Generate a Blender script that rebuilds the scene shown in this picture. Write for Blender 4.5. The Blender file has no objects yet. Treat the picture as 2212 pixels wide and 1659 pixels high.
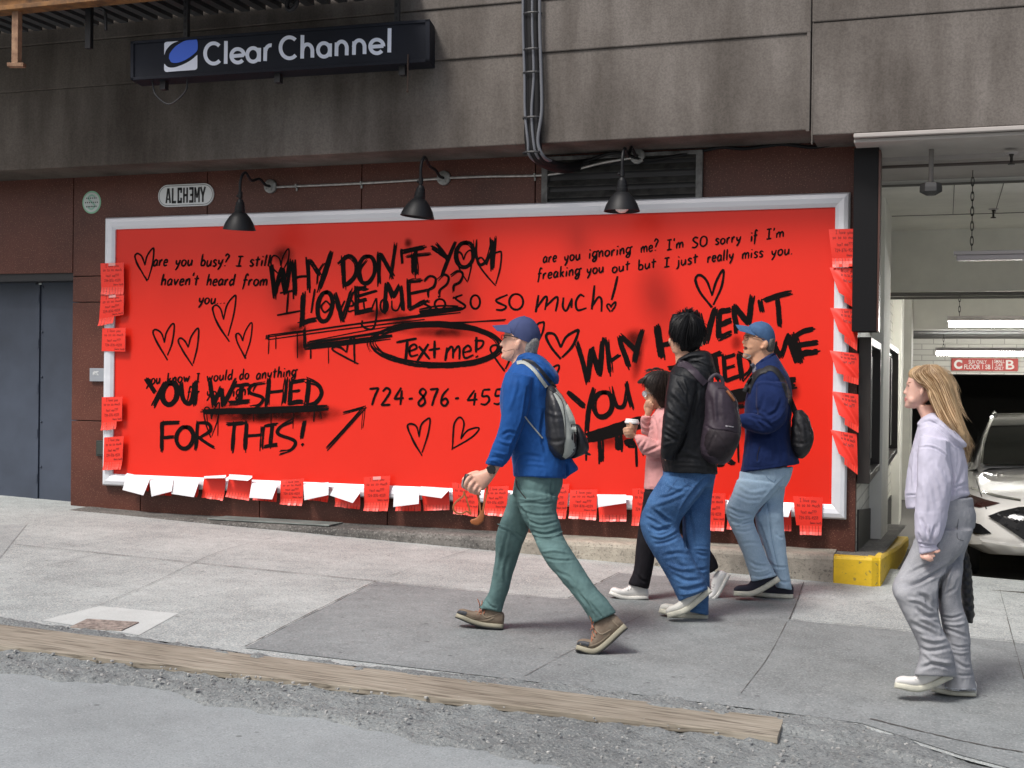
import bpy, bmesh, math, random
import numpy as np
from mathutils import Vector, noise
from mathutils.bvhtree import BVHTree
rnd = random.Random(7)
C = bpy.context.scene.collection
scene = bpy.context.scene

# ------------------------------------------------------------------ camera, world, sun, exposure
CAM = np.array([0.0, -9.6, 1.378])
YAW, PITCH, ROLL, FOC = 0.328692, -0.00421, 0.012516, 2739.62      # focal length in units of a 2212 px wide frame
def _axes():
    cy, sy = math.cos(YAW), math.sin(YAW)
    r = np.array([cy, sy, 0.]); f = np.array([-sy, cy, 0.]); u = np.array([0., 0., 1.])
    cp, sp = math.cos(PITCH), math.sin(PITCH)
    f, u = f*cp + u*sp, u*cp - f*sp
    cr, sr = math.cos(ROLL), math.sin(ROLL)
    return r*cr + u*sr, u*cr - r*sr, f
RIGHT, UP, FWD = _axes()
cam_d = bpy.data.cameras.new('camera'); cam = bpy.data.objects.new('camera', cam_d); C.objects.link(cam)
from mathutils import Matrix
cam.matrix_world = Matrix(((RIGHT[0], UP[0], -FWD[0], CAM[0]), (RIGHT[1], UP[1], -FWD[1], CAM[1]), (RIGHT[2], UP[2], -FWD[2], CAM[2]), (0, 0, 0, 1)))
cam_d.sensor_width = 36.0; cam_d.lens = FOC/2212*36.0; cam_d.clip_end = 500; cam_d.clip_start = 0.05
scene.camera = cam
w = bpy.data.worlds.new('World'); scene.world = w; w.use_nodes = True
nt = w.node_tree; bg = nt.nodes['Background']
sky = nt.nodes.new('ShaderNodeTexSky'); sky.sky_type = 'NISHITA'; sky.sun_disc = False
SUN_EL, SUN_AZ = math.radians(54), math.radians(204)
sky.sun_elevation = SUN_EL; sky.sun_rotation = SUN_AZ; sky.dust_density = 5.0; sky.air_density = 1.0; sky.ozone_density = 0.6
nt.links.new(sky.outputs[0], bg.inputs[0]); bg.inputs[1].default_value = 0.09
sun_d = bpy.data.lights.new('sun', 'SUN'); sun_d.energy = 1.9; sun_d.angle = math.radians(14); sun_d.color = (1.0, 0.99, 0.97)
sun = bpy.data.objects.new('sun', sun_d); C.objects.link(sun)
sd = Vector((math.sin(SUN_AZ)*math.cos(SUN_EL), math.cos(SUN_AZ)*math.cos(SUN_EL), math.sin(SUN_EL)))
sun.rotation_euler = sd.to_track_quat('Z', 'Y').to_euler()
scene.view_settings.view_transform = 'Standard'; scene.view_settings.look = 'None'
scene.view_settings.exposure = 0.60; scene.view_settings.gamma = 1.0
try: scene.cycles.use_adaptive_sampling = True; scene.cycles.use_denoising = True; scene.cycles.max_bounces = 6
except Exception: pass

# ------------------------------------------------------------------ measuring: a point of the photograph (2212 px wide) onto a real plane
def ray(px, py): return FWD + RIGHT*((px-1106)/FOC) - UP*((py-829.5)/FOC)
def onplane(px, py, n, c):
    d = ray(px, py); n = np.array(n, float)
    return CAM + d*((c - n@CAM)/(n@d))
def onwall(px, py, y=0.0): return onplane(px, py, (0, 1, 0), y)
def onx(px, py, x): return onplane(px, py, (1, 0, 0), x)
GA, GB, GC = -0.0694, -0.033, 0.010
def gz(x, y): return GA + GB*x + GC*y
def onground(px, py, dz=0.0): return onplane(px, py, (-GB, -GC, 1), GA + dz)
def at(px, py, depth, w=0.0): return CAM + ray(px, py)*(depth - w)
def depth_of(p): return float((np.array(p) - CAM) @ FWD)
ZONES = {'A': (228.2, 438.9, .2222), 'B': (561.8, 474.0, .2540), 'C': (1106, 456.4, .3413), 'D': (228.2, 754.9, .3889),
         'E': (1193.8, 684.7, .2778), 'M': (965.6, 649.6, .2381), 'L': (965.6, 1009.5, .26456), 'T': (1316.7, 649.6, .2381),
         'K': (1299.1, 965.6, .24344), 'G': (1878.5, 754.9, .23278), 'H': (1878.5, 1106.0, .25406), 'P': (0, 0, 1.0),
         'c1': (0, 0, .33333*1.0005), 'c7': (1825.8, 263.3, .21163), 'c8': (1825.8, 579.4, .21163)}
def zp(zone, x, y):
    a, b, s = ZONES[zone]; return a + x*s, b + y*s

# ------------------------------------------------------------------ things, parts, meshes
def thing(name, label, cat, loc=(0, 0, 0), group=None, kind=None):
    o = bpy.data.objects.new(name, None); C.objects.link(o); o.location = tuple(float(v) for v in loc)
    o['label'] = label; o['category'] = cat
    if group: o['group'] = group
    if kind: o['kind'] = kind
    return o
def tag(o, label=None, cat=None, group=None, kind=None):
    if label: o['label'] = label
    if cat: o['category'] = cat
    if group: o['group'] = group
    if kind: o['kind'] = kind
    return o
def root_loc(p):
    v = np.zeros(3)
    while p is not None:
        v = v + np.array(p.location); p = p.parent
    return v
class MB:
    def __init__(s): s.v = []; s.f = []; s.m = []; s.uv = None
    def add(s, vs, fs, m=0):
        n = len(s.v); s.v += [tuple(float(c) for c in p) for p in vs]
        s.f += [tuple(i+n for i in q) for q in fs]; s.m += [m]*len(fs); return s
    def box(s, c, d, m=0, rz=0.0):
        x, y, z = (k/2 for k in d); cr, sr = math.cos(rz), math.sin(rz)
        vs = [(c[0]+a*x*cr-b*y*sr, c[1]+a*x*sr+b*y*cr, c[2]+e*z) for e in (-1, 1) for a, b in ((-1, -1), (1, -1), (1, 1), (-1, 1))]
        return s.add(vs, [(0, 3, 2, 1), (4, 5, 6, 7), (0, 1, 5, 4), (1, 2, 6, 5), (2, 3, 7, 6), (3, 0, 4, 7)], m)
    def bb(s, a, b, m=0):
        return s.box([(a[i]+b[i])/2 for i in range(3)], [abs(b[i]-a[i]) for i in range(3)], m)
    def hexa(s, q0, q1, m=0):   # two quads -> solid
        return s.add(list(q0)+list(q1), [(3, 2, 1, 0), (4, 5, 6, 7), (0, 1, 5, 4), (1, 2, 6, 5), (2, 3, 7, 6), (3, 0, 4, 7)], m)
    def prism(s, poly, off, m=0):
        n = len(poly); off = np.array(off, float); p = [np.array(q, float) for q in poly]
        return s.add(p + [q+off for q in p], [tuple(range(n))[::-1], tuple(range(n, 2*n))] + [(i, (i+1) % n, n+(i+1) % n, n+i) for i in range(n)], m)
    def tube(s, pts, r, seg=10, m=0, cap=True, flat=1.0, flatdir=None):
        P = [np.array(p, float) for p in pts]; n = len(P)
        rs = r if hasattr(r, '__len__') else [r]*n
        t0 = P[1]-P[0]; t0 /= (np.linalg.norm(t0)+1e-12)
        ref = np.array(flatdir, float) if flatdir is not None else (np.array([0, 0, 1.]) if abs(t0[2]) < .9 else np.array([1., 0, 0]))
        vs = []; a = None
        for i in range(n):
            t = P[min(i+1, n-1)]-P[max(i-1, 0)]; t /= (np.linalg.norm(t)+1e-12)
            if a is None or flatdir is not None: a = ref - t*(ref@t)
            else: a = a - t*(a@t)
            a /= (np.linalg.norm(a)+1e-12); b = np.cross(t, a)
            for k in range(seg):
                an = 2*math.pi*k/seg
                vs.append(P[i] + (a*math.cos(an)*flat + b*math.sin(an))*rs[i])
        fs = [(i*seg+k, i*seg+(k+1) % seg, (i+1)*seg+(k+1) % seg, (i+1)*seg+k) for i in range(n-1) for k in range(seg)]
        if cap: fs += [tuple(range(seg))[::-1], tuple(range((n-1)*seg, n*seg))]
        return s.add(vs, fs, m)
    def lathe(s, prof, c, axis=(0, 0, 1), seg=24, m=0):
        ax = np.array(axis, float); ax /= np.linalg.norm(ax)
        ref = np.array([1., 0, 0]) if abs(ax[0]) < .9 else np.array([0, 1., 0])
        a = ref - ax*(ref@ax); a /= np.linalg.norm(a); b = np.cross(ax, a); c = np.array(c, float)
        vs = [c + ax*h + (a*math.cos(2*math.pi*k/seg) + b*math.sin(2*math.pi*k/seg))*max(r, 1e-5) for r, h in prof for k in range(seg)]
        n = len(prof)
        fs = [(i*seg+k, i*seg+(k+1) % seg, (i+1)*seg+(k+1) % seg, (i+1)*seg+k) for i in range(n-1) for k in range(seg)]
        return s.add(vs, fs, m)
    def sphere(s, c, r, seg=14, m=0):
        r = r if hasattr(r, '__len__') else (r, r, r)
        vs, fs = [], []; R = seg//2
        for i in range(R+1):
            th = math.pi*i/R
            for k in range(seg):
                ph = 2*math.pi*k/seg
                vs.append((c[0]+r[0]*math.sin(th)*math.cos(ph), c[1]+r[1]*math.sin(th)*math.sin(ph), c[2]+r[2]*math.cos(th)))
        for i in range(R):
            for k in range(seg):
                fs.append((i*seg+k, (i+1)*seg+k, (i+1)*seg+(k+1) % seg, i*seg+(k+1) % seg))
        return s.add(vs, fs, m)
def obj(name, mb, mats, parent=None, smooth=False, bevel=0.0, loc=None):
    me = bpy.data.meshes.new(name)
    off = root_loc(parent) if parent is not None else (np.array(loc, float) if loc is not None else np.zeros(3))
    vs = np.array(mb.v, float).reshape(-1, 3) - off
    me.from_pydata(vs.tolist(), [], mb.f)
    mats = mats if isinstance(mats, (list, tuple)) else [mats]
    for m in mats: me.materials.append(m)
    if len(mats) > 1: me.polygons.foreach_set('material_index', mb.m)
    if mb.uv is not None:
        l = me.uv_layers.new(name='UVMap'); l.data.foreach_set('uv', np.array(mb.uv, 'f').ravel())
    if mb.uv is None: bm = bmesh.new(); bm.from_mesh(me); bmesh.ops.recalc_face_normals(bm, faces=bm.faces); bm.to_mesh(me); bm.free()
    if smooth: me.polygons.foreach_set('use_smooth', [True]*len(me.polygons))
    me.update()
    o = bpy.data.objects.new(name, me); C.objects.link(o)
    if parent is not None: o.parent = parent
    elif loc is not None: o.location = tuple(float(v) for v in loc)
    if smooth == 'auto':
        me.set_sharp_from_angle(angle=math.radians(40))
    if bevel:
        b = o.modifiers.new('bevel', 'BEVEL'); b.width = bevel; b.segments = 2; b.limit_method = 'ANGLE'
    return o

# ------------------------------------------------------------------ materials
def srgb(r, g, b):
    f = lambda c: (c/255/12.92 if c/255 <= .04045 else ((c/255+.055)/1.055)**2.4)
    return (f(r), f(g), f(b))
def mat(name, col, rough=.7, metal=0.0, spec=.5, var=0.0, vscale=3.0, vstretch=(1, 1, 1), bump=0.0, bscale=200.0, bdist=.002,
        col2=None, speck=0.0, speck_scale=300.0, speck_col=(.8, .8, .8), emit=None, estr=0.0, sss=0.0, sheen=0.0, coat=0.0, speck_thr=.62, weave=0.0):
    m = bpy.data.materials.new(name); m.use_nodes = True; t = m.node_tree; N = t.nodes; L = t.links
    b = N['Principled BSDF']; b.inputs['Roughness'].default_value = rough; b.inputs['Metallic'].default_value = metal
    b.inputs['Specular IOR Level'].default_value = spec
    if sheen: b.inputs['Sheen Weight'].default_value = sheen; b.inputs['Sheen Roughness'].default_value = .4
    if coat: b.inputs['Coat Weight'].default_value = coat; b.inputs['Coat Roughness'].default_value = .06
    if sss:
        b.inputs['Subsurface Weight'].default_value = sss; b.inputs['Subsurface Radius'].default_value = (.012, .005, .003); b.inputs['Subsurface Scale'].default_value = .5
    tc = N.new('ShaderNodeTexCoord'); mp = N.new('ShaderNodeMapping'); mp.inputs['Scale'].default_value = vstretch
    L.new(tc.outputs['Object'], mp.inputs[0])
    c = N.new('ShaderNodeRGB'); c.outputs[0].default_value = (*col, 1); out = c.outputs[0]
    if var or col2:
        n = N.new('ShaderNodeTexNoise'); n.inputs['Scale'].default_value = vscale; n.inputs['Detail'].default_value = 6; n.inputs['Roughness'].default_value = .6
        L.new(mp.outputs[0], n.inputs[0])
        r = N.new('ShaderNodeValToRGB'); r.color_ramp.elements[0].position = .3; r.color_ramp.elements[1].position = .7
        c2 = col2 if col2 else tuple(k*(1-var) for k in col); c1 = col if col2 else tuple(min(1, k*(1+var)) for k in col)
        r.color_ramp.elements[0].color = (*c2, 1); r.color_ramp.elements[1].color = (*c1, 1)
        L.new(n.outputs[0], r.inputs[0]); out = r.outputs[0]
    if speck:
        n2 = N.new('ShaderNodeTexNoise'); n2.inputs['Scale'].default_value = speck_scale; n2.inputs['Detail'].default_value = 2
        L.new(tc.outputs['Object'], n2.inputs[0])
        r2 = N.new('ShaderNodeValToRGB'); r2.color_ramp.elements[0].position = speck_thr; r2.color_ramp.elements[1].position = min(1, speck_thr+.08)
        r2.color_ramp.elements[0].color = (0, 0, 0, 1); r2.color_ramp.elements[1].color = (speck, speck, speck, 1)
        L.new(n2.outputs[0], r2.inputs[0])
        mx = N.new('ShaderNodeMix'); mx.data_type = 'RGBA'; L.new(r2.outputs[0], mx.inputs[0]); L.new(out, mx.inputs[6]); mx.inputs[7].default_value = (*speck_col, 1)
        out = mx.outputs[2]
    L.new(out, b.inputs['Base Color'])
    if bump:
        n3 = N.new('ShaderNodeTexNoise'); n3.inputs['Scale'].default_value = bscale; n3.inputs['Detail'].default_value = 4
        L.new(tc.outputs['Object'], n3.inputs[0])
        bp = N.new('ShaderNodeBump'); bp.inputs['Strength'].default_value = bump; bp.inputs['Distance'].default_value = bdist
        L.new(n3.outputs[0], bp.inputs['Height']); L.new(bp.outputs[0], b.inputs['Normal'])
    if emit:
        b.inputs['Emission Color'].default_value = (*emit, 1); b.inputs['Emission Strength'].default_value = estr
    m['out_node'] = 1
    return m
def crspline(P, sub=5):
    P = [np.array(p, float) for p in P]
    if len(P) < 3: return P
    Q = [2*P[0]-P[1]] + P + [2*P[-1]-P[-2]]; out = []
    for i in range(1, len(Q)-2):
        a, b, c, d = Q[i-1], Q[i], Q[i+1], Q[i+2]
        for k in range(sub):
            t = k/sub
            out.append(.5*((2*b) + (c-a)*t + (2*a-5*b+4*c-d)*t*t + (3*b-a-3*c+d)*t**3))
    out.append(P[-1]); return out
# ------------------------------------------------------------------ materials of the place
def ground_mat(name, base, dark, agg=.5, aggscale=170, aggcol=(.75, .73, .7), stain=.35, rough=.9, bump=.5, bscale=160, aggthr=.55, dist=.003):
    m = bpy.data.materials.new(name); m.use_nodes = True; N = m.node_tree.nodes; L = m.node_tree.links; b = N['Principled BSDF']
    b.inputs['Roughness'].default_value = rough; b.inputs['Specular IOR Level'].default_value = .3
    tc = N.new('ShaderNodeTexCoord')
    def nz(scale, det=5, r=.6):
        n = N.new('ShaderNodeTexNoise'); n.inputs['Scale'].default_value = scale; n.inputs['Detail'].default_value = det; n.inputs['Roughness'].default_value = r
        L.new(tc.outputs['Object'], n.inputs[0]); return n.outputs[0]
    def ramp(o, p0, c0, p1, c1):
        r = N.new('ShaderNodeValToRGB'); e = r.color_ramp.elements; e[0].position = p0; e[1].position = p1; e[0].color = (*c0, 1); e[1].color = (*c1, 1); L.new(o, r.inputs[0]); return r.outputs[0]
    def mix(f, a, c, t='MIX'):
        x = N.new('ShaderNodeMix'); x.data_type = 'RGBA'; x.blend_type = t
        if isinstance(f, float): x.inputs[0].default_value = f
        else: L.new(f, x.inputs[0])
        L.new(a, x.inputs[6])
        if isinstance(c, tuple): x.inputs[7].default_value = (*c, 1)
        else: L.new(c, x.inputs[7])
        return x.outputs[2]
    o = ramp(nz(.9, 8, .65), .36, dark, .66, base)
    o = mix(stain, o, ramp(nz(7, 6, .7), .3, (.45, .45, .45), .6, (1, 1, 1)), 'MULTIPLY')
    fine = nz(aggscale, 2, .5)
    o = mix(ramp(fine, aggthr, (0, 0, 0), aggthr+.1, (agg,)*3), o, aggcol)
    o = mix(ramp(nz(aggscale*.8, 2, .5), 1-aggthr-.1, (agg,)*3, 1-aggthr, (0, 0, 0)), o, tuple(k*.35 for k in dark))
    vo = N.new('ShaderNodeTexVoronoi'); vo.inputs['Scale'].default_value = 5.5; L.new(tc.outputs['Object'], vo.inputs[0])
    o = mix(ramp(vo.outputs['Distance'], .05, (.65,)*3, .085, (0, 0, 0)), o, tuple(k*.4 for k in dark))        # trodden gum spots
    L.new(o, b.inputs['Base Color'])
    bp = N.new('ShaderNodeBump'); bp.inputs['Strength'].default_value = bump; bp.inputs['Distance'].default_value = dist
    L.new(nz(bscale, 3), bp.inputs['Height']); L.new(bp.outputs[0], b.inputs['Normal'])
    return m
M_agg = ground_mat('exposed_aggregate', (.445, .478, .472), (.305, .33, .328), .55, 105, (.70, .68, .64), .42)
M_slab = ground_mat('smooth_concrete', (.262, .281, .284), (.19, .205, .208), .35, 90, (.46, .46, .45), .42, bump=.2)
M_white = ground_mat('new_concrete', (.56, .59, .58), (.46, .48, .47), .15, 130, (.75, .75, .73), .15, bump=.15)
M_asph = ground_mat('worn_asphalt', (.295, .318, .325), (.245, .265, .27), .3, 130, (.48, .49, .50), .25, bump=.25, bscale=140)
M_rough = ground_mat('broken_asphalt', (.245, .262, .262), (.165, .176, .178), .5, 75, (.34, .34, .325), .36, bump=1.0, bscale=70, dist=.01)
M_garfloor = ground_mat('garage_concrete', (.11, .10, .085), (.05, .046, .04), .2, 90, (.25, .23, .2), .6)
M_crack = mat('joint_dirt', (.085, .08, .075), .95)

def sheet(name, poly, m, dz, kind='structure', thick=0.0):
    mb = MB(); v = [(x, y, gz(x, y)+dz) for x, y in poly]
    if thick: mb.prism([np.array(p)-np.array([0, 0, thick]) for p in v], (0, 0, thick))
    else: mb.add(v, [tuple(range(len(v)))])
    o = obj(name, mb, m); o['kind'] = kind; return o
# one ground sheet to the horizon; asphalt; pavement
sheet('ground', [(-150, -150), (150, -150), (150, 150), (-150, 150)], mat('earth', (.2, .19, .18), .95), -.35)
sheet('road', [(-60, -40), (40, -40), (40, -3.4), (-60, -3.4)], M_asph, -.035)
_b = [onground(*p) for p in ((-300, 1300), (0, 1336), (640, 1426), (1240, 1483), (1500, 1512), (1720, 1545), (1860, 1570), (2080, 1640), (2300, 1700))]
pav = MB()
pav.add([(x, y, gz(x, y)) for x, y in [(-40, -3.9)]+[(p[0], p[1]) for p in _b]+[(20, -4.6), (20, .6), (-40, .6)]], [tuple(range(len(_b)+4))])
o = obj('pavement', pav, M_agg); o['kind'] = 'structure'
def gp(px, py, dz=0.0): return onground(px, py, dz)
def slab(name, pts, m, dz):
    mb = MB(); mb.add([gp(*p, dz) for p in pts], [tuple(range(len(pts)))])
    o = obj(name, mb, m); o['kind'] = 'structure'; return o
slab('pavement_slab', [(530, 1399), (812, 1257), (1051, 1280), (1227, 1294), (1338, 1238), (1720, 1262), (1736, 1259), (1705, 1339), (1976, 1366), (2400, 1409), (2300, 1690), (2080, 1632), (1860, 1562), (1700, 1540), (1200, 1478)], M_slab, .004)
slab('pavement_slab', [(90, 1340), (215, 1309), (385, 1325), (300, 1372)], M_white, .002)
slab('pavement_slab', [(-400, 1325), (-400, 1165), (60, 1130), (-100, 1330)], ground_mat('old_concrete', (.375, .40, .40), (.28, .30, .30), .4, 120, (.7, .68, .64), .35), .003)
# joints between the slabs: thin open gaps filled with dirt
jm = MB()
def gribbon(mb, pts, wd, dz=.007, jit=.3):
    P = crspline([np.array([*gp(*p)]) for p in pts], 10); n = len(P); vs = []
    for i, p in enumerate(P):
        t = P[min(i+1, n-1)]-P[max(i-1, 0)]; nn = np.array([-t[1], t[0], 0]); nn /= np.linalg.norm(nn)+1e-9
        k = wd*(.5+jit*rnd.uniform(-1, 1)); q = nn*rnd.uniform(-1, 1)*wd*jit
        for s in (-1, 1):
            c = p+q+nn*s*k; vs.append((c[0], c[1], gz(c[0], c[1])+dz))
    mb.add(vs, [(2*i, 2*i+2, 2*i+3, 2*i+1) for i in range(n-1)])
for pts, wd in (([(25, 1177), (245, 1199), (480, 1223), (737, 1249), (900, 1265), (1051, 1280), (1150, 1289), (1227, 1294)], .014),
                ([(530, 1399), (620, 1352), (720, 1302), (812, 1257)], .012), ([(1227, 1294), (1290, 1262), (1338, 1238)], .014),
                ([(1736, 1259), (1722, 1300), (1705, 1339)], .009), ([(1705, 1339), (1850, 1353), (1976, 1366), (2212, 1389)], .012),
                ([(215, 1309), (330, 1260), (470, 1195), (600, 1160)], .006), ([(830, 1250), (940, 1212), (1080, 1170)], .006),
                ([(1130, 1465), (1240, 1405), (1390, 1330)], .005), ([(1600, 1500), (1660, 1420), (1700, 1345)], .005), ([(2160, 1275), (2190, 1390), (2212, 1470)], .006),
                ([(1880, 1555), (2000, 1585), (2120, 1612), (2212, 1628)], .018), ([(40, 1240), (160, 1210), (300, 1180)], .005)):
    gribbon(jm, pts, wd*.55)
o = obj('pavement_joint', jm, M_crack); o['kind'] = 'structure'
# rubble strip between pavement and road, broken and uneven
def strip(name, x0, x1, back, front, m, amp, step=.022):
    nx = int((x1-x0)/step); ny = 64; vs = []; fs = []
    for i in range(nx+1):
        x = x0+(x1-x0)*i/nx; yb, yf = back(x), front(x)
        for j in range(ny+1):
            t = j/ny; y = yb+(yf-yb)*t
            h = noise.fractal(Vector((x*9, y*9, 0)), 1.0, 2.0, 4)*amp + noise.noise(Vector((x*45, y*45, 3)))*amp*.45
            edge = min(t, 1-t)*abs(yf-yb); h += .027 if t < .24 else .004
            h += (-.05*max(0, 1-edge/.10)**1.5 if t > .5 else -.03*max(0, 1-edge/.12)) + .008*noise.noise(Vector((x*3, y*3, 9)))
            vs.append((x, y, gz(x, y)-.020+h))
    for i in range(nx):
        for j in range(ny):
            a = i*(ny+1)+j; fs.append((a, a+ny+1, a+ny+2, a+1))
    mb = MB(); mb.add(vs, fs); o = obj(name, mb, m, smooth=True); o['kind'] = 'structure'; return o
_f = [gp(-300, 1410), gp(0, 1438), gp(300, 1470), gp(500, 1512), gp(830, 1566), gp(1050, 1612), gp(1300, 1664), gp(1560, 1720), gp(2300, 1900)]
fi = lambda L: (lambda x: float(np.interp(x, [p[0] for p in L], [p[1] for p in L])))
fb, ff_ = fi(_b), fi(_f)
strip('rubble_strip', -6.6, .55, lambda x: fb(x)+.10, lambda x: ff_(x)-.04+.02*math.sin(x*7)+.015*math.sin(x*17), M_rough, .016)
# loose stones on it: nobody could count them
st = MB()
for k in range(900):
    x = rnd.uniform(-5.6, .5); yb, yf = fb(x), ff_(x); y = yb+(yf-yb)*rnd.random()
    r = rnd.uniform(.003, .010); st.sphere((x, y, gz(x, y)+.004), (r*rnd.uniform(.7, 1.4), r*rnd.uniform(.7, 1.4), r*.7), 6)
tag(obj('gravel', st, mat('gravel_stone', (.3, .3, .29), .9, var=.5, vscale=40)), 'loose grey gravel scattered along the broken asphalt beside the plank', 'gravel', kind='stuff')
# timber plank set along the gutter
M_wood = bpy.data.materials.new('weathered_timber'); M_wood.use_nodes = True
def _wood(m, c0, c1, c2):
    N = m.node_tree.nodes; L = m.node_tree.links; b = N['Principled BSDF']; b.inputs['Roughness'].default_value = .85
    tc = N.new('ShaderNodeTexCoord'); mp = N.new('ShaderNodeMapping'); mp.inputs['Scale'].default_value = (1.2, 26, 26); L.new(tc.outputs['Object'], mp.inputs[0])
    n = N.new('ShaderNodeTexNoise'); n.inputs['Scale'].default_value = 3; n.inputs['Detail'].default_value = 8; n.inputs['Distortion'].default_value = .6; L.new(mp.outputs[0], n.inputs[0])
    r = N.new('ShaderNodeValToRGB'); e = r.color_ramp.elements; e[0].position = .3; e[0].color = (*c0, 1); e[1].position = .62; e[1].color = (*c2, 1); x = e.new(.45); x.color = (*c1, 1); L.new(n.outputs[0], r.inputs[0])
    n2 = N.new('ShaderNodeTexNoise'); n2.inputs['Scale'].default_value = 1.3; n2.inputs['Detail'].default_value = 6; L.new(tc.outputs['Object'], n2.inputs[0])
    mx = N.new('ShaderNodeMix'); mx.data_type = 'RGBA'; mx.blend_type = 'MULTIPLY'; mx.inputs[0].default_value = .5
    r2 = N.new('ShaderNodeValToRGB'); r2.color_ramp.elements[0].position = .35; r2.color_ramp.elements[0].color = (.5, .46, .42, 1); r2.color_ramp.elements[1].position = .6; L.new(n2.outputs[0], r2.inputs[0])
    L.new(r.outputs[0], mx.inputs[6]); L.new(r2.outputs[0], mx.inputs[7]); L.new(mx.outputs[2], b.inputs['Base Color'])
    bp = N.new('ShaderNodeBump'); bp.inputs['Strength'].default_value = .5; bp.inputs['Distance'].default_value = .003; L.new(n.outputs[0], bp.inputs['Height']); L.new(bp.outputs[0], b.inputs['Normal'])
_wood(M_wood, (.09, .076, .058), (.255, .225, .178), (.34, .305, .25))
def bar(px0, px1):  # the plank's top corners, 2.5 cm proud of the ground
    return [gp(*p, .022) for p in px0], [gp(*p, .022) for p in px1]
b0, b1, f0, f1 = gp(-60, 1341, .012), gp(1694, 1551, .012), gp(-60, 1386, .012), gp(1680, 1590, .012)
b0 = b0+(b0-b1)*.35; f0 = f0+(f0-f1)*.35
pm = MB(); NP = 60; top = []
for i in range(NP+1):
    t = i/NP; bk = b0+(b1-b0)*t; fr = f0+(f1-f0)*t
    wob = .004*math.sin(i*.7)+rnd.uniform(-.002, .002)
    top.append((bk+np.array([0, .004*math.sin(i*1.3), 0]), fr+np.array([0, wob, -.003])))
vs = []
for bk, fr in top:
    vs += [bk, fr, fr-np.array([0, 0, .030]), bk-np.array([0, 0, .030])]
fs = []
for i in range(NP):
    a = i*4; fs += [(a, a+1, a+5, a+4), (a+1, a+2, a+6, a+5), (a+2, a+3, a+7, a+6), (a+3, a, a+4, a+7)]
fs += [(0, 3, 2, 1), (NP*4, NP*4+1, NP*4+2, NP*4+3)]
pm.add(vs, fs); o = obj('timber_plank', pm, M_wood, loc=b1, bevel=.003); tag(o, 'long weathered timber plank laid along the broken asphalt gutter', 'plank')
# iron utility cover and thin sheet on the ledge
uc = MB(); q = [gp(152, 1354, .006), gp(188, 1337, .006), gp(300, 1344, .006), gp(262, 1362, .006)]
uc.prism([np.array(p)-np.array([0, 0, .02]) for p in q], (0, 0, .022))
c_ = sum(q)/4
for k in range(7):
    t = (k+.5)/7
    for s in range(4):
        u = (s+.5)/4; p = (q[0]*(1-t)+q[3]*t)*(1-u)+(q[1]*(1-t)+q[2]*t)*u
        uc.box(p+np.array([0, 0, .002]), (.022, .014, .003), 0, .3)
tag(obj('utility_cover', uc, mat('rusty_iron', (.25, .21, .185), .8, var=.6, vscale=25, bump=.4, bscale=90), loc=c_), 'small rusty square iron cover in the pale concrete patch', 'utility cover')

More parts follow.
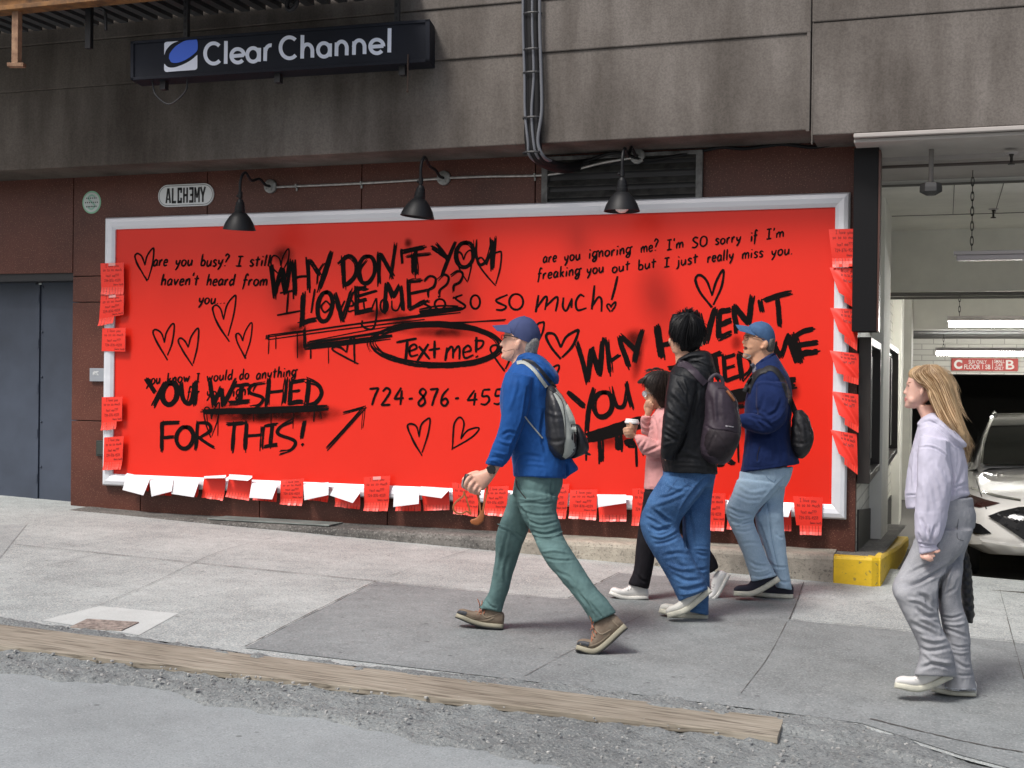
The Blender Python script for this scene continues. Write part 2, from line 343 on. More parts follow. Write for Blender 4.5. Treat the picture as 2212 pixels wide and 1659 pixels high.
# ------------------------------------------------------------------ the building
BLD = thing('building', 'brown granite building with concrete band above and parking garage opening', 'building', (-4, 0, 0))
def granite():
    m = mat('brown_granite', (.085, .027, .018), .45, spec=.35, var=.3, vscale=1.6, speck=.7, speck_scale=95, speck_col=(.24, .12, .08), speck_thr=.59, bump=.05, bscale=100)
    return m
M_gran = granite()
def streaky(name, col, dark, rough=.9):
    m = bpy.data.materials.new(name); m.use_nodes = True; N = m.node_tree.nodes; L = m.node_tree.links; b = N['Principled BSDF']; b.inputs['Roughness'].default_value = rough; b.inputs['Specular IOR Level'].default_value = .2
    tc = N.new('ShaderNodeTexCoord')
    def nz(s, det, st=(1, 1, 1), r=.6):
        mp = N.new('ShaderNodeMapping'); mp.inputs['Scale'].default_value = st; L.new(tc.outputs['Object'], mp.inputs[0])
        n = N.new('ShaderNodeTexNoise'); n.inputs['Scale'].default_value = s; n.inputs['Detail'].default_value = det; n.inputs['Roughness'].default_value = r; L.new(mp.outputs[0], n.inputs[0]); return n.outputs[0]
    def ramp(o, a, ca, b_, cb):
        r = N.new('ShaderNodeValToRGB'); e = r.color_ramp.elements; e[0].position = a; e[1].position = b_; e[0].color = (*ca, 1); e[1].color = (*cb, 1); L.new(o, r.inputs[0]); return r.outputs[0]
    def mul(f, a, c):
        x = N.new('ShaderNodeMix'); x.data_type = 'RGBA'; x.blend_type = 'MULTIPLY'; x.inputs[0].default_value = f; L.new(a, x.inputs[6]); L.new(c, x.inputs[7]); return x.outputs[2]
    o = ramp(nz(.55, 6), .35, dark, .68, col)
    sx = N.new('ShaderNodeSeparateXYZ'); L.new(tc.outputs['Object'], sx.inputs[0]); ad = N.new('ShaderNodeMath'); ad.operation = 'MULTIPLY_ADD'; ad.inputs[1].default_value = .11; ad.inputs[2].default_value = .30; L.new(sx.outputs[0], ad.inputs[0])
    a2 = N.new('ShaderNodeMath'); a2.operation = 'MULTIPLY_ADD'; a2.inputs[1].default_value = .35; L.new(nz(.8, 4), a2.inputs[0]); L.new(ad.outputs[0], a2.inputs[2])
    o = mul(1.0, o, ramp(a2.outputs[0], -.1, (.60, .56, .51), .62, (1, 1, 1)))  # darker towards the left: grime, with the scaffold shed's shade put into the colour
    o = mul(.75, o, ramp(nz(2.2, 5, (1, 1, .16), .65), .34, (.42, .40, .38), .60, (1, 1, 1)))
    o = mul(.5, o, ramp(nz(.9, 3, (1.6, 1, .5)), .40, (.5, .48, .46), .58, (1, 1, 1)))
    o = mul(.45, o, ramp(nz(75, 3), .32, (.45, .45, .45), .62, (1, 1, 1)))
    L.new(o, b.inputs['Base Color'])
    bp = N.new('ShaderNodeBump'); bp.inputs['Strength'].default_value = .35; bp.inputs['Distance'].default_value = .004; L.new(nz(80, 4), bp.inputs['Height']); L.new(bp.outputs[0], b.inputs['Normal'])
    return m
M_conc = streaky('stained_shaded_concrete', (.245, .223, .206), (.145, .13, .118))
M_conc2 = streaky('grey_concrete', (.34, .31, .29), (.22, .20, .19))
M_dark = mat('black_paint', (.012, .012, .014), .5)
XL = -16.0; XR = -0.602; ZS = 3.15
# granite panels with open joints over a dark backing; the doorway is left open
wl = MB(); M_back = mat('dark_backing', (.01, .008, .008), .9)
DX0, DX1, DZ = -9.6, -7.497, 2.285
joints_top = [-16, -12.6, -10.4, DX1, -6.1, -4.62, -3.1, XR]
zrow = 1.95
def panel(x0, x1, z0, z1, g=.004): wl.bb((x0+g, -.0, z0+g), (x1-g, .10, z1-g))
for i in range(len(joints_top)-1):
    x0, x1 = joints_top[i], joints_top[i+1]
    if x1 <= DX1+.01 and x0 >= -10.5: panel(x0, x1, DZ, ZS+.1)
    else:
        panel(x0, x1, DZ-.03 if x0 > DX1-.1 else DZ, ZS+.1)
jb = [DX1, -6.75, -5.55, -4.35, -3.1, -1.9, XR]
for i in range(len(jb)-1):
    zs = [-.4, .95, 2.02, DZ-.03] if i == 0 else [-.4, DZ-.03]
    for a, b in zip(zs, zs[1:]): panel(jb[i], jb[i+1], a, b)
panel(-16, DX0, -.4, DZ)
obj('granite_wall', wl, M_gran, BLD, bevel=.003)
bk = MB(); bk.bb((DX1+.0, .10, -.5), (XR-.02, .30, ZS+.2)); bk.bb((-16, .10, DZ+.04), (DX1, .30, ZS+.2)); bk.bb((-16, .10, -.5), (DX0, .3, DZ))
obj('wall_backing', bk, M_back, BLD)
# side of the end of the wall (into the garage) and concrete band
fa = MB(); YF = -.50
fa.bb((XL, YF, ZS), (-.918, 1.2, 3.83)); fa.bb((-.912, YF, 3.11), (9, 1.0, 3.90))
fa.bb((XL, YF-.016, 3.83), (-.918, 1.2, 4.22)); fa.bb((XL, YF-.03, 4.222), (-.918, 1.2, 6.2)); fa.bb((-.912, YF-.010, 3.902), (9, 1.0, 6.2))
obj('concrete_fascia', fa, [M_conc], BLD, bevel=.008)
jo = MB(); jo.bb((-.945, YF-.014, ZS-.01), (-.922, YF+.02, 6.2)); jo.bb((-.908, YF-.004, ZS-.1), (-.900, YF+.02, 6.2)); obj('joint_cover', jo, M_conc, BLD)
# steel door in its recess
dr = MB(); DZ0 = gz(-8.5, 0)-.05
dr.bb((-8.02, .22, DZ0), (DX1-.02, .27, DZ-.06)); M_door = mat('blue_grey_paint', (.045, .057, .082), .55, var=.25, vscale=2.0, bump=.05, bscale=30)
DOOR = obj('steel_door', dr, M_door, BLD, bevel=.004)
h = MB()
for k in range(5): h.bb((-8.06, .20, .35+k*.42), (-8.03, .225, .43+k*.42)); h.sphere((-8.0, .215, .5+k*.42), .010, 8)
h.bb((-8.075, .205, DZ0), (-8.025, .24, DZ-.08)); obj('hinge', h, M_door, DOOR)
pn = MB(); pn.bb((-9.6, .215, DZ0), (-8.08, .26, DZ-.06)); obj('side_panel', pn, M_door, BLD, bevel=.004)
rv = MB(); rv.bb((DX0, .02, DZ-.065), (DX1, .30, DZ+.035)); rv.bb((DX1-.02, .10, -.4), (DX1-.002, .30, DZ)); obj('door_frame', rv, M_dark, BLD)
# louvred vent
v0 = onwall(1171, 431, -.02); v1 = onwall(1519, 324, -.02); VX0, VX1, VZ0, VZ1 = v0[0], v1[0], 2.70, 3.13
vt = MB(); vt.bb((VX0, -.012, VZ0), (VX1, .0, VZ1)); VENT = obj('vent', vt, M_dark, BLD)
vf = MB()
for a, b in (((VX0, -.05, VZ0), (VX1, -.013, VZ0+.055)), ((VX0, -.05, VZ1-.03), (VX1, -.013, VZ1)), ((VX0, -.048, VZ0+.05), (VX0+.05, -.013, VZ1-.02)), ((VX1-.05, -.048, VZ0+.05), (VX1, -.013, VZ1-.02))): vf.bb(a, b)
M_ventf = mat('grimy_grey_paint', (.20, .20, .195), .75, col2=(.035, .033, .03), vscale=9)
obj('vent_frame', vf, M_ventf, VENT, bevel=.004)
vs_ = MB()
for k, z in enumerate((.10, .19, .29, .37)):
    vs_.hexa([(VX0+.05, -.045, VZ0+z), (VX1-.05, -.045, VZ0+z), (VX1-.05, -.015, VZ0+z+.045), (VX0+.05, -.015, VZ0+z+.045)], [(VX0+.05, -.045, VZ0+z+.008), (VX1-.05, -.045, VZ0+z+.008), (VX1-.05, -.015, VZ0+z+.055), (VX0+.05, -.015, VZ0+z+.055)])
obj('vent_slat', vs_, mat('sooty_metal', (.010, .010, .009), .9, col2=(.05, .048, .044), vscale=14), VENT)

# ledge along the foot of the wall, yellow at its garage end
LZ = .147; LY = -.30
lx0, lx1, lx2 = -7.2, -.728, -.40
def ledge_top(x): return max(LZ, gz(x, LY)+.003)
lg = MB()
xs_ = [-7.3+(k/60)*(7.3-.735) for k in range(61)]
ring = []
for i, x in enumerate(xs_):
    wv = .010*noise.noise(Vector((x*4, 1, 0)))+.006*noise.noise(Vector((x*17, 2, 0)))
    t = ledge_top(x)+.004*noise.noise(Vector((x*9, 5, 0))); bt = gz(x, LY)-.08
    ring.append([(x, .0, t+.006), (x, LY+.035+wv, t), (x, LY+.012+wv, t-.012), (x, LY+wv, t-.035), (x, LY-.005+wv, bt), (x, .0, bt)])
vs = [p for r in ring for p in r]; fs = []
for i in range(len(ring)-1):
    for k in range(5): a = i*6; fs.append((a+k, a+k+6, a+k+7, a+k+1))
fs += [tuple(range(6)), tuple(range(len(vs)-6, len(vs)))[::-1]]
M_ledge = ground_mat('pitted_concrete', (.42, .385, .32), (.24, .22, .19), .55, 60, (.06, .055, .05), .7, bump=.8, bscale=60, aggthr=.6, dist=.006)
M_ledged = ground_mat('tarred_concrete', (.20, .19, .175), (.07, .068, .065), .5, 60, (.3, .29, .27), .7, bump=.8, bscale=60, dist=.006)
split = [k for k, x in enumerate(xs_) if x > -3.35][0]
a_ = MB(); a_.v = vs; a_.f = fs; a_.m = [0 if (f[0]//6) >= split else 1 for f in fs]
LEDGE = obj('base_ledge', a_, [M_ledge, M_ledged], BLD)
M_yel = mat('chipped_yellow_paint', (.72, .47, .015), .6, var=.12, vscale=12, speck=.7, speck_scale=34, speck_col=(.20, .16, .07), speck_thr=.61, bump=.4, bscale=60)
ye = MB(); yt = LZ-.004
corner = [(-.732, LY-.004), (-.47, LY-.012), (-.425, LY+.03), (-.405, LY+.10)]
path = corner + [(-.385, .35), (-.36, 1.2), (-.345, 2.4), (-.34, 4.5)]
path = [(-.732, LY-.004)]+[tuple(p) for p in crspline([np.array(p) for p in path[1:]], 4)]
ytz = lambda y: yt-.085*max(0, y+.1)
vs = []
for (x, y) in path:
    wv = .012*noise.noise(Vector((x*20, y*12, 0)))
    vs += [(x, y, gz(x, y)-.1-.05*max(0, y)), (x, y, ytz(y)-.02+wv*.5), (x-.012 if y > LY+.05 else x, y+.012, ytz(y)+wv*.4), (min(x-.05, -.45) if y > LY+.06 else min(x, -.5), y+.09 if y < LY+.06 else y, ytz(y)+.002)]
fs = []
for i in range(len(path)-1):
    for k in range(3): a = i*4; fs.append((a+k, a+k+4, a+k+5, a+k+1))
ye.add(vs, fs); obj('yellow_kerb_end', ye, M_yel, LEDGE)
ft = MB()   # concrete top of the kerb returning into the garage
ft.add([(-.735, LY+.05, LZ-.006), (-.44, LY+.09, LZ-.006), (-.40, .35, LZ-.03), (-.36, 4.5, LZ-.27), (-.62, 4.5, LZ-.27), (-.62, .0, LZ-.006), (-.735, 0, LZ-.006)], [tuple(range(7))])
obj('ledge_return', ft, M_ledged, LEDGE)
# loose sheet lying on the ledge
sq = [onplane(*p, (0, 0, 1), LZ+.012) for p in ((470, 1116), (560, 1112), (728, 1127), (722, 1132))]
s0 = MB(); a, b = onplane(455, 1118, (0, 0, 1), LZ+.016), onplane(729, 1130, (0, 0, 1), LZ+.016)
s0.hexa([(a[0], -.26, LZ+.006), (b[0], -.27, LZ+.006), (b[0]+.02, -.06, LZ+.006), (a[0]+.05, -.04, LZ+.006)], [(a[0], -.26, LZ+.018), (b[0], -.27, LZ+.018), (b[0]+.02, -.06, LZ+.018), (a[0]+.05, -.04, LZ+.018)])
tag(obj('metal_sheet', s0, mat('green_grey_sheet', (.16, .18, .17), .5, var=.3, vscale=5), loc=((a+b)/2), bevel=.002), 'thin grey metal sheet lying on the wall ledge', 'metal sheet')

# ------------------------------------------------------------------ parking garage
M_cream = mat('cream_paint', (.72, .71, .65), .7, var=.08, vscale=2.5, bump=.08, bscale=25)
M_soff = mat('soffit_paint', (.37, .345, .325), .75, var=.12, vscale=2)
def brickmat(name, c, mortar, sc=1.0, rowh=.1, bw=.4):
    m = bpy.data.materials.new(name); m.use_nodes = True; N = m.node_tree.nodes; L = m.node_tree.links; b = N['Principled BSDF']; b.inputs['Roughness'].default_value = .6
    tc = N.new('ShaderNodeTexCoord'); sp = N.new('ShaderNodeSeparateXYZ'); cb = N.new('ShaderNodeCombineXYZ'); ad = N.new('ShaderNodeMath'); ad.operation = 'ADD'
    L.new(tc.outputs['Object'], sp.inputs[0]); L.new(sp.outputs[0], ad.inputs[0]); L.new(sp.outputs[1], ad.inputs[1]); L.new(ad.outputs[0], cb.inputs[0]); L.new(sp.outputs[2], cb.inputs[1])
    br = N.new('ShaderNodeTexBrick'); br.inputs['Scale'].default_value = sc; br.inputs['Brick Width'].default_value = bw; br.inputs['Row Height'].default_value = rowh; br.inputs['Mortar Size'].default_value = .008
    br.inputs['Color1'].default_value = (*c, 1); br.inputs['Color2'].default_value = (*[k*.9 for k in c], 1); br.inputs['Mortar'].default_value = (*mortar, 1); L.new(cb.outputs[0], br.inputs[0])
    L.new(br.outputs['Color'], b.inputs['Base Color'])
    bp = N.new('ShaderNodeBump'); bp.inputs['Strength'].default_value = .6; bp.inputs['Distance'].default_value = .008; bp.invert = True; L.new(br.outputs['Fac'], bp.inputs['Height']); L.new(bp.outputs[0], b.inputs['Normal'])
    return m
M_block = brickmat('painted_block', (.60, .59, .53), (.36, .35, .31), 1.0, .10, .40)
def fz(y): return -.075 - .066*max(0, y)          # the ramp down
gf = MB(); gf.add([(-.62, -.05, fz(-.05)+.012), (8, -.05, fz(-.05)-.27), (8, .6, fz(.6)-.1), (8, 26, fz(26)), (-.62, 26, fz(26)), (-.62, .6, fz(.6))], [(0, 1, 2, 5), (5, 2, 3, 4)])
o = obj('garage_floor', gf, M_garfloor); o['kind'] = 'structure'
sw = MB(); sw.bb((-.90, .10, -1.2), (-.602, 10.6, 3.4)); obj('garage_side_wall', sw, M_block, BLD)
vsb = [(-.588, .12, -1.2), (-.588, .12, .44), (-.588, 2.2, .26), (-.588, 5, .07), (-.588, 10.5, -.1), (-.588, 10.5, -1.2)]
bs = MB(); bs.prism([np.array(p)+np.array([-.02, 0, 0]) for p in vsb], (.02, 0, 0)); obj('black_dado', bs, mat('dado_paint', (.02, .02, .018), .5), BLD)
for y0, y1, x1 in ((1.75, 3.05, -.50), (6.4, 7.3, -.50), (9.6, 10.6, -.46)):
    pil = MB(); pil.bb((-.61, y0, -1), (x1, y1, 3.2)); obj('garage_pilaster', pil, M_cream, BLD, bevel=.006)
ce = MB(); ce.bb((-.9, .2, 3.02), (8, 1.14, 3.105)); ce.bb((-.9, 1.16, 2.98), (8, 4.3, 3.2), 1); obj('garage_ceiling', ce, [M_soff, M_cream], BLD)
cl = MB()
for x in (.05, .42, .79, 1.16, 1.53, 1.9, 2.27): cl.bb((x, 1.17, 2.976), (x+.006, 3.05, 2.981))
cl.bb((-.6, 3.05, 2.974), (8, 3.062, 2.982)); cl.bb((-.6, 1.138, 2.972), (8, 1.152, 2.99)); obj('ceiling_joint', cl, mat('joint_grey', (.16, .155, .14), .9), BLD)
be = MB(); be.bb((-.9, 4.3, 2.335), (8, 5.0, 3.2)); be.bb((-.9, 10.6, 2.21), (8, 11.3, 3.3)); be.bb((-.9, 5.0, 2.9), (8, 10.6, 3.2)); obj('garage_beam', be, M_cream, BLD, bevel=.01)
bw = MB(); bw.bb((-3, 14.6, 1.56), (9, 14.9, 2.9)); obj('block_wall', bw, M_block, BLD)
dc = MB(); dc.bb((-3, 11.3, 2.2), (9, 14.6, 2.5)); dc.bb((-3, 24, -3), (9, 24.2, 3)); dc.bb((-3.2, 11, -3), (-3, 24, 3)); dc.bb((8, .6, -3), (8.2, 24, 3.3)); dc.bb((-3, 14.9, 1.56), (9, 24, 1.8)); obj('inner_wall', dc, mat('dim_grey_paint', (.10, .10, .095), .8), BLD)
li = MB(); li.bb((-.62, -.515, 3.078), (9, -.47, 3.108)); li.bb((-.62, -.47, 3.05), (9, .2, 3.078)); obj('soffit_lip', li, M_soff, BLD, bevel=.006)
pc = MB(); pc.tube([(-.6, .28, 2.995), (9, .28, 2.985)], .012, 8); obj('ceiling_pipe', pc, mat('brown_pipe', (.07, .055, .05), .5), BLD)
# ------------------------------------------------------------------ billboard
BX0, BX1, BZ0, BZ1 = -7.113, -.6685, .380, 2.7686
FW, FD = .105, .075                                # frame width and depth
BB = thing('billboard', 'wide red billboard with silver frame covered in black scrawled love messages', 'billboard', (-3.9, 0, .38))
M_red = mat('red_vinyl', (.70, .022, .0095), .34, spec=.4, var=.03, vscale=1.5)
M_red.node_tree.nodes['Principled BSDF'].inputs['Specular IOR Level'].default_value = .35
M_alu = mat('brushed_aluminium', (.70, .72, .76), .42, metal=.25, spec=.5, var=.05, vscale=2, vstretch=(.3, 6, 6))
YB = -.035
pb = MB(); pb.bb((BX0+FW-.02, YB, BZ0+FW-.02), (BX1-FW+.02, -.004, BZ1-FW+.02)); PANEL = obj('panel', pb, M_red, BB)
def framebar(a0, a1, inn0, inn1):  # mitred, bevelled profile: outer edge, raised crown, inner edge
    def prof(o, i):
        o = np.array([o[0], 0, o[1]]); i = np.array([i[0], 0, i[1]]); L = []
        for t, y in ((0, -.004), (0, -.045), (.12, -.066), (.40, -.074), (.75, -.066), (1, -.050), (1, -.004)):
            p = o+(i-o)*t; L.append((p[0], y, p[2]))
        return L
    A, B = prof(a0, inn0), prof(a1, inn1); n = len(A); mb = MB()
    mb.add(A+B, [(k, (k+1) % n, n+(k+1) % n, n+k) for k in range(n)]+[tuple(range(n))[::-1], tuple(range(n, 2*n))])
    return mb
e = .001
I0, I1, K0, K1 = BX0+FW, BX1-FW, BZ0+FW, BZ1-FW
xm = -4.05; xq = -2.55; xr = -5.6
for a0, a1, i0, i1 in (((BX0, BZ0), (BX0, BZ1), (I0, K0), (I0, K1)), ((BX1, BZ1), (BX1, BZ0), (I1, K1), (I1, K0)),
                       ((BX0, BZ1), (xr, BZ1), (I0, K1), (xr, K1)), ((xr+e, BZ1), (xq, BZ1), (xr+e, K1), (xq, K1)), ((xq+e, BZ1), (BX1, BZ1), (xq+e, K1), (I1, K1)),
                       ((xm, BZ0), (BX0, BZ0), (xm, K0), (I0, K0)), ((BX1, BZ0), (xm+e, BZ0), (I1, K0), (xm+e, K0))):
    obj('frame_bar', framebar(a0, a1, i0, i1), M_alu, BB)
M_ink = mat('black_paint_stroke', (.007, .006, .006), .8, spec=.05)
_lev = [0]
class Ink:
    def __init__(s): s.mb = MB()
    def ribbon(s, pts, wd, rough=0.0):
        """pts in photo px; wd px; laid on the vinyl a fraction of a millimetre proud"""
        _lev[0] = (_lev[0]+1) % 60; y = YB-.0012-.00005*_lev[0]
        P = [np.array(p, float) for p in pts]; n = len(P); vs = []
        for i, p in enumerate(P):
            t = P[min(i+1, n-1)]-P[max(i-1, 0)]; t = t/(np.linalg.norm(t)+1e-9); nn = np.array([-t[1], t[0]])
            u = i/(n-1); w_ = (wd(u) if callable(wd) else wd)*.5*(1+rough*rnd.uniform(-1, 1))
            vs += [onwall(*(p+nn*w_), y), onwall(*(p-nn*w_), y)]
        s.mb.add(vs, [(2*i, 2*i+2, 2*i+3, 2*i+1) for i in range(n-1)])
    def pen(s, pts, wd=4.0, ghost=.0, sub=6):
        P = crspline(pts, sub) if len(pts) > 2 else [np.array(pts[0], float)+(np.array(pts[1], float)-np.array(pts[0], float))*t for t in (0, .25, .5, .75, 1)]
        tap = lambda u: wd*(.72+.28*min(1, 6*u, 6*(1-u)))
        s.ribbon(P, tap, .10)
        if ghost:
            o = np.array([rnd.uniform(-1, 1), rnd.uniform(-1, 1)])*ghost
            s.ribbon([p+o for p in P], lambda u: wd*.45, .15)
    def brush(s, pts, wd=14.0, n=4, spread=.9):
        P0 = [np.array(p, float) for p in pts]
        if len(P0) == 2: P0 = [P0[0], P0[0]*.66+P0[1]*.34, P0[0]*.33+P0[1]*.67, P0[1]]
        ln = np.linalg.norm(P0[-1]-P0[0])+1e-6
        for k in range(n):
            off = (k/(max(1, n-1))-.5)*wd*spread
            P = [p+np.array([rnd.gauss(0, wd*.07), rnd.gauss(0, wd*.07)]) for p in P0]
            t = P[-1]-P[0]; t = t/(np.linalg.norm(t)+1e-9)
            P[0] = P[0]-t*rnd.uniform(-.04, .10)*min(ln, 60); P[-1] = P[-1]+t*rnd.uniform(-.06, .12)*min(ln, 60)
            Q = crspline(P, 7); m = len(Q); R = []
            for i, q in enumerate(Q):
                tt = Q[min(i+1, m-1)]-Q[max(i-1, 0)]; tt = tt/(np.linalg.norm(tt)+1e-9); R.append(q+np.array([-tt[1], tt[0]])*off)
            w_ = wd*rnd.uniform(.34, .62)
            s.ribbon(R, lambda u: w_*(.55+.45*min(1, 9*u, 9*(1-u))), .16)
def Zs(z, L): return [zp(z, *p) for p in L]
def ell(z, cx, cy, rx, ry, a0=-100, a1=290, tilt=0, n=14):
    ct, s_ = math.cos(math.radians(tilt)), math.sin(math.radians(tilt)); o = []
    for i in range(n+1):
        a = math.radians(a0+(a1-a0)*i/n); x, y = rx*math.cos(a), ry*math.sin(a); o.append(zp(z, cx+x*ct-y*s_, cy+x*s_+y*ct))
    return o
# ---- a single-stroke hand: x to the right, y up, x-height .55, capitals 1
HAND = {
 'a': (.50, [[(.42, .46), (.24, .54), (.06, .32), (.10, .04), (.28, .06), (.42, .34)], [(.43, .52), (.40, .2), (.46, .0)]]),
 'b': (.48, [[(.10, 1.0), (.08, .5), (.07, .02)], [(.07, .3), (.24, .5), (.42, .34), (.36, .06), (.07, .02)]]),
 'c': (.45, [[(.42, .44), (.24, .54), (.06, .3), (.14, .03), (.42, .08)]]),
 'd': (.52, [[(.42, .42), (.22, .5), (.05, .25), (.16, .0), (.42, .2)], [(.46, 1.0), (.43, .5), (.42, .0)]]),
 'e': (.46, [[(.08, .26), (.38, .32), (.34, .52), (.14, .48), (.06, .2), (.18, .0), (.42, .08)]]),
 'f': (.40, [[(.44, .88), (.30, 1.0), (.20, .8), (.15, .2), (.08, -.3)], [(.02, .48), (.40, .52)]]),
 'g': (.52, [[(.46, .50), (.20, .54), (.06, .3), (.16, .06), (.40, .2), (.46, .48)], [(.46, .48), (.42, -.1), (.28, -.34), (.08, -.28), (.16, -.1), (.5, .02)], [(.40, .5), (.66, .6)]]),
 'h': (.48, [[(.12, 1.0), (.08, .5), (.06, .0)], [(.07, .26), (.24, .52), (.38, .44), (.40, .0)]]),
 'i': (.22, [[(.12, .5), (.09, .0)], [(.13, .74), (.15, .82)]]),
 'j': (.26, [[(.18, .5), (.16, -.1), (.0, -.34)], [(.18, .74), (.20, .82)]]),
 'k': (.46, [[(.10, 1.0), (.08, .0)], [(.40, .5), (.10, .24)], [(.14, .28), (.42, .0)]]),
 'l': (.22, [[(.14, 1.0), (.10, .5), (.08, .0)]]),
 'm': (.68, [[(.06, .5), (.05, .0)], [(.06, .28), (.2, .52), (.32, .46), (.33, .0)], [(.33, .28), (.46, .52), (.6, .46), (.62, .0)]]),
 'n': (.48, [[(.07, .52), (.06, .0)], [(.07, .26), (.24, .52), (.38, .46), (.40, .0)]]),
 'o': (.50, [[(.26, .54), (.08, .42), (.06, .14), (.22, .0), (.42, .14), (.43, .4), (.26, .54)]]),
 'r': (.38, [[(.08, .52), (.06, .0)], [(.07, .26), (.20, .5), (.36, .5)]]),
 's': (.40, [[(.38, .48), (.2, .56), (.08, .42), (.22, .28), (.34, .14), (.2, .0), (.02, .06)]]),
 't': (.40, [[(.20, .86), (.17, .3), (.18, .0)], [(.0, .56), (.40, .62)]]),
 'u': (.50, [[(.07, .52), (.07, .14), (.2, .0), (.38, .2), (.42, .52)], [(.42, .52), (.42, .0)]]),
 'v': (.44, [[(.04, .52), (.18, .0)], [(.18, .0), (.42, .54)]]),
 'w': (.66, [[(.04, .52), (.16, .02)], [(.16, .02), (.32, .4)], [(.32, .4), (.44, .02)], [(.44, .02), (.62, .54)]]),
 'x': (.46, [[(.06, .52), (.42, .0)], [(.40, .54), (.02, -.02)]]),
 'y': (.48, [[(.06, .52), (.10, .22), (.24, .16), (.40, .3)], [(.44, .54), (.30, .0), (.08, -.36)]]),
 'I': (.46, [[(.24, 1.0), (.20, .0)], [(.04, .98), (.44, 1.0)], [(.0, .0), (.42, .02)]]),
 'S': (.58, [[(.54, .88), (.3, 1.0), (.08, .8), (.26, .54), (.48, .3), (.3, .02), (.0, .08)]]),
 'O': (.68, [[(.36, 1.0), (.1, .8), (.06, .25), (.28, .0), (.58, .2), (.6, .75), (.36, 1.0)]]),
 'T': (.6, [[(.02, .96), (.62, 1.0)], [(.32, 1.0), (.28, .0)]]),
 '?': (.44, [[(.06, .84), (.22, 1.04), (.42, .86), (.26, .56), (.16, .3)], [(.13, .06), (.15, .0)]]),
 '!': (.2, [[(.16, 1.0), (.10, .34)], [(.08, .08), (.09, .0)]]),
 "'": (.18, [[(.12, 1.05), (.08, .78)]]), '.': (.22, [[(.08, .05), (.11, .0)]]), '-': (.44, [[(.06, .42), (.36, .44)]]), '(': (.2, [[(.2, 1.), (.05, .5), (.16, -.1)]]), ')': (.2, [[(.02, 1.), (.17, .5), (.04, -.1)]]), ' ': (.38, []),
 '7': (.5, [[(.02, .94), (.46, .98)], [(.46, .98), (.3, .5), (.2, .0)]]), '2': (.5, [[(.06, .8), (.24, 1.0), (.42, .8), (.24, .36), (.04, .02)], [(.04, .02), (.48, .04)]]),
 '4': (.5, [[(.34, 1.0), (.04, .34)], [(.04, .34), (.5, .4)], [(.38, .84), (.36, .0)]]), '8': (.48, [[(.38, .9), (.2, 1.0), (.08, .78), (.3, .52), (.4, .2), (.2, .0), (.06, .2), (.28, .52), (.40, .76), (.38, .9)]]),
 '6': (.48, [[(.4, 1.0), (.12, .6), (.08, .16), (.28, .0), (.42, .22), (.28, .42), (.1, .3)]]), '5': (.48, [[(.44, .98), (.12, .96)], [(.12, .96), (.1, .56), (.34, .54), (.42, .26), (.26, .0), (.04, .06)]]),
 '9': (.48, [[(.40, .8), (.22, .98), (.06, .74), (.2, .5), (.40, .72)], [(.42, .9), (.36, .4), (.26, .0)]]),
}
def handtext(txt, put, width, ghost=0.0, jit=.03):
    """lays text from 0 to width (in units where capitals are 1); put(stroke_points)"""
    tot = sum(HAND[c][0]+.10 for c in txt); k = width/tot if width else 1.0; x = 0
    for c in txt:
        wd, strokes = HAND[c]; dy = rnd.uniform(-jit, jit)
        for s_ in strokes: put([((x+px)*k, py+dy) for px, py in s_])
        x += wd+.10
def words(name, items, wd, ghost=1.2, slant=.16, label=None, parent=None):
    for txt, z, x0, y0, x1, y1, h in items:
        ink = Ink(); a = np.array(zp(z, x0, y0)); b = np.array(zp(z, x1, y1)); h = h*ZONES[z][2]
        d = b-a; L = np.linalg.norm(d); d = d/L; up = np.array([d[1], -d[0]]); up = up/np.linalg.norm(up); up = up*h+d*h*slant
        def put(P):
            ink.pen([a+d*px*h+up*py for px, py in P], wd, ghost)
        handtext(txt, put, L/h)
        o = obj(name, ink.mb, M_ink, PANEL)
HN = 'handwritten_word'
words(HN, [('are', 'A', 460, 610, 608, 608, 112), ('you', 'A', 675, 612, 850, 608, 112), ('busy?', 'A', 918, 612, 1198, 610, 112), ('I', 'A', 1268, 613, 1336, 613, 95), ('still', 'A', 1395, 613, 1605, 610, 112)], 4.0)
words(HN, [("haven't", 'A', 535, 797, 908, 797, 112), ('heard', 'A', 978, 799, 1258, 799, 112), ('from', 'A', 1328, 803, 1578, 800, 112)], 4.0)
words(HN, [('you...', 'A', 900, 978, 1172, 974, 108)], 4.0)
words(HN, [('are', 'C', 195, 328, 288, 318, 68), ('you', 'C', 330, 320, 438, 303, 68), ('ignoring', 'C', 484, 300, 760, 262, 68), ('me?', 'C', 815, 262, 932, 243, 68), ("I'm", 'C', 980, 244, 1092, 228, 62), ('SO', 'C', 1140, 233, 1245, 216, 64), ('sorry', 'C', 1285, 212, 1455, 192, 66), ('if', 'C', 1510, 190, 1558, 182, 66), ("I'm", 'C', 1610, 178, 1728, 162, 62)], 3.8)
words(HN, [('freaking', 'C', 160, 432, 436, 402, 68), ('you', 'C', 472, 402, 586, 386, 68), ('out', 'C', 632, 388, 752, 372, 66), ('but', 'C', 797, 372, 918, 355, 66), ('I', 'C', 962, 354, 1006, 348, 56), ('just', 'C', 1042, 345, 1182, 325, 66), ('really', 'C', 1235, 325, 1408, 302, 68), ('miss', 'C', 1455, 303, 1596, 287, 66), ('you.', 'C', 1640, 285, 1785, 270, 68)], 3.8)
words(HN, [('you', 'D', 224, 196, 306, 190, 60), ('know', 'D', 338, 189, 470, 180, 60), ('I', 'D', 502, 180, 525, 178, 46), ('would', 'D', 560, 177, 708, 168, 58), ('do', 'D', 742, 168, 800, 162, 58), ('anything', 'D', 835, 165, 1062, 148, 60)], 3.6, .8)
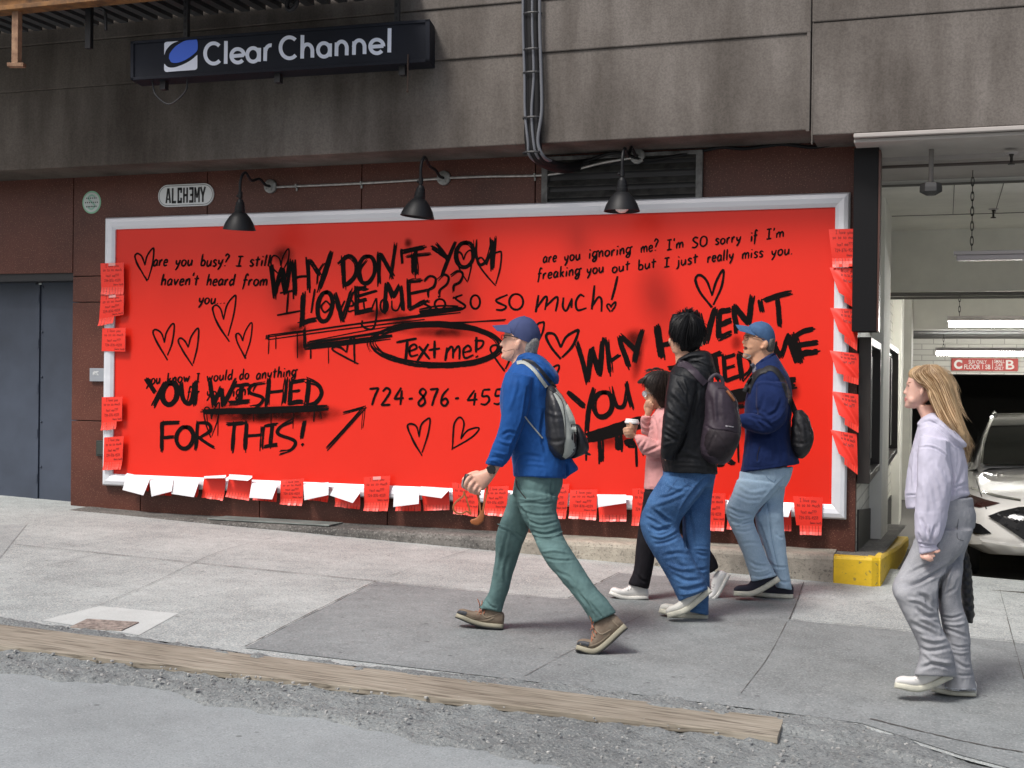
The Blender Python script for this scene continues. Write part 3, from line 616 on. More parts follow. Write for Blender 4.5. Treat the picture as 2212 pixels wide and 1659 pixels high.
words(HN, [('for', 'D', 452, 268, 524, 264, 60), ('you', 'D', 560, 266, 650, 260, 60), ('right?', 'D', 680, 262, 836, 250, 60)], 3.6, .8)
words(HN, [('724', 'B', 915, 1585, 1235, 1578, 148), ('-', 'B', 1255, 1588, 1320, 1582, 150), ('876', 'B', 1335, 1585, 1620, 1580, 148), ('-', 'B', 1650, 1592, 1712, 1586, 150), ('4559', 'B', 1750, 1582, 2200, 1570, 130)], 5.2, 0, .10)
def hearts(items):
    for z, pts, wd in items:
        ink = Ink(); P = Zs(z, pts)
        wd *= .76; ink.pen(P[:5]+[P[5]], wd, 1.4)
        ink.pen([P[5]]+P[6:], wd, 1.4)
        ink.pen([(p[0]+rnd.uniform(-2, 2), p[1]+rnd.uniform(-2, 2)) for p in P[:5]]+[P[5]], wd*.6)
        obj('drawn_heart', ink.mb, M_ink, PANEL)
# tip, up the left lobe ..., dip, right lobe ..., tip
hearts([('A', [(402, 755), (320, 610), (284, 520), (312, 490), (352, 520), (382, 602), (400, 520), (445, 450), (468, 450), (455, 590), (412, 745)], 5),
        ('A', [(1200, 1345), (1090, 1180), (1042, 1035), (1072, 990), (1118, 1030), (1145, 1132), (1180, 990), (1245, 905), (1266, 915), (1245, 1080), (1190, 1290)], 5),
        ('A', [(602, 1525), (505, 1360), (460, 1260), (485, 1228), (540, 1262), (572, 1352), (590, 1260), (645, 1175), (667, 1200), (645, 1360), (600, 1480)], 5),
        ('A', [(845, 1582), (755, 1440), (706, 1345), (730, 1312), (775, 1348), (802, 1402), (830, 1300), (885, 1222), (904, 1240), (890, 1400), (850, 1560)], 5),
        ('A', [(1362, 1512), (1290, 1380), (1263, 1290), (1282, 1266), (1312, 1290), (1330, 1340), (1355, 1250), (1405, 1168), (1424, 1185), (1405, 1340), (1355, 1490)], 4.0),
        ('A', [(1690, 700), (1620, 620), (1604, 555), (1640, 510), (1690, 540), (1705, 610), (1720, 530), (1765, 450), (1782, 460), (1770, 560), (1700, 690)], 4),
        ('B', [(2000, 560), (1920, 470), (1850, 370), (1862, 330), (1890, 330), (1925, 385), (1960, 310), (2030, 275), (2052, 290), (2040, 420), (2004, 548)], 5),
        ('B', [(1762, 530), (1700, 430), (1672, 330), (1690, 280), (1715, 300), (1730, 345), (1750, 290), (1785, 262), (1800, 290), (1795, 400), (1768, 520)], 4.5),
        ('B', [(832, 1228), (720, 1170), (618, 1110), (635, 1082), (690, 1095), (735, 1130), (750, 1050), (785, 1000), (800, 1010), (800, 1120), (805, 1225)], 6),
        ('D', [(1756, 588), (1712, 510), (1676, 432), (1694, 412), (1726, 428), (1741, 484), (1752, 420), (1786, 386), (1802, 390), (1790, 470), (1758, 570)], 5),
        ('D', [(1926, 555), (1930, 470), (1937, 410), (1966, 376), (1990, 410), (1972, 496), (2010, 450), (2062, 434), (2072, 446), (2030, 490), (1930, 548)], 5),
        ('D', [(585, 490), (556, 410), (545, 345), (560, 320), (580, 335), (588, 385), (600, 340), (622, 300), (632, 305), (622, 390), (590, 480)], 4),
        ('M', [(1032, 530), (950, 430), (900, 335), (918, 297), (980, 312), (1032, 425), (1080, 330), (1165, 275), (1192, 280), (1140, 410), (1045, 515)], 8),
        ('M', [(520, 640), (450, 540), (395, 450), (412, 408), (455, 410), (490, 470), (510, 440), (560, 430), (580, 450), (565, 540), (530, 620)], 6),
        ('M', [(790, 420), (740, 330), (700, 240), (715, 200), (760, 220), (790, 290), (820, 215), (865, 195), (880, 205), (865, 290), (810, 400)], 6),
        ('M', [(925, 760), (890, 690), (870, 640), (885, 610), (915, 625), (940, 670), (960, 610), (1000, 585), (1017, 595), (1005, 640), (945, 740)], 6),
        ('C', [(1266, 606), (1195, 520), (1160, 440), (1185, 402), (1232, 440), (1266, 532), (1290, 450), (1328, 378), (1340, 388), (1325, 480), (1275, 590)], 7),
        ('C', [(622, 634), (608, 615), (600, 600), (606, 588), (618, 590), (626, 606), (636, 588), (652, 574), (657, 580), (650, 605), (628, 632)], 5)])
# ---- the scrawled capitals
def slogan(label, z, strokes, wd, n=4):
    ink = Ink()
    for s_ in strokes:
        k = 1.0
        if isinstance(s_[0], (int, float)): k, s_ = s_[0], s_[1:]
        P = Zs(z, s_) if not isinstance(s_[0], str) else s_[1]
        ink.brush(P, wd*k, n)
    o = obj('scrawled_word', ink.mb, M_ink, PANEL); o['label'] = label
def E_(z, cx, cy, rx, ry, a0=-110, a1=280, tilt=8): return ('P', ell(z, cx, cy, rx, ry, a0, a1, tilt, 9))
slogan('scrawled capitals "WHY"', 'B', [[(95, 405), (122, 655)], [(122, 640), (182, 420)], [(185, 410), (215, 620)], [(215, 610), (258, 360)], [(290, 355), (297, 650)], [.6, (300, 500), (340, 488), (400, 482)], [(402, 340), (420, 605)], [(425, 345), (465, 410), (505, 470)], [(608, 270), (560, 430), (500, 600)], [.5, (540, 380), (495, 450), (485, 540)]], 7.5)
slogan('scrawled capitals "DON\'T"', 'B', [[(705, 325), (715, 575)], ['P', Zs('B', [(665, 385), (750, 315), (815, 370), (810, 470), (750, 545), (700, 545)])], E_('B', 905, 425, 72, 118), [.6, *[(905, 350), (850, 430), (870, 520)]], [(1008, 295), (1012, 550)], [(1025, 290), (1080, 390), (1135, 485)], [.8, (1150, 215), (1110, 500)], [.7, (1200, 255), (1210, 380)], [(1215, 272), (1395, 236)], [.8, (1250, 312), (1440, 296)], [(1322, 250), (1332, 475)], [.7, (1295, 290), (1298, 455)]], 7.0)
slogan('scrawled capitals "YOU" at the top', 'B', [[(1458, 235), (1520, 275), (1590, 325)], [.7, (1500, 208), (1560, 280), (1590, 340)], [.8, (1655, 200), (1600, 340), (1555, 460)], E_('B', 1742, 300, 74, 105), [.7, *[(1838, 170), (1835, 300), (1870, 385), (1930, 340), (1985, 170)]], [(1968, 175), (1978, 420)], [.6, (2002, 160), (1985, 380)]], 7.0)
slogan('scrawled capitals "LOVE"', 'B', [[1.2, (372, 635), (352, 900)], [(330, 890), (400, 868), (480, 848)], E_('B', 552, 742, 62, 130), [(640, 640), (700, 855)], [(705, 850), (785, 600)], [(820, 580), (822, 800)], [(830, 592), (910, 580)], [.7, (822, 655), (985, 610)], [.8, (830, 695), (905, 680)], [(825, 795), (960, 765)]], 7.5)
slogan('scrawled capitals "ME???"', 'B', [[(1076, 540), (1058, 780)], [(1082, 540), (1130, 665)], [(1132, 660), (1188, 560)], [(1195, 560), (1216, 780)], [(1262, 525), (1272, 765)], [(1262, 528), (1372, 515)], [.7, (1270, 632), (1425, 602)], [(1270, 765), (1405, 690)], [.6, (1395, 530), (1440, 482), (1492, 505), (1478, 570), (1432, 600), (1428, 655)], [.6, (1508, 512), (1560, 470), (1602, 490), (1588, 550), (1532, 600), (1524, 640)], [.6, (1622, 490), (1680, 442), (1722, 460), (1702, 530), (1650, 562), (1645, 612)], [.6, (1428, 690), (1432, 700)], [.6, (1522, 650), (1526, 662)], [.6, (1643, 660), (1650, 675)]], 7.0)
slogan('scrawled capitals "YOU" at the lower left', 'D', [[(225, 158), (250, 198), (274, 236)], [(335, 182), (300, 240), (268, 312)], E_('D', 357, 245, 42, 62), [.8, (425, 182), (425, 260), (445, 295), (475, 288), (500, 185)], [(498, 180), (494, 305)]], 8.5)
slogan('scrawled capitals "WISHED"', 'D', [[(580, 172), (602, 310)], [.8, (602, 305), (640, 215)], [(642, 215), (652, 312)], [(655, 310), (690, 240), (722, 168)], [.8, (718, 202), (795, 194)], [(757, 200), (745, 295)], [(688, 298), (792, 290)], [.8, (885, 188), (812, 200), (800, 238), (870, 268), (852, 308), (800, 320)], [(908, 168), (898, 305)], [.7, (900, 242), (988, 230)], [(1003, 165), (988, 300)], [(1030, 175), (1022, 300)], [.9, (1028, 182), (1105, 170)], [.6, (1026, 236), (1078, 228)], [.9, (1012, 300), (1092, 290)], [(1128, 170), (1115, 300)], [.9, (1108, 172), (1180, 195), (1198, 245), (1165, 298), (1100, 303)]], 7.5)
slogan('scrawled capitals "FOR THIS!"', 'D', [[(312, 408), (310, 556)], [.9, (308, 412), (402, 405)], [.8, (315, 490), (376, 484)], E_('D', 440, 490, 46, 62), [(510, 408), (500, 552)], [.8, (505, 410), (568, 412), (580, 450), (520, 490)], [.8, (520, 490), (560, 520), (602, 546)], [(675, 416), (770, 407)], [(716, 412), (704, 560)], [(782, 408), (775, 556)], [.7, (782, 482), (868, 474)], [(872, 428), (864, 552)], [.8, (888, 424), (952, 414)], [(926, 420), (914, 540)], [(880, 540), (952, 530)], [.8, (1038, 398), (972, 428), (960, 470), (1050, 508), (1030, 556), (968, 570)], [(1104, 400), (1090, 490)], [.8, (1090, 522), (1098, 532)]], 6.5)
slogan('scrawled capitals "WHY" at the right', 'E', [[(190, 208), (232, 350), (272, 510)], [(272, 480), (302, 245)], [(302, 245), (365, 450)], [(365, 445), (392, 175)], [(420, 175), (452, 440)], [.7, (450, 340), (520, 295)], [(515, 158), (590, 382)], [(530, 148), (585, 200), (640, 255)], [(695, 110), (655, 250), (635, 355)]], 9)
slogan('scrawled capitals "YOU" at the right', 'E', [[(122, 588), (185, 640), (245, 700)], [(322, 550), (285, 720), (262, 890)], E_('E', 392, 680, 72, 98), [.8, (460, 538), (478, 650), (510, 700), (555, 680), (575, 520)], [(570, 508), (592, 610), (618, 705)]], 8)
slogan('scrawled capitals "HAVEN\'T"', 'E', [[1.2, (815, 62), (848, 312)], [.8, (842, 218), (960, 190)], [1.1, (960, 30), (985, 290)], [(1000, 280), (1060, 10)], [(1060, 10), (1120, 250)], ['P', Zs('C', [(1182, 640), (1205, 740), (1225, 828)])], [1.1, 'P', 0] if False else ['P', Zs('C', [(1285, 610), (1255, 720), (1228, 828)])], ['P', Zs('C', [(1312, 630), (1308, 800)])], ['P', Zs('C', [(1310, 638), (1385, 625)])], ['P', Zs('C', [(1312, 722), (1392, 690)])], ['P', Zs('C', [(1308, 802), (1388, 770)])], ['P', Zs('C', [(1402, 600), (1420, 762)])], ['P', Zs('C', [(1412, 600), (1500, 715)])], ['P', Zs('C', [(1520, 538), (1498, 690)])], ['P', Zs('C', [(1568, 562), (1585, 632)])], ['P', Zs('C', [(1600, 568), (1680, 535), (1762, 514)])], ['P', Zs('C', [(1678, 560), (1696, 720)])]], 9)
slogan('scrawled capitals "TEXTED"', 'E', [[(900, 400), (1000, 380)], [(950, 390), (965, 590)], [(1020, 380), (1030, 570)], [.7, (1030, 470), (1080, 455)], [(1100, 350), (1180, 540)], [(1190, 330), (1100, 560)], [(1232, 305), (1310, 282)], [(1262, 310), (1285, 490)], [(1330, 298), (1345, 500)], [.8, (1330, 322), (1422, 292)], [.7, (1340, 402), (1412, 380)], [.8, (1340, 500), (1450, 458)], [(1450, 285), (1472, 480)], [.8, (1440, 290), (1530, 330), (1540, 410), (1470, 480)]], 8)
slogan('scrawled capitals "ME" at the right', 'C', [[(1662, 830), (1650, 930)], [(1668, 860), (1702, 920)], [(1702, 920), (1750, 785)], [1.1, (1748, 785), (1802, 945)], [1.1, (1790, 780), (1832, 945)], [(1775, 802), (1840, 765), (1912, 742)], [(1800, 852), (1935, 830)], [1.1, (1822, 912), (1940, 884)]], 9)
# ---- the big loop, underlines, arrow, running drips
def marks(name, z, strokes, label=None):
    ink = Ink()
    for wd, n, pts in strokes:
        P = pts[1] if isinstance(pts[0], str) else Zs(z, pts)
        if n == 0: ink.pen(P, wd)
        else: ink.brush(P, wd, n)
    o = obj(name, ink.mb, M_ink, PANEL)
    if label: o['label'] = label
loop = []
for k, (rx, ry, w_, a0, a1) in enumerate(((545, 178, 9, -150, 205), (530, 165, 7, -200, 150), (560, 185, 5, -170, 100), (570, 178, 3, -190, 20), (535, 172, 10, 20, 175), (550, 168, 8, -160, -20), (600, 190, 2.5, -200, -60), (540, 180, 8, -130, -40))):
    loop.append((w_*.8, 2, ('P', ell('B', 1495+k*3, 1062+2*k, rx, ry, a0, a1, 1.5, 16))))
marks('scrawled_loop', 'B', loop, 'thick black oval drawn round the words "Text me!"')
marks('handwritten_line', 'B', [(6, 0, [(1158, 1046), (1250, 1028), (1332, 1012)]), (7, 0, [(1252, 1030), (1245, 1120), (1235, 1210)]), (5, 0, [(1262, 1125), (1330, 1095), (1312, 1062), (1272, 1090), (1280, 1160), (1345, 1150)]), (6, 0, [(1350, 1078), (1442, 1188)]), (6, 0, [(1432, 1058), (1338, 1202)]), (6, 0, [(1484, 1030), (1482, 1182)]), (5, 0, [(1432, 1112), (1530, 1096)]), (6, 0, [(1592, 1088), (1574, 1202)]), (5, 0, [(1582, 1140), (1620, 1084), (1640, 1100), (1640, 1182)]), (5, 0, [(1642, 1135), (1680, 1080), (1696, 1100), (1694, 1190)]), (5, 0, [(1728, 1132), (1792, 1112), (1768, 1072), (1728, 1112), (1742, 1178), (1815, 1152)]), (6, 0, [(1840, 998), (1836, 1132)]), (4.5, 0, [(1822, 1030), (1895, 1035), (1885, 1080), (1838, 1112)]), (7, 0, [(1840, 1160), (1846, 1172)])], 'handwriting "Text me!" inside the black oval')
marks('handwritten_line', 'B', [(4.6, 0, [(168, 626), (316, 600)]), (4.6, 0, [(240, 618), (226, 800)]), (4.6, 0, [(144, 815), (340, 778)]), (4.6, 0, [(466, 590), (450, 690), (434, 795)]), (4.2, 0, [(560, 690), (520, 740), (550, 790), (600, 740), (560, 690)]), (4.2, 0, [(640, 690), (670, 780), (720, 690)]), (4.2, 0, [(740, 740), (790, 730), (780, 690), (740, 710), (750, 780), (800, 770)]), (4.2, 0, [(880, 680), (890, 760), (940, 770), (985, 670)]), (5, 0, [(990, 668), (992, 800), (970, 915), (925, 934), (868, 905), (870, 858)]), (4.6, 0, ('P', ell('B', 1055, 735, 32, 55))), (4.2, 0, [(1120, 690), (1125, 760), (1170, 770), (1205, 690), (1210, 775)])] +
      [(5, 0, p) for p in ([(1422, 690), (1390, 712), (1452, 752), (1395, 790), (1355, 790)], [(1722, 640), (1662, 672), (1745, 735), (1700, 768), (1655, 768)])] + [(5, 0, ('P', ell('B', 1530, 722, 45, 45))), (5, 0, ('P', ell('B', 1830, 702, 40, 58))), (5, 0, ('P', ell('P', 1115, 652, 15, 17))), (5, 0, [(2105, 640), (2005, 690), (2090, 740), (2060, 770), (2005, 768)])], 'large thin handwriting "I love you so so so"')
marks('handwritten_line', 'C', [(5.4, 0, [(168, 530), (158, 590), (150, 640)]), (5, 0, [(155, 615), (205, 545), (222, 552), (208, 625)]), (5, 0, [(212, 605), (275, 545), (290, 560), (276, 634)]), (5, 0, [(326, 545), (322, 605), (345, 628), (375, 560)]), (5, 0, [(378, 550), (376, 612)]), (5, 0, [(458, 540), (430, 530), (404, 575), (416, 625), (472, 612)]), (5.4, 0, [(522, 468), (514, 550), (504, 622)]), (5, 0, [(508, 602), (545, 545), (566, 560), (566, 636)]), (5.6, 0, [(668, 410), (650, 490), (630, 562)])], 'large thin handwriting "much!"')
marks('scrawled_underline', 'B', [(11, 4, [(1355, 790), (1520, 768), (1700, 752)]), (4, 0, [(390, 948), (1100, 850), (1708, 772)]), (3.5, 0, [(62, 1000), (900, 880), (1705, 792)]), (3, 0, [(70, 1022), (700, 935), (1400, 850)]), (3, 0, [(62, 985), (240, 962), (380, 945)]), (9, 4, [(382, 1088), (750, 1045), (1112, 1000)]), (3.5, 0, [(380, 1062), (800, 1000), (1110, 960)]), (3.5, 0, [(400, 1045), (850, 985), (1250, 920), (2090, 850)]), (2.5, 0, [(420, 1036), (1200, 900), (2080, 862)]), (5, 3, [(376, 925), (380, 1095)]), (6, 3, [(66, 985), (60, 1020)]),
       (2.5, 0, [(75, 1020), (70, 1145)]), (2.5, 0, [(134, 985), (133, 1102)]), (2.5, 0, [(315, 960), (318, 1180)]), (4, 0, [(430, 1100), (430, 1186)]), (2, 0, [(580, 1090), (582, 1226)])], 'double black underline with running drips under "LOVE ME???"')
marks('scrawled_underline', 'D', [(10, 5, [(540, 347), (880, 335), (1222, 322)]), (2, 0, [(560, 350), (566, 420)]), (2, 0, [(625, 350), (622, 480)]), (2, 0, [(820, 350), (822, 400)]), (2, 0, [(920, 345), (918, 410)]), (2, 0, [(1042, 345), (1040, 440)]), (3, 0, [(1160, 340), (1155, 402)]), (2, 0, [(1190, 345), (1198, 385)])], 'black underline with grey spray under "WISHED"')
marks('drawn_arrow', 'D', [(6.5, 3, [(1225, 555), (1330, 440), (1432, 328)]), (5, 3, [(1322, 352), (1380, 338), (1436, 320)]), (4, 2, [(1436, 320), (1425, 440)])])
marks('scrawled_underline', 'E', [(20, 6, [(262, 945), (420, 890), (560, 848), (690, 810)]), (9, 3, [(372, 930), (378, 1130)]), (14, 4, [(515, 870), (517, 1035)]), (5, 0, [(262, 990), (260, 1118)]), (6, 0, [(648, 1000), (654, 1166)]), (16, 4, [(565, 990), (640, 975)]), (3.5, 0, [(700, 1010), (704, 1080)])], 'black underline with running drips under the right hand "YOU"')
marks('scrawled_underline', 'E', [(20, 6, [(960, 700), (1420, 620), (1640, 555), (1872, 520)]), (5, 0, [(1440, 945), (1446, 1132)]), (10, 3, [(1285, 1142), (1330, 1130)]), (9, 3, [(1370, 1118), (1412, 1146)]), (7, 3, [(980, 760), (1500, 690)])], 'black bar underlining "TEXTED ME"')
# ---- soft overspray round the paint
M_spray = bpy.data.materials.new('soft_overspray'); M_spray.use_nodes = True
def _spray(m):
    N = m.node_tree.nodes; L = m.node_tree.links; out = N['Material Output']; b = N['Principled BSDF']; b.inputs['Base Color'].default_value = (.012, .006, .005, 1); b.inputs['Roughness'].default_value = .9; b.inputs['Specular IOR Level'].default_value = .05
    uv = N.new('ShaderNodeUVMap'); ln = N.new('ShaderNodeVectorMath'); ln.operation = 'LENGTH'; L.new(uv.outputs[0], ln.inputs[0])
    mr = N.new('ShaderNodeMapRange'); mr.interpolation_type = 'SMOOTHSTEP'; mr.inputs[1].default_value = 1.0; mr.inputs[2].default_value = .0; mr.inputs[3].default_value = 0; mr.inputs[4].default_value = 1.15; L.new(ln.outputs['Value'], mr.inputs[0])
    tc = N.new('ShaderNodeTexCoord'); n = N.new('ShaderNodeTexNoise'); n.inputs['Scale'].default_value = 9; n.inputs['Detail'].default_value = 8; L.new(tc.outputs['Object'], n.inputs[0])
    mu = N.new('ShaderNodeMath'); mu.operation = 'MULTIPLY'; L.new(mr.outputs[0], mu.inputs[0]); L.new(n.outputs[0], mu.inputs[1])
    tr = N.new('ShaderNodeBsdfTransparent'); mx = N.new('ShaderNodeMixShader'); L.new(mu.outputs[0], mx.inputs[0]); L.new(tr.outputs[0], mx.inputs[1]); L.new(b.outputs[0], mx.inputs[2]); L.new(mx.outputs[0], out.inputs[0])
_spray(M_spray)
for k, (z, cx, cy, rx, ry, tl) in enumerate((('B', 200, 300, 130, 110, 0), ('B', 345, 1080, 75, 170, 0), ('B', 300, 930, 160, 60, -8), ('B', 1200, 870, 150, 120, 0), ('B', 1000, 800, 250, 70, -10), ('D', 930, 362, 420, 62, -2), ('D', 1150, 360, 220, 70, -2), ('D', 640, 345, 140, 70, 0), ('E', 660, 330, 60, 210, 8), ('E', 640, 180, 130, 120, 0), ('E', 480, 950, 230, 90, -15), ('E', 1480, 780, 120, 260, 0), ('E', 1860, 580, 90, 110, 0), ('B', 1550, 960, 420, 70, 2), ('B', 1260, 200, 50, 60, 0), ('E', 1430, 200, 60, 80, 0), ('E', 1500, 640, 190, 70, -10), ('D', 1000, 370, 330, 55, -2), ('D', 820, 365, 330, 55, -2))):
    sp = MB(); sp.uv = []; ct, s_ = math.cos(math.radians(tl)), math.sin(math.radians(tl)); q = []
    for u, v in ((-1, -1), (1, -1), (1, 1), (-1, 1)):
        q.append(onwall(*zp(z, cx+u*rx*ct-v*ry*s_, cy+u*rx*s_+v*ry*ct), YB-.0006-.00002*k)); sp.uv.append((u, v))
    sp.add(q, [(3, 2, 1, 0)]); sp.uv = [sp.uv[i] for f in sp.f for i in f]; obj('spray_haze', sp, M_spray, PANEL)
# ------------------------------------------------------------------ tear-off flyers
M_fred = mat('red_paper', (.78, .035, .02), .45, spec=.4)
M_fback = mat('white_paper', (.80, .81, .84), .6)
M_ftab = mat('red_paper_tab', (.80, .05, .03), .35, spec=.5)
M_ftext = mat('print_ink', (.30, .012, .008), .6)
M_ftape = mat('clear_tape', (.72, .30, .28), .3, spec=.6)
ZONES['b'] = (210.7, 1000.7, .2619); ZONES['d'] = (772.5, 1000.7, .26985)
def bil(q, u, v):
    q = [np.array(p, float) for p in q]; return (q[0]*(1-u)+q[1]*u)*(1-v)+(q[3]*(1-u)+q[2]*u)*v
def grid2(mb, F, nu, nv, m, thick=(0, .0010, 0), mback=None):
    a = len(mb.v); P = [[F(i/nu, j/nv) for i in range(nu+1)] for j in range(nv+1)]
    flat = [p for r in P for p in r]; n = len(flat)
    mb.add(flat, [(j*(nu+1)+i, (j+1)*(nu+1)+i, (j+1)*(nu+1)+i+1, j*(nu+1)+i+1) for j in range(nv) for i in range(nu)], m)
    mb.add([np.array(p)+np.array(thick) for p in flat], [(j*(nu+1)+i, j*(nu+1)+i+1, (j+1)*(nu+1)+i+1, (j+1)*(nu+1)+i) for j in range(nv) for i in range(nu)], m if mback is None else mback)
def ink_on(F, lines, name, parent, wd=.0017, off=.0016):
    mb = MB()
    for txt, u0, v0, u1, v1, h in lines:
        def put(P, u0=u0, v0=v0, u1=u1, v1=v1, h=h):
            Q = crspline([np.array(p) for p in P], 3) if len(P) > 2 else [np.array(p) for p in P]
            W = [np.array(F(u0+x[0]*h*.9, v0-x[1]*h))+np.array([0, -off, 0]) for x in Q]; vs = []
            for i, p in enumerate(W):
                t = W[min(i+1, len(W)-1)]-W[max(i-1, 0)]; n_ = np.array([-t[2], 0, t[0]]); n_ /= np.linalg.norm(n_)+1e-9
                vs += [p+n_*wd, p-n_*wd]
            mb.add(vs, [(2*i, 2*i+1, 2*i+3, 2*i+2) for i in range(len(W)-1)])
        handtext(txt, put, (u1-u0)/(h*.9), jit=.06)
    return obj(name, mb, M_ftext, parent)
LINES = [('I love you', .22, .17, .80, .14, .12), ('so so so much', .10, .34, .92, .30, .12), ('text me???', .22, .58, .80, .54, .12), ('724-876-4559', .14, .78, .86, .73, .11), ('(more text)', .55, .93, .97, .91, .08)]
GF = 'tear-off flyers stuck round the billboard frame'
fl_seed = random.Random(3)
def tabs(root, q, F, n=8, missing=(), lift=.018, y0=-.085):
    """strips cut along the foot of the sheet, each bent a little on its own"""
    for k in range(n):
        if k in missing: continue
        a, b = k/n+.006, (k+1)/n-.006; lf = lift*fl_seed.uniform(.6, 1.25); sk = fl_seed.uniform(-.008, .008); ln = fl_seed.uniform(.96, 1.03)
        mb = MB()
        def T(u, v, a=a, b=b, lf=lf, sk=sk, ln=ln):
            p = np.array(F(a+(b-a)*u+sk*v, v*ln)); return p+np.array([0, -lf*v*v-.0005, 0])
        grid2(mb, T, 1, 3, 0)
        obj('tab', mb, M_ftab, root)
def flat_flyer(q, label, lines=LINES, split=.76, bulge=.012, missing=(), lift=.018, tape=False, y0=-.0835, ymax=-.0835, tilt=0.0):
    cx = bil(q, .5, 0); r = thing('tear_off_flyer', label, 'flyer', onwall(*cx, y0), GF)
    ph = fl_seed.uniform(0, 6)
    def F(u, v): return onwall(*bil(q, u, v*split), y0-bulge*math.sin(v*2.4+ph*.1)*(.6+.4*math.sin(u*3+ph))-tilt*v)
    def G(u, v): return onwall(*bil(q, u, split+(1-split)*v), y0-bulge*math.sin(2.4+ph*.1)*(.6+.4*math.sin(u*3+ph))-tilt)
    mb = MB(); grid2(mb, F, 8, 8, 0, mback=1); s = obj('sheet', mb, [M_fred, M_fback], r, smooth=False)
    tabs(r, q, G, 8, missing, lift)
    ink_on(F, lines, 'printed_text', s)
    if tape:
        mb = MB(); grid2(mb, lambda u, v: np.array(F(.35+.3*u, .0+.12*v))+np.array([0, -.0022, 0]), 2, 2, 0); obj('tape', mb, M_ftape, r)
    return r
def curl_flyer(q, label, rot=0):
    """pinned at the top and right; its lower left corner has sprung forward in a crease"""
    r = thing('tear_off_flyer', label, 'flyer', onwall(*bil(q, .8, 0), -.085), GF)
    def F(u, v):
        d = (1-u)*v                                   # towards the sprung corner
        cr = math.exp(-((u-v*.92-.06)/.16)**2)
        return onwall(*bil(q, u, v), -.084-.05*d-.028*cr*v-.012*math.sin(u*3.1))
    mb = MB(); grid2(mb, F, 14, 14, 0, mback=1); s = obj('sheet', mb, [M_fred, M_fback], r, smooth=False)
    for p in s.data.polygons: p.use_smooth = True
    tb = MB()
    for k in range(6):
        def T(u, v, k=k): return np.array(F(.30+.7*(k+u*.92)/6, 1.0+.0*v))+np.array([0, -.003*v, -.045*v])
        tb = MB(); grid2(tb, T, 1, 2, 0); obj('tab', tb, M_ftab, r)
    ink_on(F, [(t, .3+.4*a, b*.8, .35+.62*c, d*.8, h) for t, a, b, c, d, h in LINES[:3]], 'printed_text', s)
    return r
def fold_flyer(flap, red, label, y0=-.084):
    """taped low, its top half has flopped forward showing the white back"""
    r = thing('tear_off_flyer', label, 'flyer', onwall(*bil(flap, .5, 0), y0), GF)
    tl, tr = np.array(flap[0], float), np.array(flap[1], float)
    rq = [tl+np.array([0, 0]), tr, np.array(red[0], float), np.array(red[1], float)]     # red front hangs from the fold to the tabs
    def F(u, v): return onwall(*bil(rq, u, v*.74), y0-.004*math.sin(u*4))
    def G(u, v): return onwall(*bil(rq, u, .74+.26*v), y0-.004*math.sin(u*4))
    R = .030
    def Fl(u, v):
        if v < .3:                                     # rolled over the top
            a = math.pi*(v/.3); p = onwall(*bil(flap, u, 0), y0-R+R*math.cos(a)); return p+np.array([0, 0, R*.55*math.sin(a)])
        t = (v-.3)/.7; return onwall(*bil(flap, u, t), y0-2*R-.022*math.sin(t*1.8)-.012*t*(u-.5))
    mb = MB(); grid2(mb, F, 8, 6, 0, mback=1); grid2(mb, Fl, 8, 16, 1, thick=(0, .0012, -.0006), mback=0)
    s = obj('sheet', mb, [M_fred, M_fback], r)
    for p in s.data.polygons: p.use_smooth = True
    tabs(r, rq, G, 8, (), .014)
    return r
ORD = ['leftmost', 'second', 'third', 'fourth', 'fifth', 'sixth', 'seventh', 'eighth', 'ninth', 'tenth', 'eleventh', 'twelfth', 'thirteenth', 'fourteenth', 'fifteenth', 'sixteenth', 'seventeenth', 'eighteenth', 'nineteenth', 'twentieth', 'twenty-first', 'last']
def bl(look, k): return f'{look}, {ORD[k]} flyer from the left along the bottom frame' if k else f'{look}, leftmost flyer along the bottom frame'
def Zq(z, *pts): return [zp(z, *p) for p in pts]
# bottom edge, left to right
fold_flyer(Zq('b', (240, 95), (430, 135), (378, 265), (205, 220)), Zq('b', (425, 232), (240, 205)), bl('flyer flopped over to its white back', 0))
fold_flyer(Zq('b', (430, 155), (628, 128), (612, 232), (445, 275)), Zq('b', (616, 268), (455, 258)), bl('white-backed flyer flopped over', 1))
fold_flyer(Zq('b', (635, 138), (835, 160), (795, 280), (608, 252)), Zq('b', (830, 280), (650, 255)), bl('white-backed flyer curling forward', 2))
fold_flyer(Zq('b', (878, 122), (1060, 112), (1045, 122), (850, 126)), Zq('b', (1040, 308), (860, 280)), bl('red flyer, top edge turned over', 3))
fold_flyer(Zq('b', (1085, 106), (1275, 118), (1240, 145), (1045, 130)), Zq('b', (1255, 310), (1060, 275)), bl('red flyer with narrow white top flap', 4))
fold_flyer(Zq('b', (1270, 172), (1480, 190), (1440, 298), (1250, 285)), Zq('b', (1480, 318), (1285, 302)), bl('white flap nearly covering its red tabs', 5))
flat_flyer(Zq('b', (1510, 140), (1700, 125), (1692, 352), (1505, 338)), bl('red flyer bowed at its top', 6), bulge=.02)
fold_flyer(Zq('b', (1700, 190), (1905, 172), (1905, 262), (1705, 305)), Zq('b', (1905, 320), (1735, 300)), bl('white flap over red tabs', 7))
fold_flyer(Zq('b', (1955, 195), (2165, 245), (2105, 328), (1915, 265)), Zq('b', (2168, 380), (1960, 355)), bl('white flap slanting over red tabs', 8))
flat_flyer(Zq('d', (50, 112), (260, 100), (246, 382), (52, 380)), bl('upright red flyer flat on the frame', 9), tape=True)
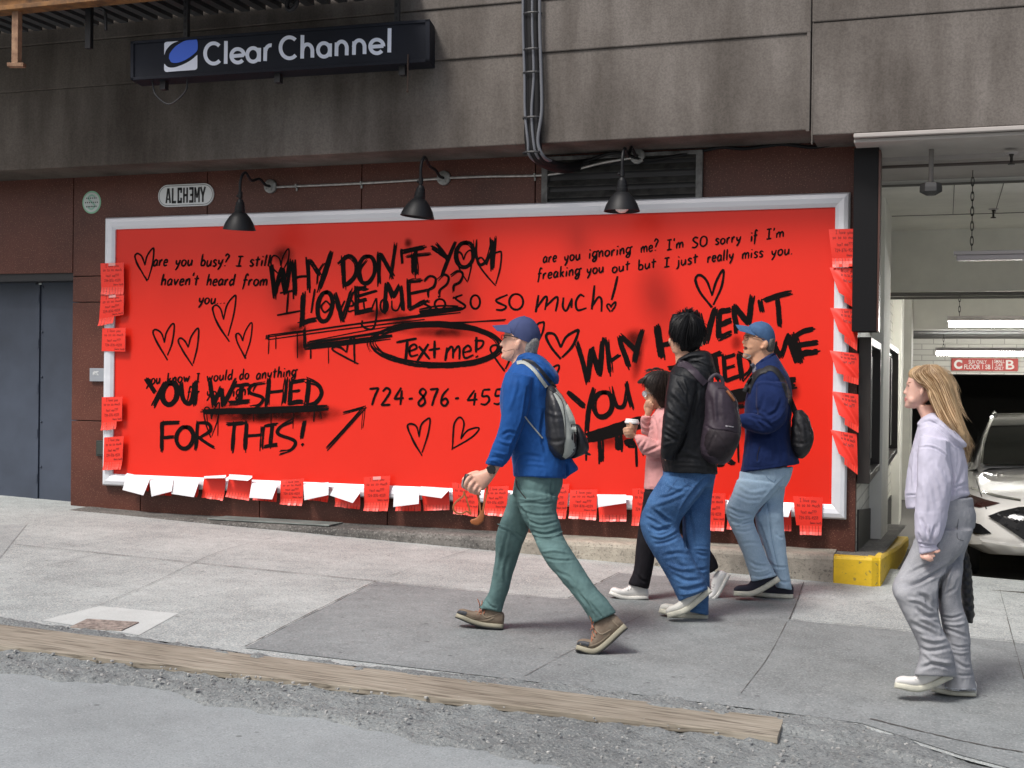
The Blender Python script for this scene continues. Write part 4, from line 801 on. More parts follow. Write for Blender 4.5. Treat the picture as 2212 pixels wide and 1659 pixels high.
fold_flyer(Zq('d', (290, 255), (490, 230), (490, 325), (285, 350)), Zq('d', (512, 382), (308, 382)), bl('white flap low over red tabs', 10))
fold_flyer(Zq('d', (505, 200), (732, 215), (672, 280), (490, 255)), Zq('d', (738, 372), (532, 380)), bl('white flap tipped above red tabs', 11))
flat_flyer(Zq('d', (755, 155), (970, 182), (962, 428), (770, 402)), bl('red flyer behind the walker\'s camera', 12))
flat_flyer(Zq('d', (1015, 188), (1208, 182), (1185, 428), (1000, 410)), bl('red flyer beside the walker\'s front thigh', 13))
flat_flyer(Zq('d', (1500, 172), (1695, 165), (1668, 446), (1490, 440)), bl('red flyer half behind the walker\'s hip', 14), bulge=.02)
flat_flyer(Zq('d', (1700, 214), (1918, 210), (1912, 455), (1690, 440)), bl('red flyer with all tabs hanging', 15))
fold_flyer(Zq('d', (1922, 265), (2150, 268), (2150, 318), (1925, 352)), Zq('d', (2156, 465), (1936, 465)), bl('white flap wide above red tabs', 16))
flat_flyer(Zq('K', (275, 370), (500, 372), (490, 705), (270, 695)), bl('red flyer behind the black trousers', 17))
flat_flyer(Zq('K', (880, 408), (1102, 412), (1090, 747), (875, 738)), bl('red flyer behind the dark jeans', 18))
flat_flyer(Zq('K', (1130, 428), (1345, 432), (1330, 740), (1112, 728)), bl('red flyer behind the pale jeans', 19))
fold_flyer(Zq('K', (1470, 520), (1682, 545), (1660, 622), (1468, 612)), Zq('K', (1688, 748), (1480, 735)), bl('white flap behind the pale jeans', 20))
flat_flyer([(1713, 1072), (1777, 1075), (1775, 1156), (1722, 1154)], 'red flyer on the bottom right corner of the frame', missing=(0,))
# left edge, top to bottom
LS = ['uppermost', 'second', 'third', 'fourth', 'lowest']
for k, (q, ms, lk) in enumerate((([(217, 569), (267, 567), (268, 636), (219, 637)], (), 'with most tabs kept'), ([(218, 638), (268, 636), (266, 694), (213, 705)], (5, 6, 7), 'with three tabs torn off'), ([(221, 709), (271, 708), (270, 776), (219, 774)], tuple(range(8)), 'with every tab gone'),
                                 ([(220, 858), (264, 857), (263, 926), (219, 930)], (6, 7), 'with two tabs gone'), ([(225, 945), (267, 942), (263, 1014), (223, 1016)], (), 'with neat tabs'))):
    flat_flyer(q, f'red flyer {lk}, {LS[k]} on the left edge of the billboard', missing=ms, tape=(k < 2), y0=-.080)
flat_flyer([(1790, 495), (1856, 494), (1856, 577), (1799, 578)], 'flat red flyer with pale tabs at the top of the right edge', lift=.03)
RS = ['second', 'third', 'fourth', 'fifth', 'lowest']
for k, q in enumerate(([(1792, 578), (1855, 580), (1852, 656), (1812, 632)], [(1793, 665), (1855, 668), (1852, 745), (1812, 716)], [(1792, 757), (1855, 764), (1855, 818), (1808, 806)], [(1797, 845), (1854, 852), (1855, 922), (1812, 896)], [(1794, 928), (1851, 938), (1853, 1012), (1812, 980)])):
    curl_flyer(q, f'creased red flyer sprung off its corner, {RS[k]} from the top on the right edge')

# ------------------------------------------------------------------ gooseneck lamps and their conduit
M_lamp = mat('black_enamel', (.010, .0105, .012), .5, spec=.25, bump=.05, bscale=60); M_plate = mat('galvanised_plate', (.25, .25, .24), .5, metal=.5, var=.3, vscale=30)
M_bulb = mat('lamp_bulb', (.85, .84, .8), .4)
for k, (bx, by, sx, sy, tx, lb) in enumerate(((586, 403, 519, 436, .10, 'leftmost black gooseneck lamp over the billboard, shade tilted to one side'), (960, 385, 909, 406, .12, 'middle black gooseneck lamp over the billboard, above the word DON\'T'), (1378, 338, 1344, 390, .0, 'black gooseneck lamp in front of the vent with its white bulb showing'))):
    b = onwall(bx, by, -.002 if k < 2 else -.05); Y = -.47 if k == 2 else -.50
    top = onwall(sx, sy, Y); top[0] = (top[0]+b[0])/2 if False else top[0]
    r = thing('gooseneck_lamp', lb, 'wall lamp', b, 'gooseneck lamps over the billboard')
    mb = MB(); mb.lathe([(0, -.030), (.05, -.030), (.058, -.024), (.06, -.0), (0, 0)], b, (0, 1, 0), 20)
    for a in (0, 1, 2, 3): mb.sphere(b+np.array([.038*math.cos(a*1.57+.6), -.033, .038*math.sin(a*1.57+.6)]), .006, 6)
    obj('base_plate', mb, M_plate, r, smooth='auto')
    pk = .15
    arm = crspline([b+np.array([0, -.02, 0]), b+np.array([0, -.10, .0]), b+np.array([(top[0]-b[0])*.3, -.20, .035]), np.array([top[0]*.6+b[0]*.4, -.33, top[2]+.20]), np.array([top[0], Y+.07, top[2]+.25]), np.array([top[0], Y, top[2]+.17]), np.array([top[0], Y, top[2]])], 6)
    mb = MB(); mb.tube(arm, .012, 10); mb.lathe([(0, .03), (.018, .03), (.018, -.02), (0, -.02)], top+np.array([0, 0, .05]), (0, 0, 1), 12); mb.sphere(top+np.array([-.025, 0, .05]), .012, 8); obj('arm', mb, M_lamp, r, smooth='auto')
    ax = np.array([-tx, .12*(k == 0), -1.0]); ax = ax/np.linalg.norm(ax)
    mb = MB(); mb.lathe([(0, -.02), (.022, -.02), (.028, .0), (.034, .006), (.036, .03), (.040, .032), (.040, .055), (.044, .058), (.044, .085), (.042, .09)], top, ax, 24); obj('socket', mb, M_lamp, r, smooth='auto')
    mb = MB(); mb.lathe([(.040, .086), (.055, .092), (.085, .125), (.115, .175), (.130, .215), (.134, .228), (.130, .229), (.126, .214), (.110, .175), (.08, .13), (.03, .10), (0, .10)], top, ax, 32); obj('shade', mb, M_lamp, r, smooth='auto')
    mb = MB(); c = top+ax*.195; mb.sphere(c, (.055, .055, .045) if k == 2 else (.03, .03, .02), 14); obj('bulb', mb, M_bulb, r, smooth=True)
cp = MB(); w_ = lambda x, y, yy=-.022: onwall(x, y, yy)
cp.tube(crspline([w_(598, 404), w_(780, 396), w_(950, 386)], 4), .0105, 8); cp.tube(crspline([w_(972, 384), w_(1060, 381), w_(1160, 379), w_(1220, 372, -.06), w_(1300, 352, -.08), w_(1372, 340, -.07)], 6), .0105, 8)
CN = obj('conduit', cp, mat('steel_conduit', (.45, .44, .42), .4, metal=.7, var=.3, vscale=20), loc=w_(780, 396)); tag(CN, 'thin steel conduit linking the three wall lamps', 'conduit')
cs = MB()
for x, y in ((780, 396), (1155, 379), (640, 402)):
    cs = MB(); p = w_(x, y); cs.box(p+np.array([0, .004, 0]), (.014, .036, .032)); cs.box(p+np.array([0, .012, -.025]), (.014, .012, .03)); obj('clip', cs, M_plate, CN)

# ------------------------------------------------------------------ wall plaques
def disc(c, rx, rz, y0, y1, n=32): return [np.array([c[0]+rx*math.cos(2*math.pi*k/n), y0, c[2]+rz*math.sin(2*math.pi*k/n)]) for k in range(n)]
M_white = mat('white_enamel', (.70, .72, .72), .4); M_blackp = mat('sign_black', (.01, .01, .011), .5)
def flattext(txt, x0, x1, z0, z1, y, wd, name, m, parent, ghost=False):
    mb = MB(); h = z1-z0
    def put(P):
        Q = crspline([np.array(p) for p in P], 4) if len(P) > 2 else [np.array(p) for p in P]; vs = []
        W = [np.array([x0+p[0]*h, y, z0+p[1]*h]) for p in Q]
        for i, p in enumerate(W):
            t = W[min(i+1, len(W)-1)]-W[max(i-1, 0)]; n_ = np.array([-t[2], 0, t[0]]); n_ /= np.linalg.norm(n_)+1e-9; vs += [p+n_*wd, p-n_*wd]
        mb.add(vs, [(2*i, 2*i+1, 2*i+3, 2*i+2) for i in range(len(W)-1)])
    handtext(txt, put, (x1-x0)/h, jit=0); return obj(name, mb, m, parent)
a0, a1 = onwall(343, 421, -.003), onwall(463, 421, -.003); az0, az1 = onwall(403, 446, -.003)[2], onwall(403, 398, -.003)[2]
ac = (a0+a1)/2; aw, ah = (a1[0]-a0[0])/2, (az1-az0)/2; acz = (az0+az1)/2
def pill(hw, hh, y): return [np.array([ac[0]+s*(hw-hh)+hh*math.cos(a), y, acz+hh*math.sin(a)]) for s, r0 in ((1, -90), (-1, 90)) for a in [math.radians(r0+180*k/14) for k in range(15)]]
AL = thing('wall_sign', 'white pill-shaped sign with tall black condensed letters on the granite', 'sign', (ac[0], 0, acz))
mb = MB(); mb.prism(pill(aw, ah, -.014), (0, .013, 0)); obj('sign_plate', mb, M_white, AL, bevel=.001)
mb = MB(); P1, P2 = pill(aw-.010, ah-.010, -.0155), pill(aw-.014, ah-.014, -.0155); n = len(P1); mb.add(P1+P2, [(i, (i+1) % n, n+(i+1) % n, n+i) for i in range(n)]); obj('border_line', mb, M_blackp, AL)
lt = MB(); LH = ah*1.36; LW0 = ac[0]-aw*.72; LWd = aw*1.44/7
def lbar(i, x0, z0, x1, z1, t):     # bar in letter cell i
    a = np.array([LW0+LWd*(i+x0), -.0158, acz-LH/2+LH*z0]); b = np.array([LW0+LWd*(i+x1), -.0158, acz-LH/2+LH*z1]); d = b-a; d /= np.linalg.norm(d); n_ = np.array([-d[2], 0, d[0]])*t*LWd/2
    lt.add([a+n_, b+n_, b-n_, a-n_], [(0, 1, 2, 3)])
T = .30
for s in ([(0, .12, .02, .42, 1, T), (0, .82, .02, .52, 1, T), (0, .25, .28, .7, .28, .22)], [(1, .24, 0, .24, 1, T), (1, .1, .07, .85, .07, .4)], [(2, .24, 0, .24, 1, T), (2, .1, .07, .85, .07, .4), (2, .1, .93, .85, .93, .4), (2, .74, .66, .74, 1, T), (2, .74, 0, .74, .34, T)], [(3, .22, 0, .22, 1, T), (3, .78, 0, .78, 1, T), (3, .2, .5, .8, .5, .36)],
          [(4, .76, 0, .76, 1, T), (4, .14, .93, .9, .93, .4), (4, .14, .07, .9, .07, .4), (4, .3, .5, .9, .5, .36)], [(5, .16, 0, .16, 1, .26), (5, .86, 0, .86, 1, .26), (5, .2, .98, .5, .3, .24), (5, .82, .98, .52, .3, .24)], [(6, .14, 1, .5, .45, T), (6, .9, 1, .52, .45, T), (6, .51, 0, .51, .5, T)]):
    for q in s: lbar(*q)
obj('sign_lettering', lt, M_blackp, AL)
flattext('I love', ac[0]-.05, ac[0]+.09, acz-ah*.93, acz-ah*.80, -.0156, .0012, 'fine_print', M_blackp, AL) if False else None
sc = onwall(198, 437, -.003); srx = (onwall(218, 437)[0]-onwall(178, 437)[0])/2; srz = (onwall(198, 413)[2]-onwall(198, 462)[2])/2
ST = thing('round_sticker', 'round white permit sticker with green rim on the granite', 'sticker', sc)
mb = MB(); mb.prism(disc(sc, srx, srz, -.003, 0), (0, .002, 0)); obj('rim', mb, mat('green_rim', (.25, .50, .33), .5), ST)
mb = MB(); mb.prism(disc(sc+np.array([0, -.0012, 0]), srx*.86, srz*.86, 0, 0), (0, .002, 0)); 
for i, v in enumerate(mb.v): mb.v[i] = (v[0], v[1]-.0045, v[2])
obj('face', mb, mat('sticker_white', (.55, .60, .57), .5), ST)
mb = MB(); Q = crspline([np.array([sc[0]+x*srx, -.0062, sc[2]+z*srz]) for x, z in ((.38, .45), (.0, .62), (-.36, .38), (.0, .02), (.36, -.32), (.0, -.62), (-.40, -.42))], 5); mb.tube(Q, .0095, 6, flat=.05, flatdir=(0, 1, 0)); obj('letter', mb, mat('pale_green', (.30, .50, .40), .5), ST)
for j, (zz, ww, lw) in enumerate(((.36, .6, 'OI 1124'), (-.02, .74, 'oaoa oaoa'), (-.38, .6, 'oao aoa'))):
    mb = MB(); 
    for g in range(7 if j else 6):
        xx = sc[0]-srx*ww+2*srx*ww*(g+.5)/(7 if j else 6)
        mb.bb((xx-.0045, -.0078, sc[2]+zz*srz-.006), (xx+.004, -.0070, sc[2]+zz*srz+.006))
    obj('printed_line', mb, M_blackp, ST)
n0, n1 = onwall(226, 824, -.03), onwall(263, 796, -.03); n0[0], n1[0] = onwall(198, 810, 0)[0], BX0-.004
NP_ = thing('wall_plate', 'small grey NYC meter plate beside the billboard frame', 'wall plate', ((n0[0]+n1[0])/2, 0, n0[2]))
mb = MB(); mb.bb((n0[0], -.03, n0[2]), (n1[0], -.001, n1[2])); PL = obj('plate', mb, mat('grey_plate', (.30, .32, .35), .5, metal=.2), NP_, bevel=.002)
def ntext(x, z, s):
    mb = MB(); B = lambda x0, z0, x1, z1, t=.16: None
    segs = [((0, 0), (0, 1)), ((0, 1), (.5, 0)), ((.5, 0), (.5, 1)), ((.68, 1), (.92, .5)), ((1.16, 1), (.92, .5)), ((.92, .5), (.92, 0)), ((1.75, 1), (1.35, 1)), ((1.35, 1), (1.35, 0)), ((1.35, 0), (1.75, 0))]
    for a, b in segs:
        a = np.array([x+a[0]*s, -.0312, z+a[1]*s]); b = np.array([x+b[0]*s, -.0312, z+b[1]*s]); d = (b-a)/np.linalg.norm(b-a); n_ = np.array([-d[2], 0, d[0]])*s*.12; mb.add([a+n_-d*s*.1, b+n_+d*s*.1, b-n_+d*s*.1, a-n_-d*s*.1], [(0, 1, 2, 3)])
    return mb
obj('plate_lettering', ntext(n0[0]+.04, (n0[2]+n1[2])/2+.0, .03), M_white, PL)
s0, s1 = onwall(203, 985, -.02), onwall(262, 953, -.02); mb = MB(); mb.bb((s0[0]+.02, -.02, s0[2]), (BX0-.005, -.001, s1[2])); SB = obj('valve_box', mb, mat('dark_green_iron', (.022, .028, .024), .5, bump=.3, bscale=80), loc=(s0[0]+.08, 0, s0[2]), bevel=.003); tag(SB, 'dark iron wall box half hidden behind the lowest left flyer', 'wall box')
mb = MB(); mb.bb((s0[0]+.035, -.026, s0[2]+.015), (BX0-.02, -.0205, s1[2]-.015)); obj('lid', mb, mat('dark_relief', (.03, .036, .03), .6), SB, bevel=.003)

# ------------------------------------------------------------------ hanging light box sign
TLp, TRp, BRp, BLp = onwall(283, 90, -1.2), onwall(929, 42, -.72), onwall(929, 134, -.72), onwall(283, 174, -1.2)
zt, zb_ = (TLp[2]+TRp[2])/2, (BLp[2]+BRp[2])/2
ex = TRp-TLp; exl = np.linalg.norm(ex); ex = ex/exl; ez = (BLp-TLp); ezl = (np.linalg.norm(TLp-BLp)+np.linalg.norm(TRp-BRp))/2; 
def sp_(u, v, out=0.0):   # sign face coordinates 0..1; out = metres towards the street
    p = (TLp*(1-u)+TRp*u)*(1-v)+(BLp*(1-u)+BRp*u)*v; n_ = np.cross(ex, np.array([0, 0, 1.])); n_ /= np.linalg.norm(n_); return p+n_*out
SG = thing('hanging_sign', 'long dark blue light box sign with white lettering hung before the concrete band', 'sign', sp_(.5, 1))
M_navy = mat('dark_navy_metal', (.0095, .0115, .018), .6, spec=.18, var=.15, vscale=4, bump=.05, bscale=60); M_lt = mat('sign_white', (.66, .70, .80), .45); M_blue = mat('sign_blue', (.015, .10, .60), .4)
mb = MB(); mb.hexa([sp_(0, 1), sp_(1, 1), sp_(1, 0), sp_(0, 0)], [sp_(0, 1, -.20), sp_(1, 1, -.20), sp_(1, 0, -.20), sp_(0, 0, -.20)]); BODY = obj('sign_box', mb, M_navy, SG, bevel=.004)
mb = MB()
for (u0, v0, u1, v1) in ((0, 0, 1, .07), (0, .93, 1, 1), (0, 0, .011, 1), (.985, 0, 1, 1)): mb.hexa([sp_(u0, v1, .001), sp_(u1, v1, .001), sp_(u1, v0, .001), sp_(u0, v0, .001)], [sp_(u0, v1, .012), sp_(u1, v1, .012), sp_(u1, v0, .012), sp_(u0, v0, .012)])
obj('frame', mb, M_navy, BODY, bevel=.002)
ZONES['s'] = (245.8, 35.1, .3333)
def spx(zx, zy):  # from the enlarged photo to sign face coordinates
    px, py = zp('s', zx, zy); u = (px-283)/(929-283); t, b = 90+(42-90)*u, 174+(134-174)*u; return u, (py-t)/(b-t)
def S3(zx, zy, out=.004): return sp_(*spx(zx, zy), out)
lg_ = MB()
def srib(mb, pts, wd, closed=False, sub=8, out=.004):
    Q = crspline([np.array(p, float) for p in pts], sub) if len(pts) > 2 else [np.array(p, float) for p in pts]; vs = []
    for i, p in enumerate(Q):
        t = Q[min(i+1, len(Q)-1)]-Q[max(i-1, 0)]; t /= np.linalg.norm(t)+1e-9; n_ = np.array([-t[1], t[0]])*wd/2; vs += [S3(*(p+n_), out), S3(*(p-n_), out)]
    mb.add(vs, [(2*i, 2*i+1, 2*i+3, 2*i+2) for i in range(len(Q)-1)])
def arc(cx, cy, rx, ry, a0, a1, n=14): return [(cx+rx*math.cos(math.radians(a0+(a1-a0)*k/n)), cy+ry*math.sin(math.radians(a0+(a1-a0)*k/n))) for k in range(n+1)]
W_ = 24
sl = -.062
letters = [('C', [arc(660, 241, 56, 66, -48, -315)]), ('l', [[(741, 160), (739, 308)]]), ('e', [arc(818, 256, 42, 44, 0, -320), [(776, 260), (858, 252)]]), ('a', [arc(918, 250, 38, 44, 0, -360), [(958, 205), (957, 294)]]), ('r', [[(998, 202), (996, 290)], arc(1034, 226, 34, 38, -178, -82)]),
           ('C', [arc(1154, 204, 58, 68, -48, -315)]), ('h', [[(1238, 122), (1236, 274)], arc(1270, 226, 32, 44, -180, 0)+[(1302, 268)]]), ('a', [arc(1376, 218, 38, 44, 0, -360), [(1416, 176), (1415, 262)]]), ('n', [[(1458, 170), (1456, 258)], arc(1490, 208, 33, 44, -180, 0)+[(1522, 253)]]), ('n', [[(1570, 163), (1568, 250)], arc(1602, 200, 34, 44, -180, 0)+[(1636, 245)]]), ('e', [arc(1714, 196, 42, 44, 0, -320), [(1672, 199), (1756, 193)]]), ('l', [[(1795, 78), (1793, 235)]])]
for ch, strokes in letters:
    mb = MB()
    for j, s_ in enumerate(strokes): srib(mb, s_, W_ if len(s_) > 2 else W_, out=.004+.0004*j, sub=3)
    obj('sign_letter', mb, M_lt, BODY)
def spoly(name, pts, m, out):
    mb = MB(); mb.add([S3(*p, out) for p in pts], [tuple(range(len(pts)))]); return obj(name, mb, m, BODY)
spoly('logo_mark', [(334, 180)]+arc(352, 182, 18, 16, -180, -90, 5)+[(428, 161)]+crspline([np.array(p) for p in ((428, 161), (385, 180), (350, 215), (334, 252))], 5), M_lt, .004)
spoly('logo_mark', crspline([np.array(p) for p in ((334, 308), (360, 330), (400, 332), (460, 312), (510, 285), (553, 250))], 5)+[(553, 325)]+arc(535, 330, 18, 18, 0, 90, 4)+[(350, 361)]+arc(350, 343, 17, 18, 90, 180, 4), M_lt, .004)
spoly('logo_mark', crspline([np.array(p) for p in ((365, 272), (372, 240), (410, 195), (470, 160), (530, 148), (552, 158), (554, 215), (530, 245), (480, 280), (430, 300), (385, 300), (365, 272))], 5)[:-1], M_blue, .0045)
for (u, px, pt) in ((.175, 399, -40), (.885, 852, -40)):
    mb = MB(); b_ = sp_(u, 0, -.09); zt_ = onwall(px, pt, b_[1])[2]; mb.bb((b_[0]-.018, b_[1]-.018, b_[2]-.01), (b_[0]+.018, b_[1]+.018, zt_)); 
    h_ = obj('hanger', mb, mat('perforated_steel', (.05, .05, .052), .5, metal=.4), SG)
    hh = MB()
    for k in range(16): hh.box((b_[0], b_[1]-.0190, b_[2]+.05+k*.05), (.014, .001, .026))
    obj('slot', hh, M_dark, h_)
for u in (.10, .49, .905):
    mb = MB(); p = sp_(u, 1, -.08); mb.box(p+np.array([0, 0, -.035]), (.05, .05, .07)); obj('bracket', mb, M_dark, SG)
mb = MB(); p0 = sp_(.065, 1, -.05); p1 = sp_(.185, 1, -.05); mb.tube(crspline([p0, p0+np.array([.03, 0, -.11]), (p0+p1)/2+np.array([0, 0, -.19]), p1+np.array([-.02, 0, -.10]), p1], 6), .008, 8); obj('cable', mb, M_dark, SG)
mb = MB(); p = sp_(.93, .8, .02); mb.tube([p, p+np.array([.0, 0, -.28])], .006, 6); mb.sphere(p+np.array([0, 0, -.28]), .011, 8); obj('rod', mb, mat('rusty_rod', (.05, .03, .022), .8), SG)

# ------------------------------------------------------------------ black cable bundle on the concrete band
CB = thing('cable_bundle', 'thick bundle of black cables running down the concrete band into the vent', 'cables', onwall(1150, 330, -.55))
M_cab = mat('black_sleeve', (.010, .010, .011), .6, spec=.2, bump=.1, bscale=50); M_cabg = mat('grey_cable', (.12, .125, .14), .4)
for off, r_, m_ in ((0, .036, M_cab), (11, .032, M_cab), (-10, .026, M_cab), (20, .013, M_cabg), (-16, .011, M_cabg), (4, .011, M_cabg)):
    y = -.535-(.03 if m_ is M_cabg else 0); cr = 1.0 if m_ is M_cab else .6
    pts = [onwall(1146+off, -30, y), onwall(1146+off, 60, y), onwall(1149+off, 160, y), onwall(1150+off*(-.4 if off == 4 else 1), 240, y), onwall(1150+off*cr, 305, y), onwall(1158+off*.8, 338, y+.03), onwall(1186+off*.4, 356-off*.3, -.40), onwall(1222, 364-off*.4, -.22), onwall(1252, 358-off*.3, -.06), onwall(1275, 352-off*.2, -.03)]
    mb = MB(); mb.tube(crspline(pts, 8), r_, 10); obj('cable', mb, m_, CB, smooth='auto')
for py in (30, 108, 158, 255, 330):
    mb = MB(); c = onwall(1150, py, -.548); mb.lathe([(.074, -.008), (.078, 0), (.074, .008)], c, (0, 0, 1), 20); 
    for i, v in enumerate(mb.v): mb.v[i] = (v[0], c[1]+(v[1]-c[1])*.62, v[2])
    obj('cable_tie', mb, M_dark, CB)
mb = MB(); mb.tube(crspline([onwall(1255, 352, -.05), onwall(1330, 330, -.10), onwall(1400, 345, -.06), onwall(1520, 325, -.03), onwall(1560, 318, -.02), onwall(1610, 321, -.02), onwall(1690, 312, -.02), onwall(1760, 318, -.02), onwall(1830, 303, -.12), onwall(1866, 297, -.29)], 8), .013, 8)
WC = obj('wall_cable', mb, M_cab, smooth='auto', loc=onwall(1600, 320, -.02)); tag(WC, 'black cable sagging along the granite from the vent to the grey junction box', 'cable')
j0 = onwall(1881, 297, -.30); JB = thing('junction_box', 'small pale junction box at the garage soffit with a conduit', 'junction box', j0)
mb = MB(); mb.box(j0, (.115, .07, .065)); obj('box', mb, mat('pale_grey_paint', (.42, .41, .40), .6, var=.2, vscale=20), JB, bevel=.004)
mb = MB(); mb.tube([j0+np.array([.05, 0, 0]), j0+np.array([7, 0, -.02])], .011, 8); obj('conduit', mb, mat('pale_conduit', (.38, .36, .35), .5), JB)

# ------------------------------------------------------------------ sidewalk shed at the top left
SH = thing('scaffold_shed', 'rusty orange scaffold beam carrying a dark corrugated deck over the pavement', 'scaffold', onwall(0, 20, -1.6))
M_rust = mat('rusty_orange_steel', (.27, .125, .035), .7, col2=(.06, .028, .012), vscale=9, bump=.2, bscale=50); M_deck = mat('dark_deck', (.014, .014, .015), .6)
zb0 = onwall(0, 29, -1.45)[2]
mb = MB(); mb.bb((-14, -1.52, zb0), (-4.2, -1.38, zb0+.035)); mb.bb((-14, -1.46, zb0+.035), (-4.2, -1.44, zb0+.16)); mb.bb((-14, -1.52, zb0+.16), (-4.2, -1.38, zb0+.19)); obj('beam', mb, M_rust, SH, bevel=.003)
zd = onwall(0, 52, -.85)[2]
mb = MB(); mb.bb((-14, -1.37, zd+.06), (-3.9, -.57, zd+.09)); DK = obj('deck', mb, M_deck, SH)
for k in range(36):
    x = -9.2+k*.145
    if x < -4.0: mb = MB(); mb.bb((x, -1.36, zd), (x+.075, -.58, zd+.058)); obj('rib', mb, mat('deck_grey', (.05, .05, .052), .6) if k == 0 else bpy.data.materials['deck_grey'], DK)
mb = MB(); p = onwall(37, 30, -1.45); q_ = onwall(40, 138, -1.45); mb.bb((p[0]-.03, -1.475, q_[2]), (p[0]+.03, -1.425, zb0)); mb.box((p[0], -1.45, q_[2]-.01), (.13, .06, .03), rz=.3); obj('drop_post', mb, mat('peeling_rust', (.33, .20, .12), .8, col2=(.14, .07, .04), vscale=15), SH, bevel=.003)
mb = MB(); p = onwall(196, 40, -1.2); q_ = onwall(194, 106, -1.2); mb.bb((p[0]-.03, -1.23, q_[2]), (p[0]+.02, -1.19, zd+.08)); obj('drop_post', mb, M_dark, SH)
mb = MB(); mb.tube(crspline([onwall(175, -5, -1.4), onwall(205, 14, -1.35), onwall(226, 24, -1.3), onwall(229, 66, -1.3)], 6), .012, 8); obj('cable', mb, M_dark, SH)
mb = MB(); mb.tube(crspline([onwall(624, -8, -1.0), onwall(620, 14, -1.0), onwall(628, 22, -1.0), onwall(640, 10, -1.0), onwall(642, -8, -1.0)], 6), .018, 8); o = obj('hanging_hose', mb, M_dark, loc=onwall(630, 10, -1.0)); tag(o, 'loop of black hose hanging at the top edge right of the corrugated deck', 'hose')

# ------------------------------------------------------------------ garage: blade sign, posters, lights, floor sign
k0, k1 = onwall(1845, 320, -.26), onwall(1893, 716, -.26)
BS = thing('blade_sign', 'tall black sign box hung at the garage corner', 'sign', (k0[0], -.16, k1[2]))
mb = MB(); mb.bb((k0[0], -.26, k1[2]), (k1[0], -.04, k0[2])); obj('box', mb, mat('gloss_black', (.005, .005, .006), .5, spec=.2), BS, bevel=.004)
mb = MB(); mb.bb((k1[0]+.001, -.262, k1[2]), (k1[0]+.014, -.05, k0[2]-.02)); obj('edge_trim', mb, mat('brown_trim', (.07, .028, .02), .4), BS)
mb = MB(); mb.bb((k0[0]+.06, -.2, k0[2]), (k0[0]+.14, -.08, k0[2]+.10)); obj('bracket', mb, M_dark, BS)
GPF = 'poster frames on the garage side wall'
M_pf = mat('dark_bronze', (.022, .018, .016), .4); M_glass = mat('poster_glass', (.02, .022, .022), .08, spec=.6)
for k, (y0, y1, z0, z1, lb) in enumerate(((.02, 1.55, .64, 1.715, 'dark glazed poster case on the garage wall nearest the street'), (3.25, 5.85, .565, 1.78, 'dark glazed poster case further inside the garage wall'))):
    r = thing('poster_case', lb, 'poster case', (-.6, (y0+y1)/2, z0), GPF); x = -.60
    mb = MB()
    for a, b in (((x, y0, z0), (x+.09, y0+.06, z1)), ((x, y1-.06, z0), (x+.09, y1, z1)), ((x, y0+.06, z0), (x+.088, y1-.06, z0+.06)), ((x, y0+.06, z1-.06), (x+.088, y1-.06, z1))): mb.bb(a, b)
    obj('frame', mb, M_pf, r, bevel=.004)
    mb = MB(); mb.bb((x, y0+.06, z0+.06), (x+.03, y1-.06, z1-.06)); obj('glass', mb, M_glass, r)
    for j, (yy, ww, m_) in enumerate(((.22, .16, 'pb1'), (.52, .22, 'pb2'), (.80, .12, 'pb3'))):
        mb = MB(); ya = y0+(y1-y0)*yy; mb.bb((x+.031, ya-ww*(y1-y0)/3, z0+.12), (x+.034, ya+ww*(y1-y0)/3, z1-.12)); obj('poster', mb, mat('poster_%d%d' % (k, j), ((.10, .035, .025), (.16, .17, .15), (.05, .05, .05))[j], .5, col2=((.03, .012, .01), (.03, .03, .03), (.22, .22, .2))[j], vscale=9), r)
M_fix = mat('fixture_paint', (.40, .37, .37), .5); M_tube = mat('fluorescent_tube', (1, 1, 1), .4, emit=(1.0, .98, .92), estr=48.0); M_tubeoff = mat('unlit_lens', (.38, .35, .36), .4); M_chain = mat('dark_chain', (.03, .028, .025), .5, metal=.5)
def chain(root, top, bot):
    n = max(3, int(abs(top[2]-bot[2])/.055)); 
    mb = MB()
    for k in range(n):
        z = top[2]+(bot[2]-top[2])*(k+.5)/n; hl = abs(top[2]-bot[2])/n*.66; pts = []
        for a in range(13):
            t = 2*math.pi*a/12; u, v = .011*math.cos(t), hl*math.sin(t)
            pts.append((top[0]+(u if k % 2 else 0), top[1]+(0 if k % 2 else u), z+v))
        mb.tube(pts, .0035, 5, cap=False)
    obj('chain', mb, M_chain, root)
def fixture(px, py, px1, y, h, ztop, lit, lb):
    a = onwall(px, py, y); x1 = a[0]+2.4; r = thing('fluorescent_light', lb, 'ceiling light', (a[0], y, a[2]), 'fluorescent lights hung in the garage')
    mb = MB(); mb.bb((a[0], y-.07, a[2]+.01), (x1, y+.07, a[2]+h*.55)); obj('housing', mb, M_fix, r, bevel=.004)
    mb = MB(); mb.bb((a[0]+.02, y-.06, a[2]-h*.45), (x1, y+.06, a[2]+.009)); obj('tube', mb, M_tube if lit else M_tubeoff, r, bevel=.01)
    chain(r, (a[0]+.13, y, ztop), (a[0]+.13, y, a[2]+h*.5)); return r
fixture(2060, 555, 2212, .75, .07, 3.02, False, 'unlit fluorescent fixture on a chain nearest the street')
fixture(2046, 696, 2212, 5.6, .12, 2.9, True, 'lit fluorescent fixture on a chain behind the first beam')
fixture(2020, 760, 2212, 12.6, .13, 2.2, True, 'lit fluorescent fixture above the red floor sign')
